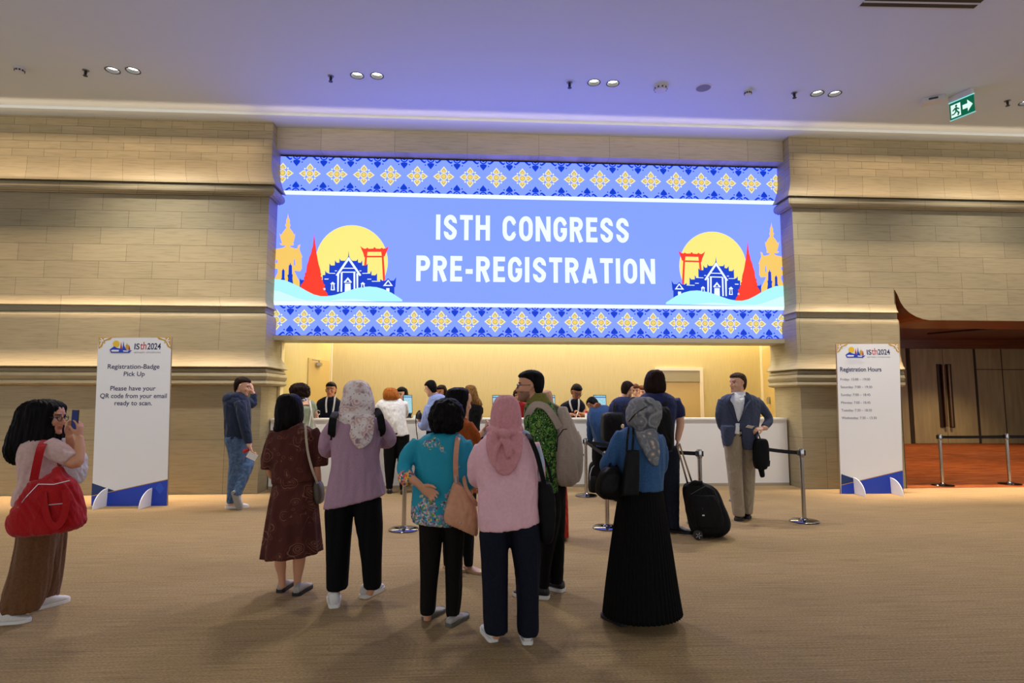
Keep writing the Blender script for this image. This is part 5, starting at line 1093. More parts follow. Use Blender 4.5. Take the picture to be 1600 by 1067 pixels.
mb = MB(); f.strap(mb, [(300, 330, .05), (330, 380, .06), (345, 440, .05)], 9, .005); mb.build('strap', M_bnyl, bg, smooth=True)

# --- man in green batik shirt
f = Fig('man with glasses in green leaf print shirt and beige backpack looking left', (710, 560, 2.268), (300, 845), 'mid'); f.hair_c = rgb(16, 14, 14)
f.head(268, 98, 106, -82, 0, beard=.55, neck=(284, 160, 0)); f.glasses(plain('steel_frame', rgb(90, 90, 92), .3, .8)); f.hair_short(H_black)
C_gr = pattern('green_leaf_batik', [(0, rgb(186, 200, 170)), (.11, rgb(160, 186, 130)), (.19, rgb(34, 70, 30)), (.40, rgb(48, 100, 36)), (.50, rgb(84, 140, 48)), (.60, rgb(178, 192, 110)), (.64, rgb(26, 58, 28))], 27, 'VORONOI', base_noise=24, dist=.6)
f.garment('shirt', C_gr, [(150, 262, 338, .08), (170, 250, 352, .115), (195, 247, 362, .13), (240, 248, 368, .14), (300, 252, 367, .145), (370, 260, 365, .15), (440, 272, 366, .152), (470, 276, 368, .152)], [[(285, 205, -.14, 33), (281, 262, -.16, 31), (276, 322, -.15, 28)], [(300, 205, .14, 32), (296, 260, .16, 30), (285, 320, .15, 28)]], amp=.005, freq=20)
f.garment('collar', cloth('olive_collar', rgb(112, 108, 46), rgb(126, 122, 58), 80, .2), [(122, 278, 326, .075), (140, 264, 334, .09), (160, 254, 342, .10), (176, 258, 338, .09)], vs=.009, amp=.003, body=False)
f.skinlimb([(278, 315, -.15, 22), (268, 345, -.15, 20), (235, 350, -.12, 16), (205, 335, -.08, 13)]); f.hand((205, 335, -.08), (-1, .1, .2), (0, .3, 1), .95, 28, -1); f.skinlimb([(286, 315, .15, 22), (268, 345, .15, 20), (225, 345, .08, 14)]); f.hand((225, 345, .08), (-1, -.1, .2), (0, -.3, 1), .95, 28, 1)
f.garment('trousers', C_black, [(450, 282, 370, .14), (560, 298, 374, .12), (700, 298, 346, .10), (806, 294, 334, .09)], amp=.005, freq=18, more=[[(450, 300, 394, .14, .08), (560, 333, 391, .11, .1), (690, 338, 387, .1, .1), (790, 335, 383, .09, .1)]])
f.shoe((335, 851), (204, 838), M_bshoe, M_rubber, laces=M_lace, kind='sneaker', size=.285); f.shoe((386, 828), (290, 800), M_bshoe, M_rubber, laces=M_lace, kind='sneaker', size=.285); f.finish(.0055)
bp = f.thing('backpack', 'beige backpack on the back of the green shirt man', 'bag', 395, 448, .0)
C_bp = cloth('beige_nylon', rgb(168, 152, 136), rgb(182, 166, 150), 120, .45)
f.solid('bag_body', C_bp, [(172, 372, 396, .05), (200, 362, 408, .10), (240, 353, 425, .125), (280, 349, 438, .135), (340, 347, 446, .14), (390, 346, 444, .14), (430, 352, 436, .13), (448, 370, 418, .09)], bp, e=2.8, amp=.006, freq=18)
f.solid('front_pocket', C_bp, [(258, 400, 440, .06, -.03), (290, 395, 450, .085, -.03), (340, 392, 455, .09, -.03), (400, 390, 452, .09, -.03), (436, 398, 440, .07, -.03)], bp, e=2.6, amp=.004)
mb = MB(); f.strap(mb, [(256, 215, -.1), (268, 185, -.14), (288, 164, -.15), (322, 172, -.16), (350, 205, -.16), (372, 245, -.13)], 24, .012, up=(-.2, -1, .5)); mb.build('strap', C_bp, bp, smooth=True)
mb = MB(); f.strap(mb, [(256, 215, .12), (290, 162, .15), (330, 160, .14), (365, 175, .10), (384, 205, .06)], 24, .012, up=(-.2, .6, .8)); mb.build('strap', C_bp, bp, smooth=True)
mb = MB(); mb.tube([f.P(u, v, d) for u, v, d in ((362, 330, -.13), (366, 280, -.145), (385, 252, -.135), (410, 248, -.11))], .004, 6); mb.tube([f.P(u, v, d) for u, v, d in ((395, 365, -.13), (425, 368, -.13), (450, 362, -.10), (458, 340, -.06))], .005, 6); mb.build('zip', M_bnyl, bp)

# --- woman in blue top with grey flowered scarf
f = Fig('woman in blue top, grey flowered headscarf and long black pleated skirt', (890, 560, 2.425), (230, 1005), 'mid')
f.head(276, 206, 122, -12, feat=False, neck=(272, 275, 0))
C_gs = pattern('grey_flowered_scarf', [(0, rgb(206, 180, 168)), (.14, rgb(196, 170, 152)), (.20, rgb(128, 130, 134)), (.42, rgb(108, 112, 118)), (.58, rgb(150, 150, 152)), (.8, rgb(78, 80, 88))], 16, 'VORONOI', base_noise=9, dist=.5, interp='LINEAR', second=(11, [(0, rgb(190, 160, 150)), (.10, rgb(150, 128, 110)), (.3, rgb(122, 124, 128))], .5, .6))
f.garment('headscarf', C_gs, [(147, 256, 302, .05), (158, 236, 318, .095), (185, 221, 330, .12), (215, 216, 334, .125), (245, 219, 330, .12), (262, 234, 328, .105), (276, 246, 324, .10), (292, 254, 326, .115), (305, 258, 328, .10)], [[(318, 172, -.03, 24), (326, 195, -.05, 27), (322, 235, -.05, 22), (305, 265, -.06, 14)], [(235, 235, -.05, 6), (270, 205, -.125, 6), (318, 178, -.07, 6)]], vs=.0075, smooth=2, amp=.005, freq=26, body=False, more=[('e', 4, [(270, 240, 326, .035, -.09), (300, 256, 332, .03, -.13), (335, 270, 338, .024, -.15), (365, 286, 340, .02, -.155), (388, 300, 338, .018, -.155), (405, 314, 332, .014, -.155)])])
mb = MB(); f.strap(mb, [(224, 240, -.05), (250, 210, -.118), (290, 184, -.115), (318, 168, -.06)], 4, .004, up=(0, -1, .3)); mb.build('scarf_band', M_black, f.root)
C_blu = cloth('blue_top', rgb(44, 82, 126), rgb(56, 96, 142), 90, .4)
f.garment('blouse', C_blu, [(262, 216, 292, .06), (274, 194, 322, .10), (300, 182, 344, .125), (340, 182, 355, .14), (400, 186, 356, .146), (460, 192, 350, .15), (494, 202, 348, .152)], [[(204, 284, 0, 28), (178, 332, 0, 30), (154, 386, .0, 31), (142, 408, .05, 28), (172, 424, .18, 22), (215, 415, .28, 17)], [(330, 300, 0, 28), (350, 360, .04, 24), (345, 420, .12, 21), (310, 430, .24, 17)]], amp=.006, freq=16)
f.hand((216, 414, .29), (.6, .6, 0), (0, 0, 1), .85, 30, -1); f.hand((308, 430, .25), (-.7, .6, 0), (0, 0, 1), .85, 30, 1)
f.direct('skirt', cloth('black_pleated', rgb(9, 9, 10), rgb(16, 16, 17), 90, .1), [(476, 194, 346, .14), (520, 187, 352, .155), (600, 175, 364, .18), (700, 161, 380, .205), (850, 142, 402, .23), (962, 130, 419, .25, 0, -16)], 360, (52, .022))
f.skinlimb([(180, 880, 0, 17), (185, 985, 0, 15)]); f.skinlimb([(290, 880, .05, 17), (285, 975, .05, 15)])
f.shoe((212, 1016), (112, 966), M_bshoe, M_brub, kind='sandal', size=.245, up=.8); f.shoe((292, 990), (255, 955), M_bshoe, M_brub, kind='sandal', size=.245, up=.8); f.finish()
tb = f.thing('tote_bag', 'flat black leather tote hanging behind the blue top woman', 'bag', 226, 518, -.2)
f.solid('bag_body', M_bleath, [(347, 222, 263, .028, -.2), (352, 217, 263, .032, -.2), (400, 209, 262, .04, -.2), (460, 201, 260, .045, -.2), (514, 194, 257, .05, -.2), (519, 198, 253, .04, -.2)], tb, e=6, amp=.002, vs=.008)
for pts in ([(220, 278, .06), (223, 262, -.05), (219, 300, -.18), (216, 354, -.215)], [(238, 276, .06), (240, 264, -.06), (241, 300, -.185), (238, 352, -.215)]):
    mb = MB(); f.strap(mb, pts, 8, .005, up=(0, -1, .1)); mb.build('strap', M_bleath, tb, smooth=True)
hb = f.thing('handbag', 'rounded black handbag on the forearm of the blue top woman', 'bag', 150, 530, -.08)
f.solid('bag_body', M_bleath, [(410, 138, 175, .05, -.09), (432, 118, 195, .08, -.09), (470, 104, 200, .085, -.09), (508, 101, 200, .085, -.09), (530, 122, 194, .06, -.09)], hb)
mb = MB(); mb.tube([f.P(u, v, d) for u, v, d in ((140, 432, -.12), (150, 405, -.08), (165, 395, .02), (178, 410, -.04), (182, 435, -.12))], .009, 8, sub=4); mb.build('carry_handle', M_bleath, hb, smooth=True)
# ================================================================== PEOPLE: queue and counter
C_navyt = cloth('navy_tshirt', rgb(24, 32, 70), rgb(33, 42, 84), 90, .35); C_polo = cloth('dark_navy_polo', rgb(18, 20, 34), rgb(26, 29, 46), 120, .3)
def stand(f, uc, vw, w=.17, mat=None, shoes=True, face=1):
    """trousers and shoes of somebody whose lower half stands behind the counter or other people"""
    c = f.P(uc, vw); x, z = c.x, c.z; mb = MB(); Y = f.Y
    for sx in (-1, 1):
        P = [(x+sx*w*.45, Y, z), (x+sx*w*.52, Y, z*.75), (x+sx*w*.56, Y, z*.45), (x+sx*w*.58, Y, .07)]
        mb.tube(P, [w*.60, w*.55, w*.42, w*.34], 14, 1.0, None, 4); f.b.tube(P, [w*.4, w*.36, w*.28, w*.22], 10)
    me = vox(mb, .014, 3); fold(me, .004, 15, f.seed); link('trousers', me, mat or C_black, f.root, smooth=True)
    if shoes:
        for sx in (-1, 1):
            a = Vector((x+sx*w*.58, Y-face*.08, 0)); sec = [(.0, .028, .07), (.05, .038, .09), (.12, .042, .075), (.20, .043, .048), (.25, .028, .034), (.262, .01, .026)]
            m2 = MB(); m2.rings([[a+Vector((hw*math.cos(2*PI*i/14), face*y, max(.003, zt/2+zt/2*math.sin(2*PI*i/14)))) for i in range(14)] for y, hw, zt in sec]); m2.build('shoe', M_bshoe, f.root, smooth='all')
def lanyard(f, left, right, mat=None, w=5):
    mb = MB(); a, b = left[0], right[0]; pts = list(reversed(left))+[(a[0], a[1]-4, .03), ((a[0]+b[0])/2, a[1]-2, .10), (b[0], b[1]-4, .03)]+list(right)
    f.strap(mb, pts, w, .003, up=(0, -1, .1))
    return mb.build('lanyard', mat or plain('white_lanyard', rgb(220, 222, 224), .6), f.root)

# --- man in hoodie leaning at the stone wall
f = Fig('man in navy hoodie and jeans leaning his head on his hand at the wall', (330, 570, 4.105), (170, 925), 'light'); f.hair_c = rgb(30, 22, 18)
f.head(200, 138, 108, 82, 12, beard=.25, neck=(180, 195, 0)); f.hair_short(H_dark)
C_hood = cloth('navy_hoodie', rgb(26, 36, 58), rgb(36, 47, 72), 90, .45)
f.garment('hoodie', C_hood, [(180, 125, 212, .09), (212, 90, 232, .13), (260, 83, 246, .15), (330, 89, 250, .155), (400, 91, 248, .155), (455, 92, 244, .15), (472, 94, 240, .15)], [[(186, 238, -.14, 33), (200, 320, -.18, 31), (222, 420, -.19, 28), (240, 505, -.18, 22)], [(225, 238, .13, 32), (262, 252, .2, 27), (272, 205, .24, 22), (270, 185, .24, 19)]], amp=.007, freq=20)
f.garment('hood', C_hood, [(176, 118, 205, .08), (188, 92, 216, .12), (212, 79, 215, .135), (235, 80, 205, .13), (252, 96, 190, .10)], amp=.006, freq=25, body=False)
f.skinlimb([(240, 498, -.18, 15), (247, 522, -.18, 13)]); f.hand((247, 520, -.18), (.35, -.1, -.9), (.6, .6, .3), 1.0, 30, -1)
f.skinlimb([(271, 195, .24, 14), (268, 176, .22, 12)]); f.hand((268, 178, .22), (-.1, -.25, .95), (-1, 0, 0), .95, 14, 1)
C_jean = cloth('blue_jeans', rgb(58, 82, 114), rgb(86, 112, 146), 30, .5)
f.garment('jeans', C_jean, [(452, 94, 242, .15), (485, 92, 240, .15), (520, 102, 238, .14), (600, 120, 228, .12), (700, 113, 206, .10), (800, 108, 182, .09), (884, 105, 150, .08)], amp=.007, freq=22, more=[[(470, 150, 248, .14, .1), (600, 186, 264, .12, .09), (648, 198, 266, .11, .05), (720, 172, 240, .09, .0), (800, 152, 204, .08, -.06), (832, 146, 194, .08, -.08)]])
f.skinlimb([(128, 850, 0, 20), (126, 900, 0, 18)]); f.skinlimb([(172, 800, -.05, 18), (166, 840, -.09, 17)])
f.shoe((92, 920), (252, 912), M_wshoe, M_rubber, kind='sneaker', size=.30)
def raised_shoe(f, heel, toe, up, L=.29):
    A, B_ = f.P(*heel), f.P(*toe); d = (B_-A).normalized(); upv = Vector(up); upv = (upv-d*upv.dot(d)).normalized(); x = d.cross(upv); k = L/.265
    Q = lambda px, py, pz: A+d*(py*k)+x*(px*k)+upv*(pz*k)
    sec = [(.0, .022, .055), (.008, .030, .078), (.03, .036, .088), (.065, .038, .088), (.10, .040, .080), (.135, .044, .066), (.17, .046, .054), (.205, .045, .047), (.235, .036, .040), (.265, .008, .026)]
    mb = MB(); mb.rings([[Q(hw*math.cos(2*PI*i/18), y, max(.012, (.014+zt)/2+(zt-.014)/2*math.sin(2*PI*i/18))) for i in range(18)] for y, hw, zt in sec]); o = mb.build('sneaker', M_wshoe, f.root, smooth='all')
    ol = [(h*1.1, y) for y, h, z in sec]+[(-h*1.1, y) for y, h, z in reversed(sec)]; mb = MB(); mb.prism([Q(h, y, -.004) for h, y in ol], upv*.02); mb.build('sole', plain('worn_grey_sole', rgb(150, 148, 142), .8), o)
raised_shoe(f, (140, 812, -.14), (186, 938, -.06), (.35, .9, .2)); f.finish(.0055)
cp = f.thing('red_cup', 'small red cup held in the lowered hand of the hoodie man', 'cup', 225, 555, -.2); mb = MB(); M = Matrix.Rotation(math.radians(60), 4, 'Y'); mb.lathe([(.02, -.035), (.026, -.03), (.028, .03), (.022, .036)], f.P(222, 550, -.2), 16, M); mb.build('cup_body', plain('red_plastic', rgb(170, 22, 30), .4), cp, smooth=True)
pp = f.thing('folded_paper', 'white folded paper in the lowered hand of the hoodie man', 'paper', 262, 590, -.2); M = Matrix.Translation(f.P(262, 585, -.2)) @ Matrix.Rotation(math.radians(28), 4, 'Y') @ Matrix.Rotation(math.radians(12), 4, 'Z'); mb = MB(); mb.box(-.065, .065, -.002, .0, -.045, .045, M); mb.box(-.06, .062, .001, .003, -.042, .048, M @ Matrix.Rotation(.06, 4, 'Y')); mb.build('sheet', M_paper, pp)

# --- man in blazer walking to the right
f = Fig('man in navy blazer, white shirt and khaki trousers looking over his shoulder', (1040, 560, 3.558), (422, 900), 'light'); f.hair_c = rgb(50, 36, 26)
f.head(400, 136, 108, -104, 2, beard=.18, neck=(408, 202, 0)); f.hair_short(hairmat('short_brown_hair', rgb(48, 34, 24), rgb(84, 62, 44), .5), amp=.003)
C_bz = cloth('navy_blazer', rgb(56, 64, 86), rgb(70, 78, 101), 160, .35); C_wsh = cloth('white_shirt', rgb(226, 228, 232), rgb(236, 238, 241), 120, .4)
f.garment('blazer', C_bz, [(198, 352, 462, .075), (213, 318, 498, .11), (245, 302, 522, .135), (320, 300, 520, .14), (380, 312, 512, .145), (392, 312, 511, .145)], [[(318, 232, 0, 25), (299, 300, 0, 22), (306, 360, .04, 21), (322, 400, .07, 18)], [(500, 228, 0, 26), (545, 285, -.02, 25), (574, 342, -.05, 23), (548, 384, -.13, 19)]], amp=.006, freq=18, more=[('e', 2.6, [(375, 310, 404, .08, -.075), (420, 311, 388, .075, -.085), (460, 318, 368, .07, -.09), (486, 326, 352, .06, -.09)]), ('e', 2.6, [(375, 402, 513, .08, -.075), (430, 412, 508, .08, -.08), (480, 424, 502, .075, -.08), (506, 436, 494, .065, -.08)]), ('e', 2.6, [(375, 312, 511, .08, .05), (440, 314, 506, .09, .06), (496, 326, 496, .09, .06)])])
f.garment('shirt', C_wsh, [(186, 374, 444, .03, -.03), (205, 366, 446, .035, -.07), (240, 362, 440, .03, -.12), (300, 372, 428, .03, -.135), (350, 394, 408, .03, -.14)], vs=.008, amp=.003, freq=40, body=False, more=[('e', 3, [(360, 390, 410, .025, -.135), (400, 384, 408, .025, -.138), (420, 380, 410, .02, -.135)])])
for pts in ([(378, 192), (352, 215), (350, 240), (366, 262), (396, 350), (402, 352)], [(446, 190), (462, 205), (470, 236), (452, 262), (412, 350), (402, 352)]):
    mb = MB(); P = [f.P(u, v, -.135-.04*min(1, max(0, (v-190)/60))+(.07 if v < 200 else 0)) for u, v in pts]; mb.tube(P, [.014, .026, .034, .03, .014, .008], 8, .25, (0, -1, 0), 4)
    mb.build('lapel', cloth('navy_lapel', rgb(48, 55, 76), rgb(60, 68, 90), 160, .2), f.root, smooth='all')
for u, v, d in ((402, 356, -.16), (336, 398, -.15)): mb = MB(); mb.ball(f.P(u, v, d), .008, 8, 6); mb.build('button', M_brub, f.root)
C_kh = cloth('khaki_chinos', rgb(152, 138, 116), rgb(168, 154, 130), 90, .45)
f.garment('trousers', C_kh, [(405, 335, 492, .13), (440, 330, 424, .12), (500, 332, 420, .11), (600, 345, 418, .10), (700, 355, 424, .09), (874, 380, 434, .085)], amp=.006, freq=20, more=[[(430, 405, 494, .12, .03), (560, 425, 492, .1, .05), (700, 425, 490, .09, .07), (860, 430, 476, .085, .09)]])
mb = MB(); f.rows(mb, [(416, 340, 485, .132), (429, 340, 485, .132)]); mb.build('belt', M_bleath, f.root, smooth='all')
f.hand((538, 388, -.16), (-.92, -.15, -.12), (-.1, .3, -.9), 1.0, 34, 1); f.skinlimb([(560, 384, -.13, 15), (538, 388, -.16, 13)])
f.hand((326, 402, .07), (.3, .4, -.9), (1, 0, 0), .95, 30, 1)
f.skinlimb([(405, 820, 0, 18), (402, 880, 0, 17)]); f.skinlimb([(452, 810, .09, 17), (454, 860, .09, 16)])
f.shoe((424, 884), (380, 924), M_bshoe, M_brub, laces=M_brub, size=.29, up=1.25); f.shoe((452, 872), (458, 904), M_bshoe, M_brub, size=.27, up=1.25); f.finish(.0055)
bg = f.thing('briefcase_bag', 'black soft bag with dangling strap carried by the blazer man', 'bag', 530, 665, -.2)
f.solid('bag_body', M_bnyl, [(446, 510, 552, .05, -.2), (464, 494, 564, .07, -.2), (520, 489, 570, .075, -.2), (580, 491, 568, .075, -.2), (614, 502, 556, .06, -.2)], bg, limbs=[[(528, 600, -.2, 16), (536, 640, -.2, 14), (540, 660, -.2, 12)]])
mb = MB(); mb.tube([f.P(u, v, -.2) for u, v in ((505, 462), (497, 430), (503, 408), (515, 415), (523, 438), (530, 456))], .008, 8); mb.tube([f.P(u, v, -.22) for u, v in ((560, 560), (578, 570), (576, 596), (562, 600))], .01, 8, .4); mb.build('carry_handle', M_bnyl, bg, smooth=True)
pp = f.thing('white_slip', 'white paper slip between the fingers of the blazer man', 'paper', 470, 385, -.22); M = Matrix.Translation(f.P(474, 381, -.22)) @ Matrix.Rotation(math.radians(10), 4, 'Y') @ Matrix.Rotation(math.radians(60), 4, 'X'); mb = MB(); mb.box(-.055, .03, -.001, .001, -.03, .03, M); mb.build('sheet', M_paper, pp)

# --- man in navy T-shirt with suitcase
f = Fig('tall man with shoulder length brown hair in navy T-shirt pulling a suitcase', (890, 560, 2.425), (370, 662), 'light')
f.head(323, 90, 80, -8, 5, feat=True, neck=(330, 138, 0))
f.hair_rows(H_dark, [(44, 312, 336, .06), (52, 299, 350, .10), (75, 288, 359, .122), (100, 284, 362, .125), (118, 286, 362, .118), (130, 292, 356, .105), (138, 306, 344, .07)], .005, 36)
f.garment('tshirt', C_navyt, [(126, 302, 352, .07), (140, 274, 384, .115), (162, 264, 403, .145), (200, 272, 404, .155), (260, 286, 393, .16), (320, 300, 391, .16), (350, 304, 393, .16)], [[(392, 160, 0, 27), (410, 192, 0, 25), (419, 222, 0, 20)], [(276, 165, 0, 26), (262, 200, 0, 24), (258, 225, 0, 21)]], amp=.006, freq=18)
f.skinlimb([(416, 215, 0, 16), (420, 248, 0, 15), (413, 285, 0, 13), (409, 310, 0, 10)]); f.hand((409, 310, 0), (.1, -.1, -1), (-.9, .2, 0), 1.0, 42, 1)
f.skinlimb([(258, 218, 0, 16), (254, 250, .03, 15), (262, 280, .1, 13), (275, 290, .2, 11)]); f.hand((275, 290, .2), (.4, .7, 0), (1, 0, 0), 1.0, 32, 1)
f.garment('trousers', cloth('dark_navy_jeans', rgb(20, 24, 36), rgb(28, 33, 46), 60, .4), [(330, 303, 394, .15), (350, 340, 412, .13), (450, 350, 412, .12), (550, 365, 412, .10), (642, 375, 411, .09)], amp=.006, freq=18, more=[[(335, 300, 366, .13, .05), (500, 305, 365, .1, .08), (645, 318, 360, .09, .1)]])
f.shoe((378, 655), (434, 662), M_bshoe, M_brub, size=.28); f.shoe((340, 645), (352, 632), M_bshoe, M_brub, size=.27); f.finish()
bp = f.thing('backpack', 'black backpack on the tall man in navy T-shirt', 'bag', 355, 350, -.2)
f.solid('bag_body', M_bnyl, [(184, 318, 368, .07, -.2), (200, 308, 378, .10, -.21), (240, 312, 384, .12, -.22), (300, 320, 387, .12, -.22), (345, 332, 384, .10, -.21)], bp, amp=.006)
mb = MB(); f.strap(mb, [(372, 160, .06), (372, 143, .0), (372, 150, -.10), (360, 178, -.165), (350, 200, -.19)], 15, .012, up=(0, -1, .4)); mb.build('strap', M_bnyl, bp, smooth=True)
mb = MB(); f.strap(mb, [(285, 160, .06), (286, 143, .0), (290, 152, -.10), (305, 185, -.165)], 15, .012, up=(0, -1, .4)); mb.build('strap', M_bnyl, bp, smooth=True)
mb = MB(); M = Matrix.Translation(f.P(318, 262, -.345)); mb.box(-.03, .03, -.004, .004, -.012, .012, M); mb.build('white_tag', M_paper, bp)
# suitcase
f = Fig('black soft wheeled suitcase tilted on two wheels with its handle pulled out', (1040, 560, 3.558), (190, 990), name='suitcase', cat='suitcase')
rt = f.root
f.solid('case_body', M_bnyl, [(692, 135, 212, .08, .02), (706, 113, 250, .115, .02), (740, 105, 284, .13, .01), (800, 116, 306, .15), (870, 129, 334, .165), (920, 141, 342, .17), (955, 150, 326, .165), (980, 168, 296, .13)], rt, e=4.5, amp=.004, limbs=[[(136, 712, -.05, 12), (160, 692, -.07, 14), (205, 692, -.07, 13)]])
f.solid('front_pocket', M_bnyl, [(760, 150, 270, .05, -.12), (800, 145, 292, .06, -.13), (880, 160, 318, .06, -.14), (940, 172, 312, .055, -.14)], rt, e=4, amp=.003)
mb = MB(); mb.tube([f.P(u, v, d) for u, v, d in ((140, 755, -.15), (222, 708, -.135), (268, 730, -.13), (300, 800, -.15))], .003, 6); mb.tube([f.P(u, v, -.19) for u, v in ((204, 830), (208, 850), (210, 862))], .005, 6); mb.build('zip', plain('dark_zip', rgb(58, 58, 62), .5), rt)
mb = MB(); M = Matrix.Translation(f.P(210, 872, -.205)); mb.box(-.012, .012, -.004, .004, -.006, .006, M); mb.build('white_tag', M_paper, rt)
mb = MB()
for a, b_ in (((128, 715, .08), (65, 488, -.12)), ((150, 700, .04), (80, 484, -.14))): mb.tube([f.P(*a), f.P((a[0]+b_[0])/2, (a[1]+b_[1])/2, (a[2]+b_[2])/2), f.P(*b_)], [.011, .010, .009], 10)
mb.tube([f.P(62, 484, -.12), f.P(83, 480, -.14)], .014, 10); mb.build('pull_handle', M_chrome, rt, smooth=True)
for u, v, d in ((180, 980, -.16), (262, 962, .16)):
    c = f.P(u, v, d); c.z = .052; mb = MB(); M = Matrix.Rotation(PI/2, 4, 'X') @ Matrix.Rotation(0, 4, 'Z'); mb.lathe([(.03, -.018), (.05, -.014), (.052, 0), (.05, .014), (.03, .018)], c, 24, M); w_ = mb.build('wheel', M_brub, rt, smooth=True)
    mb = MB(); mb.lathe([(.008, -.024), (.026, -.022), (.03, -.016)], c, 16, Matrix.Rotation(-PI/2, 4, 'X') @ Matrix.Scale(-1, 4, (0, 0, 1))); 
    for q in range(5): a = q*2*PI/5; mb.tube([c+Vector((.008*math.cos(a), -.021, .008*math.sin(a))), c+Vector((.034*math.cos(a), -.02, .034*math.sin(a)))], .004, 6)
    mb.build('wheel_hub', M_zip, w_)
mb = MB(); p = f.P(318, 950, -.02); mb.tube([p, Vector((p.x, p.y, .012))], .014, 10); p2 = f.P(245, 975, -.12); mb.tube([p2, Vector((p2.x, p2.y, .012))], .014, 10); mb.build('stand_foot', M_brub, rt)

# --- woman with flowered skirt hidden behind the green shirt man
f = Fig('woman in tan headscarf and red orange woven skirt behind the green shirt man', (740, 570, 6.154), (795, 1672), 'mid')
f.head(705, 322, 118, -10, feat=False, neck=(720, 400, 0))
f.garment('headscarf', cloth('tan_scarf', rgb(186, 140, 108), rgb(198, 152, 120), 60, .4), [(244, 690, 728, .06), (258, 662, 742, .10), (300, 645, 756, .12), (345, 645, 760, .125), (400, 650, 775, .125), (450, 690, 790, .12)], amp=.004, body=False)
f.garment('blouse', C_black, [(405, 660, 790, .08), (430, 630, 810, .115), (520, 630, 830, .14), (680, 640, 830, .15), (860, 650, 860, .155)], [[(645, 450, 0, 40), (635, 560, .02, 38), (660, 660, .14, 34)], [(805, 450, 0, 40), (822, 560, .02, 38), (800, 660, .14, 34)]])
f.hand((665, 662, .2), (.5, .7, 0), (0, 0, 1), .85, 30, 1); f.hand((795, 662, .2), (-.5, .7, 0), (0, 0, 1), .85, 30, -1)
C_sk = pattern('red_orange_ikat', [(0, rgb(214, 150, 50)), (.16, rgb(196, 66, 26)), (.45, rgb(176, 44, 20)), (.7, rgb(150, 32, 18))], 30, 'VORONOI', sc3=(1.6, 1.6, .6), dist=.4, interp='LINEAR')
f.direct('skirt', C_sk, [(830, 650, 865, .15), (1000, 660, 880, .16), (1300, 690, 905, .165), (1640, 720, 912, .165)], 120, (9, .03))
f.shoe((760, 1650), (770, 1610), M_bshoe, size=.24, kind='flat_shoe'); f.shoe((860, 1665), (868, 1625), M_bshoe, size=.24, kind='flat_shoe'); f.finish()

# --- curly haired woman at the counter, far left
f = Fig('woman with curly dark hair in pale green top at the left counter end', (410, 590, 8.208), (530, 1508), 'light')
f.head(490, 190, 178, 10, feat=False, neck=(545, 300, 0))
f.hair_rows(H_dark, [(74, 440, 525, .06), (95, 388, 568, .105), (130, 365, 596, .13), (180, 358, 602, .132), (220, 392, 602, .12), (246, 450, 585, .085)], curl=.007)
f.skinlimb([(545, 300, 0, 60), (556, 345, -.03, 62), (560, 380, -.06, 60)])
f.garment('blouse', cloth('pale_green_top', rgb(142, 150, 124), rgb(158, 166, 140), 60, .45), [(330, 430, 500, .09), (370, 425, 640, .125), (410, 428, 672, .135), (460, 432, 670, .135), (560, 440, 640, .135), (640, 430, 650, .14), (780, 420, 660, .15)], [[(470, 320, 0, 44), (440, 380, 0, 50), (430, 430, .03, 46)], [(612, 305, -.02, 34), (642, 360, 0, 46), (660, 425, .02, 44)]], amp=.006, freq=20)
f.garment('collar', pattern('black_white_collar', [(0, rgb(214, 214, 216)), (.3, rgb(200, 200, 206)), (.45, rgb(24, 24, 28)), (.8, rgb(190, 190, 196))], 40, 'CELL', dist=.1), [(256, 486, 590, .095), (276, 484, 594, .105), (300, 492, 590, .10)], vs=.009, amp=.003, body=False)
f.skinlimb([(664, 430, .02, 30), (685, 478, .06, 29), (680, 498, .16, 24), (660, 498, .3, 20)]); f.hand((655, 496, .32), (-.2, 1, 0), (0, 0, -1), .85, 20, 1)
f.garment('trousers', C_black, [(760, 425, 655, .15), (900, 430, 540, .13), (1200, 440, 530, .1), (1470, 450, 520, .08)], amp=.004, more=[[(780, 530, 655, .14), (1200, 550, 640, .1), (1470, 560, 630, .08)]])
f.shoe((485, 1512), (485, 1480), M_bshoe, size=.24, kind='flat_shoe'); f.shoe((595, 1512), (600, 1480), M_bshoe, size=.24, kind='flat_shoe'); f.finish(.006)
bg = f.thing('shoulder_bag', 'white tote on long strap beside the pale green top woman', 'bag', 720, 860, -.06)
C_wl = cloth('white_leather', rgb(214, 212, 198), rgb(226, 224, 210), 40, .2, .5)
f.solid('bag_body', C_wl, [(735, 690, 735, .05, -.06), (760, 676, 752, .07, -.06), (820, 672, 756, .07, -.06), (862, 684, 748, .06, -.06)], bg)
mb = MB(); f.strap(mb, [(590, 296, .04), (606, 290, -.08), (626, 400, -.15), (650, 540, -.155), (690, 660, -.12), (712, 745, -.10)], 18, .005, up=(0, -1, .1)); mb.build('strap', C_wl, bg, smooth=True)
mb = MB(); f.strap(mb, [(632, 420, -.155), (616, 520, -.16), (600, 620, -.165)], 14, .004, up=(0, -1, .1)); mb.build('strap', C_wl, bg, smooth=True)
mb = MB(); f.strap(mb, [(700, 705, -.12), (715, 740, -.125), (712, 770, -.13)], 26, .01, up=(0, -1, .1)); mb.build('twilly_scarf', pattern('leopard_twilly', [(0, rgb(220, 220, 210)), (.4, rgb(40, 44, 36)), (.7, rgb(150, 160, 130))], 60, 'CELL', dist=.1), bg)

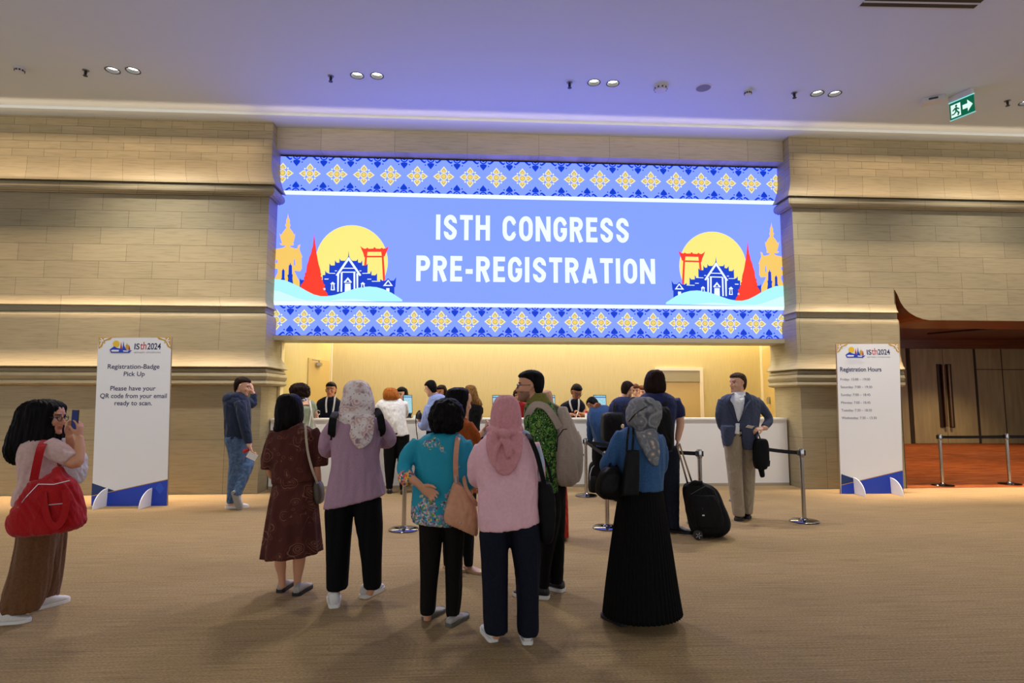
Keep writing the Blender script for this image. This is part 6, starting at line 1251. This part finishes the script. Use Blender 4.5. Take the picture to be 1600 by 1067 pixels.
# --- woman in white shirt with ginger hair
f = Fig('woman with ginger hair in white shirt bending over the counter', (590, 580, 8), (205, 1520), 'light')
f.head(180, 304, 160, 10, 20, feat=False, neck=(180, 352, .04), dy=.05)
f.hair_rows(H_ginger, [(206, 125, 205, .08, .05), (222, 92, 230, .115, .05), (260, 74, 252, .13, .04), (310, 68, 268, .126, .03), (345, 72, 268, .10, .02), (364, 100, 235, .06, .0)], .005, 30)
C_ws2 = cloth('white_blouse', rgb(228, 227, 222), rgb(238, 237, 233), 90, .55)
f.garment('shirt', C_ws2, [(318, 140, 220, .07, .06), (345, 80, 282, .12, .08), (400, 28, 338, .145, .06), (450, 24, 346, .15, .04), (520, 56, 350, .15, .02), (600, 98, 348, .15), (700, 152, 364, .155), (760, 190, 378, .155), (802, 212, 384, .155)], [[(70, 400, .08, 56), (10, 460, .16, 50), (-20, 540, .22, 42), (30, 560, .34, 34)], [(318, 400, .08, 52), (348, 480, .15, 42), (340, 560, .26, 34)]], amp=.008, freq=20)
f.hand((35, 562, .36), (.6, .8, 0), (0, 0, -1), .85, 20, -1); f.hand((335, 562, .3), (-.5, .8, 0), (0, 0, -1), .85, 20, 1)
f.garment('trousers', C_black, [(765, 196, 388, .155), (800, 100, 260, .15), (900, 76, 250, .14), (1050, 78, 236, .12), (1250, 92, 210, .10), (1466, 112, 186, .075)], amp=.004, freq=16, more=[[(790, 225, 397, .145), (1000, 240, 392, .125), (1250, 262, 376, .10), (1484, 282, 356, .075)]])
f.shoe((148, 1532), (150, 1494), M_bshoe, M_brub, size=.24); f.shoe((318, 1545), (322, 1505), M_bshoe, M_brub, size=.24); f.finish(.006)

# --- man in blue shirt with glasses
f = Fig('man with black hair and glasses in light blue shirt looking down at the counter', (590, 580, 8), (700, 1525), 'light')
f.head(662, 214, 180, -42, 22, neck=(722, 310, 0)); f.glasses(); f.hair_short(H_black, grow=1.03)
C_ls = cloth('light_blue_shirt', rgb(132, 148, 196), rgb(148, 164, 210), 120, .5)
f.garment('shirt', C_ls, [(286, 690, 788, .075), (318, 652, 850, .115), (400, 622, 880, .14), (500, 610, 900, .15), (600, 606, 900, .15), (740, 600, 885, .15)], [[(648, 440, -.05, 58), (612, 560, -.08, 54), (580, 690, -.05, 50), (530, 660, .05, 38)], [(860, 440, .05, 55), (880, 580, .06, 52), (850, 660, .2, 42)]], amp=.007, freq=22)
f.garment('collar', cloth('blue_collar', rgb(82, 96, 146), rgb(96, 110, 160), 120, .2), [(278, 706, 780, .065), (296, 690, 796, .08), (312, 684, 800, .08)], vs=.008, amp=.002, body=False)
f.skinlimb([(535, 660, .05, 28), (515, 625, .08, 24)]); f.hand((515, 628, .08), (.1, .1, 1), (.6, .6, 0), .95, 45, -1); f.hand((845, 662, .24), (-.3, .8, 0), (0, 0, 1), .9, 30, 1)
stand(f, 745, 730, .17, C_black); f.finish(.006)
cb = f.thing('camera_bottle', 'black bottle on carrying loop held by the light blue shirt man', 'bottle', 520, 590, .02)
mb = MB(); c = f.P(520, 555, .04); mb.lathe([(.03, -.06), (.046, -.05), (.05, 0), (.04, .04), (.018, .06), (.018, .085), (.0, .09)], c, 18); mb.build('bottle_body', M_bshoe, cb, smooth=True)
mb = MB(); f.strap(mb, [(512, 500, .03), (484, 540, .02), (478, 620, .0), (486, 740, -.02), (500, 850, -.02)], 10, .004, up=(0, -1, 0)); mb.build('carry_loop', M_bnyl, cb)

# --- dark blond woman in black top
f = Fig('woman with long dark blond hair in black top at the counter', (590, 580, 8), (1225, 1525), 'light')
f.head(1165, 262, 172, -28, 6, feat=False, neck=(1195, 400, 0))
f.hair_rows(H_blond, [(174, 1135, 1190, .06), (192, 1102, 1218, .10), (240, 1092, 1240, .12), (320, 1112, 1260, .125), (385, 1140, 1302, .12), (430, 1165, 1308, .10), (448, 1190, 1285, .06)], .006, 26)
f.garment('top', C_black, [(405, 1160, 1262, .08), (428, 1140, 1300, .12), (530, 1140, 1304, .14), (660, 1140, 1278, .14), (780, 1140, 1280, .15)], [[(1150, 450, 0, 38), (1135, 540, .03, 34)], [(1282, 455, 0, 36), (1290, 530, .0, 32)]], amp=.005)
f.skinlimb([(1290, 530, 0, 24), (1285, 590, .1, 22), (1255, 600, .25, 17)]); f.hand((1250, 600, .27), (-.3, .9, 0), (0, 0, -1), .85, 20, 1); f.skinlimb([(1135, 540, .03, 24), (1130, 600, .1, 22), (1150, 610, .25, 17)]); f.hand((1152, 610, .27), (.3, .9, 0), (0, 0, -1), .85, 20, -1)
stand(f, 1212, 770, .15, C_black); f.finish(.006)

# --- man in bright navy suit bowing over the counter
f = Fig('man in blue suit jacket bowing low over the counter', (890, 560, 6.667), (310, 1395), 'brown')
f.head(240, 480, 150, -25, 55, neck=(290, 500, -.02), dy=.10)
f.hair_short(H_black)
C_suit = cloth('blue_suit', rgb(28, 58, 98), rgb(36, 70, 114), 140, .4)
f.garment('jacket', C_suit, [(486, 262, 385, .09, .10), (512, 218, 425, .13, .07), (560, 200, 448, .155, .02), (640, 200, 455, .165, -.02), (720, 225, 458, .17, -.05), (820, 250, 452, .17, -.05), (918, 268, 442, .17, -.03)], [[(225, 570, .05, 40), (212, 680, .04, 36), (212, 780, .06, 33), (214, 858, .1, 29)], [(440, 560, .05, 40), (452, 700, .08, 36), (440, 760, .2, 32)]], amp=.006, freq=18)
f.hand((214, 858, .12), (.2, .6, -.7), (1, 0, 0), 1.0, 30, 1); f.hand((436, 764, .24), (-.3, .8, -.2), (-1, 0, 0), 1.0, 30, -1)
stand(f, 352, 900, .18, C_black); f.finish(.006)

# --- man with black backpack and glasses in navy polo
f = Fig('man with dark hair, beard and glasses in navy polo and square black backpack', (890, 560, 6.667), (560, 1480), 'light'); f.hair_c = rgb(34, 24, 20)
f.head(604, 322, 160, 52, 14, beard=.4, neck=(560, 412, 0)); f.glasses(); f.hair_short(H_dark)
f.garment('polo', C_navyt, [(400, 520, 622, .08), (435, 452, 640, .125), (500, 424, 645, .15), (600, 420, 640, .16), (800, 425, 640, .16), (880, 430, 640, .16)], [[(460, 490, 0, 44), (430, 600, 0, 40), (440, 720, .1, 34)], [(630, 490, .02, 44), (655, 600, .04, 40), (640, 700, .2, 34)]], amp=.006)
f.hand((445, 726, .14), (.3, .8, .1), (1, 0, 0), 1.0, 30, 1); f.hand((636, 704, .24), (-.3, .9, 0), (-1, 0, 0), 1.0, 30, -1)
stand(f, 535, 870, .18, C_black); f.finish(.006)
bp = f.thing('backpack', 'square black backpack worn by the man with glasses and beard', 'bag', 440, 865, -.27)
f.solid('bag_body', M_bnyl, [(562, 420, 540, .10, -.27), (582, 350, 552, .13, -.27), (640, 336, 552, .15, -.27), (720, 335, 548, .15, -.27), (820, 340, 540, .15, -.27), (862, 356, 512, .14, -.27)], bp, e=5, amp=.004)
mb = MB(); f.strap(mb, [(470, 480, .05), (480, 445, .0), (475, 470, -.12), (468, 530, -.17), (470, 570, -.19)], 34, .012, up=(0, -1, .4)); mb.build('strap', M_bnyl, bp, smooth=True)
mb = MB(); f.strap(mb, [(600, 480, .06), (598, 440, .0), (596, 470, -.12), (560, 540, -.19)], 34, .012, up=(0, -1, .4)); mb.build('strap', M_bnyl, bp, smooth=True)
mb = MB()
for q in range(9): mb.ball(f.P(545+12*math.cos(q*.7)*(q > 0), 705+12*math.sin(q*.7)*(q > 0), -.40), .02, 8, 6)
mb.build('pompom_charm', cloth('cream_plush', rgb(204, 190, 160), rgb(220, 206, 176), 300, .4), bp, smooth=True)

fb = Fig('black backpack standing on the floor beside the belt post at the counter', (890, 560, 2.425), (92, 505), name='backpack', cat='bag')
fb.solid('bag_body', M_bnyl, [(392, 84, 104, .05), (405, 76, 112, .08), (440, 72, 116, .10), (490, 72, 118, .11), (504, 76, 114, .10)], fb.root, amp=.004)
fb.solid('front_pocket', M_bnyl, [(445, 78, 100, .04, -.09), (465, 76, 104, .05, -.10), (495, 78, 104, .05, -.10)], fb.root, amp=.003)
mb = MB(); mb.tube([fb.P(u, v, -.115) for u, v in ((78, 470), (77, 440), (84, 415), (94, 405))], .006, 6); mb.build('zip', M_zip, fb.root)
# --- staff behind the counter
SYB = 11.05
def staff(label, crop, head, rows, skin, hmat, yaw, pitch=0, mat=C_polo, long=None, glasses=False, curl=0.0, arms=True, bd=0.0, hu=None, cx=None, SYB=11.05):
    u, v, h = head; f = Fig(label, crop, (cx or u, v), skin, Y=SYB); f.root.location.z = 0.0
    f.root.location = (f.P(cx or u, v).x, SYB, 0)
    f.head(u, v, h, yaw, pitch, beard=bd, neck=(cx or u, v+h*.72, .02))
    if glasses: f.glasses()
    f.hair_short(hmat, HAIR_FRINGE, curl=curl)
    if long: f.hair_rows(hmat, long, .003, 40, curl=curl, name='long_hair')
    v2 = rows[-1][0]; w = rows[-1][2]-rows[-1][1]; c = (rows[-1][1]+rows[-1][2])/2
    vz = v2+(.25/f.k); R = rows+[(vz, c-w*.48, c+w*.48, .14)]
    al = []
    if arms:
        r0 = rows[2]; a = w*.16
        al = [[(r0[1]+a*.8, r0[0]+a*.7, .0, a*.95), (r0[1]+a*.6, r0[0]+a*3, .02, a*.85)], [(r0[2]-a*.8, r0[0]+a*.7, .0, a*.95), (r0[2]-a*.6, r0[0]+a*3, .02, a*.85)]]
    f.garment('polo_shirt', mat, R, al, vs=.010, amp=.004)
    if arms:
        for sg, ue in ((1, r0[1]+a*.6), (-1, r0[2]-a*.6)):
            ve = r0[0]+a*3; f.skinlimb([(ue, ve, .02, a*.6), (ue, ve+a*1.6, .0, a*.52), (ue+sg*a*1.6, ve+a*2.0, -.12, a*.40)]); f.hand(f.P(ue+sg*a*1.6, ve+a*2.0, -.13), (sg*.7, -.6, 0), (0, 0, -1), .9, 18, -sg)
    stand(f, c, vz-.08/f.k, .16, C_black, face=-1)
    return f
f = staff('young staff man with black hair and white lanyard smiling behind the left counter', (420, 530, 4.103), (398, 327, 92), [(366, 372, 424, .06), (378, 340, 440, .10), (402, 310, 462, .13), (450, 303, 467, .14), (500, 303, 467, .14)], 'tan', H_black, 178, -4)
lanyard(f, [(376, 366, -.06), (370, 385, -.125), (367, 425, -.165), (370, 470, -.172)], [(424, 366, -.06), (423, 385, -.125), (418, 425, -.165), (410, 470, -.172)], w=10); f.finish(.005)
f = staff('staff woman with black hair half hidden by the first tall monitor', (590, 580, 8), (300, 288, 160), [(365, 262, 345, .06), (385, 220, 390, .10), (430, 190, 420, .125), (520, 190, 420, .13), (600, 190, 420, .13)], 'light', H_black, 205, 8, long=[(202, 272, 340, .06, .02), (222, 244, 364, .10, .03), (262, 262, 378, .11, .05), (320, 262, 380, .10, .05), (372, 272, 368, .08, .05)]); f.finish(.006)
f = staff('staff woman with long dark hair peeking past the light blue shirt man', (590, 580, 8), (795, 262, 158), [(335, 760, 840, .06), (355, 720, 880, .10), (400, 690, 910, .125), (500, 690, 910, .13), (600, 690, 910, .13)], 'tan', H_dark, 215, 6, long=[(170, 775, 830, .06, .02), (190, 760, 852, .10, .03), (240, 800, 870, .11, .05), (300, 815, 884, .10, .05), (370, 820, 890, .08, .05)]); f.finish(.006)
f = staff('staff woman with curly hair in red top behind the pink headscarf', (740, 570, 6.154), (432, 300, 118), [(350, 405, 465, .06), (368, 390, 520, .10), (400, 380, 560, .125), (470, 380, 560, .13), (560, 380, 560, .13)], 'tan', H_dark, 190, 4, mat=cloth('red_top', rgb(136, 18, 26), rgb(156, 26, 32), 60, .3), long=[(238, 410, 470, .06, .02), (262, 386, 490, .10, .03), (320, 384, 500, .11, .05), (385, 400, 510, .10, .05), (420, 415, 505, .07, .05)], curl=.006); f.finish(.006)
f = staff('staff man with glasses and white lanyard writing at the counter', (740, 570, 6.154), (990, 264, 142), [(330, 950, 1025, .07), (350, 895, 1045, .115), (385, 838, 1070, .14), (440, 825, 1078, .145), (500, 825, 1078, .145)], 'brown', H_black, 168, 24, glasses=True, arms=False)
f.skinlimb([(845, 420, .0, 26), (848, 474, -.12, 23), (905, 482, -.32, 20), (955, 478, -.40, 16)]); f.hand((955, 478, -.40), (.85, -.35, 0), (0, .3, -1), 1.0, 22, -1)
f.skinlimb([(1062, 420, .0, 26), (1058, 480, -.15, 22), (1025, 470, -.36, 17)]); f.hand((1025, 470, -.37), (-.6, -.3, .5), (-.5, 0, -.6), 1.0, 42, 1)
lanyard(f, [(950, 318, -.07), (925, 340, -.13), (932, 390, -.17), (952, 445, -.178)], [(1012, 330, -.07), (1012, 350, -.13), (1012, 390, -.17), (1006, 440, -.178)], w=16); f.finish(.005)
f = staff('staff person with reddish hair beyond the bearded man with glasses', (890, 560, 6.667), (688, 338, 128), [(400, 655, 722, .06), (415, 630, 750, .10), (440, 610, 770, .125), (500, 610, 770, .13), (560, 610, 770, .13)], 'light', H_auburn, 200, 8, arms=False); f.finish(.007)
f = staff('staff person with brown hair behind the tall man in navy T-shirt', (890, 560, 6.667), (752, 352, 124), [(410, 722, 785, .06), (425, 700, 810, .10), (450, 680, 830, .125), (510, 680, 830, .13), (560, 680, 830, .13)], 'light', H_auburn, 160, 8, arms=False, SYB=11.55); f.finish(.007)

# ================================================================== ON THE COUNTER
def screen_glow():
    t = NT('monitor_page'); b = t.b; b.inputs['Base Color'].default_value = (.02, .02, .02, 1)
    uv = t.n.new('ShaderNodeUVMap'); br = t.add('ShaderNodeTexBrick', Scale=1.0); br.inputs['Brick Width'].default_value = .33; br.inputs['Row Height'].default_value = .085; br.inputs['Mortar Size'].default_value = .018
    br.inputs['Color1'].default_value = rgb(120, 200, 222); br.inputs['Color2'].default_value = rgb(150, 214, 232); br.inputs['Mortar'].default_value = rgb(196, 236, 244); t.l(uv, 'UV', br, 'Vector')
    sp = t.n.new('ShaderNodeSeparateXYZ'); t.l(uv, 'UV', sp, 'Vector'); r = t.ramp([(0, (0, 0, 0, 1)), (.86, (0, 0, 0, 1)), (.87, (1, 1, 1, 1)), (.93, (1, 1, 1, 1)), (.935, (0, 0, 0, 1))], 'CONSTANT'); t.l(sp, 'Y', r, 'Fac')
    m = t.mix('MIX', 0); t.l(r, 'Color', m, 0); t.l(br, 'Color', m, 6); m.inputs[7].default_value = rgb(70, 120, 190); t.l(m, 2, b, 'Emission Color'); b.inputs['Emission Strength'].default_value = .85; return t.m
M_page = screen_glow(); M_bez = plain('monitor_bezel', rgb(36, 40, 50), .35)
def monitor(label, px, pyt, w, h, Y, yaw, tilt=8):
    p = at(px, pyt, Y); s = empty('tall_monitor', (p.x, Y, ZK), label, 'monitor', 'check in monitors')
    M = Matrix.Translation((p.x, Y, p.z-h/2)) @ Matrix.Rotation(math.radians(yaw), 4, 'Z') @ Matrix.Rotation(math.radians(-tilt), 4, 'X')
    o = MB(); o.box(-w/2, w/2, 0, .018, -h/2, h/2, M); o.build('monitor_case', M_bez, s, bevel=.003)
    e = .010; me = bpy.data.meshes.new('page'); me.from_pydata([tuple(M @ Vector(q)) for q in ((-w/2+e, -.0015, -h/2+e), (w/2-e, -.0015, -h/2+e), (w/2-e, -.0015, h/2-e), (-w/2+e, -.0015, h/2-e))], [], [(0, 1, 2, 3)])
    uvl = me.uv_layers.new(name='UVMap')
    for i, q in enumerate(((0, 0), (1, 0), (1, 1), (0, 1))): uvl.data[i].uv = q
    link('display_page', me, M_page, s)
    o = MB(); b_ = M @ Vector((0, .012, -h/2+.05)); o.tube([b_, Vector((b_.x, b_.y+.03, ZK+.012))], .012, 8); o.lathe([(.07, 0), (.07, .008), (.02, .014)], (b_.x, b_.y+.03, ZK), 20); o.build('monitor_stand', M_bez, s)
monitor('tall monitor beside the ginger haired woman', 637.5, 616.5, .16, .33, 10.42, 18, 12)
monitor('tall monitor left of the pink headscarf', 780, 617, .24, .36, 10.44, 0)
monitor('tall monitor behind the neck of the green shirt man', 857, 617, .24, .36, 10.44, 0)
monitor('tall monitor above the bowing man in blue suit', 937.5, 616.8, .23, .36, 10.44, 0)
# drinking glass, sanitiser bottle, papers, card stand
p = at(497, 651.5, 10.40); s = empty('drinking_glass', (p.x, p.y, ZK), 'clear stemmed glass on the counter before the young staff man', 'glass')
gl = NT('clear_glass'); gl.b.inputs['Transmission Weight'].default_value = 1.0; gl.b.inputs['Roughness'].default_value = .02; gl.b.inputs['IOR'].default_value = 1.3
o = MB(); o.lathe([(.035, .0), (.034, .004), (.006, .01), (.006, .05), (.030, .07), (.036, .10), (.032, .14), (.030, .14), (.033, .10), (.027, .073), (.0, .06)], (p.x, p.y, ZK), 24, cap=False); o.build('glass_bowl', gl.m, s, smooth='all')
p = at(916.5, 652, 10.42); s = empty('dispenser_bottle', (p.x, p.y, ZK), 'small white bottle with red cap beside the bowing suit man', 'bottle')
o = MB(); o.lathe([(.028, 0), (.030, .01), (.030, .075), (.014, .09)], (p.x, p.y, ZK), 18); o.build('bottle_body', plain('white_plastic', rgb(215, 220, 220), .35), s, smooth=True)
o = MB(); o.lathe([(.026, .085), (.028, .09), (.028, .125), (.02, .13)], (p.x, p.y, ZK), 18); o.build('cap', plain('red_cap', rgb(178, 28, 38), .35), s, smooth=True)
p = at(650, 651, 10.40); s = empty('card_reader', (p.x, p.y, ZK), 'small white scanner with cable right of the first tall monitor', 'scanner')
M = Matrix.Translation((p.x, p.y, ZK)) @ Matrix.Rotation(.3, 4, 'Z'); o = MB(); o.box(-.05, .05, -.03, .03, 0, .05, M); o.build('scanner_body', plain('white_plastic', rgb(215, 220, 220), .35), s, bevel=.01)
o = MB(); o.tube([(p.x-.05, p.y, ZK+.02), (p.x-.09, p.y-.03, ZK+.012), (p.x-.13, p.y, ZK+.03), (p.x-.15, p.y+.02, ZK+.006)], .004, 6, sub=4); o.build('cable', M_brub, s)
p = at(901, 652, 10.38); s = empty('note_paper', (p.x, p.y, ZK), 'white note sheet under the hands of the writing staff man', 'paper')
M = Matrix.Translation((p.x, p.y, ZK+.001)) @ Matrix.Rotation(.2, 4, 'Z'); o = MB(); o.box(-.09, .09, -.06, .06, 0, .002, M); o.build('sheet', M_paper, s)
p = at(902, 648, 10.40); s = empty('ballpoint_pen', (p.x, p.y, p.z), 'white pen in the hand of the writing staff man', 'pen')
o = MB(); o.tube([p+Vector((-.03, -.05, -.04)), p+Vector((.02, .02, .06))], .005, 8); o.build('pen_barrel', M_paper, s, smooth='all'); o = MB(); o.tube([p+Vector((-.036, -.058, -.052)), p+Vector((-.03, -.05, -.04))], [.001, .004], 8); o.build('pen_tip', M_brub, s)
# ================================================================== LIGHT
def area(name, loc, size, energy, col, rot=(0, 0, 0), sy=None, spread=PI):
    l = bpy.data.lights.new(name, 'AREA'); l.energy = energy; l.color = col; l.size = size; l.spread = spread
    if sy: l.shape = 'RECTANGLE'; l.size_y = sy
    o = bpy.data.objects.new(name, l); COL.objects.link(o); o.location = loc; o.rotation_euler = rot; return o
def spot(name, loc, energy, col, ang=80, blend=.6, rot=(0, 0, 0), rad=.06):
    l = bpy.data.lights.new(name, 'SPOT'); l.energy = energy; l.color = col; l.spot_size = math.radians(ang); l.spot_blend = blend; l.shadow_soft_size = rad
    o = bpy.data.objects.new(name, l); COL.objects.link(o); o.location = loc; o.rotation_euler = rot; return o
WARM = (1.0, .95, .87)
for i, p in enumerate(LPT): spot('downlight_beam', (p.x, p.y, ZC-.02), 270, WARM, 120, .9)
for x in (-6.9, -3.4, .2, 3.9, 7.5):
    for y, en in ((4.9, 50), (1.4, 22), (-2.1, 30)): spot('hall_downlight_beam', (x, y, ZC-.02), en, WARM, 120, .9)
# unseen LED strips wash down the stone; narrow graze strip added to brighten coves
for x0, x1 in ((-12.5, XL-.1), (XR+.1, 16.5)): area('wall_wash_strip', ((x0+x1)/2, WY-.33, ZC-.05), x1-x0, 75*(x1-x0)/9, (1, .74, .50), (0, 0, 0), .04, math.radians(95)); area('added_graze_strip', ((x0+x1)/2, WY-.36, ZC-.06), x1-x0, 95*(x1-x0)/9, (1, .74, .52), (0, 0, 0), .03, math.radians(24))
for x0, x1 in ((-12.5, XL-.1), (XL, XR), (XR+.1, 16.5)): area('ceiling_fill_strip', ((x0+x1)/2, WY-.46, ZC-.16), x1-x0, 7*(x1-x0)/9, (1, .74, .48), (math.radians(125), 0, 0), .02)  # floating unseen strips, added to brighten the lowered ceiling strip
# warm LED coves round the niche
area('niche_cove_back', ((nl1+nr1)/2, NY-.25, 3.36), nr1-nl1, 200, (1, .90, .68), (0, 0, 0), .3)
area('niche_cove_front', ((nl0+nr0)/2, 11.2, 3.36), nr0-nl0, 150, (1, .91, .72), (0, 0, 0), .4)
for x, yy in ((9.0, 12.6), (12.5, 12.6), (11.5, 17.2), (15.5, 17.2)): spot('corridor_fill_beam', (x, yy, 3.5), 480, (1, .72, .42), 110, .8)  # unseen lamps added to brighten the corridor
w = bpy.data.worlds.new('world'); SC.world = w; w.use_nodes = True
w.node_tree.nodes['Background'].inputs['Color'].default_value = (1.0, 1.0, 1.03, 1); w.node_tree.nodes['Background'].inputs['Strength'].default_value = 1.05
SC.view_settings.view_transform = 'Standard'; SC.view_settings.look = 'None'; SC.view_settings.gamma = 1.0; SC.view_settings.use_curve_mapping = False
SC.view_settings.exposure = 0.0
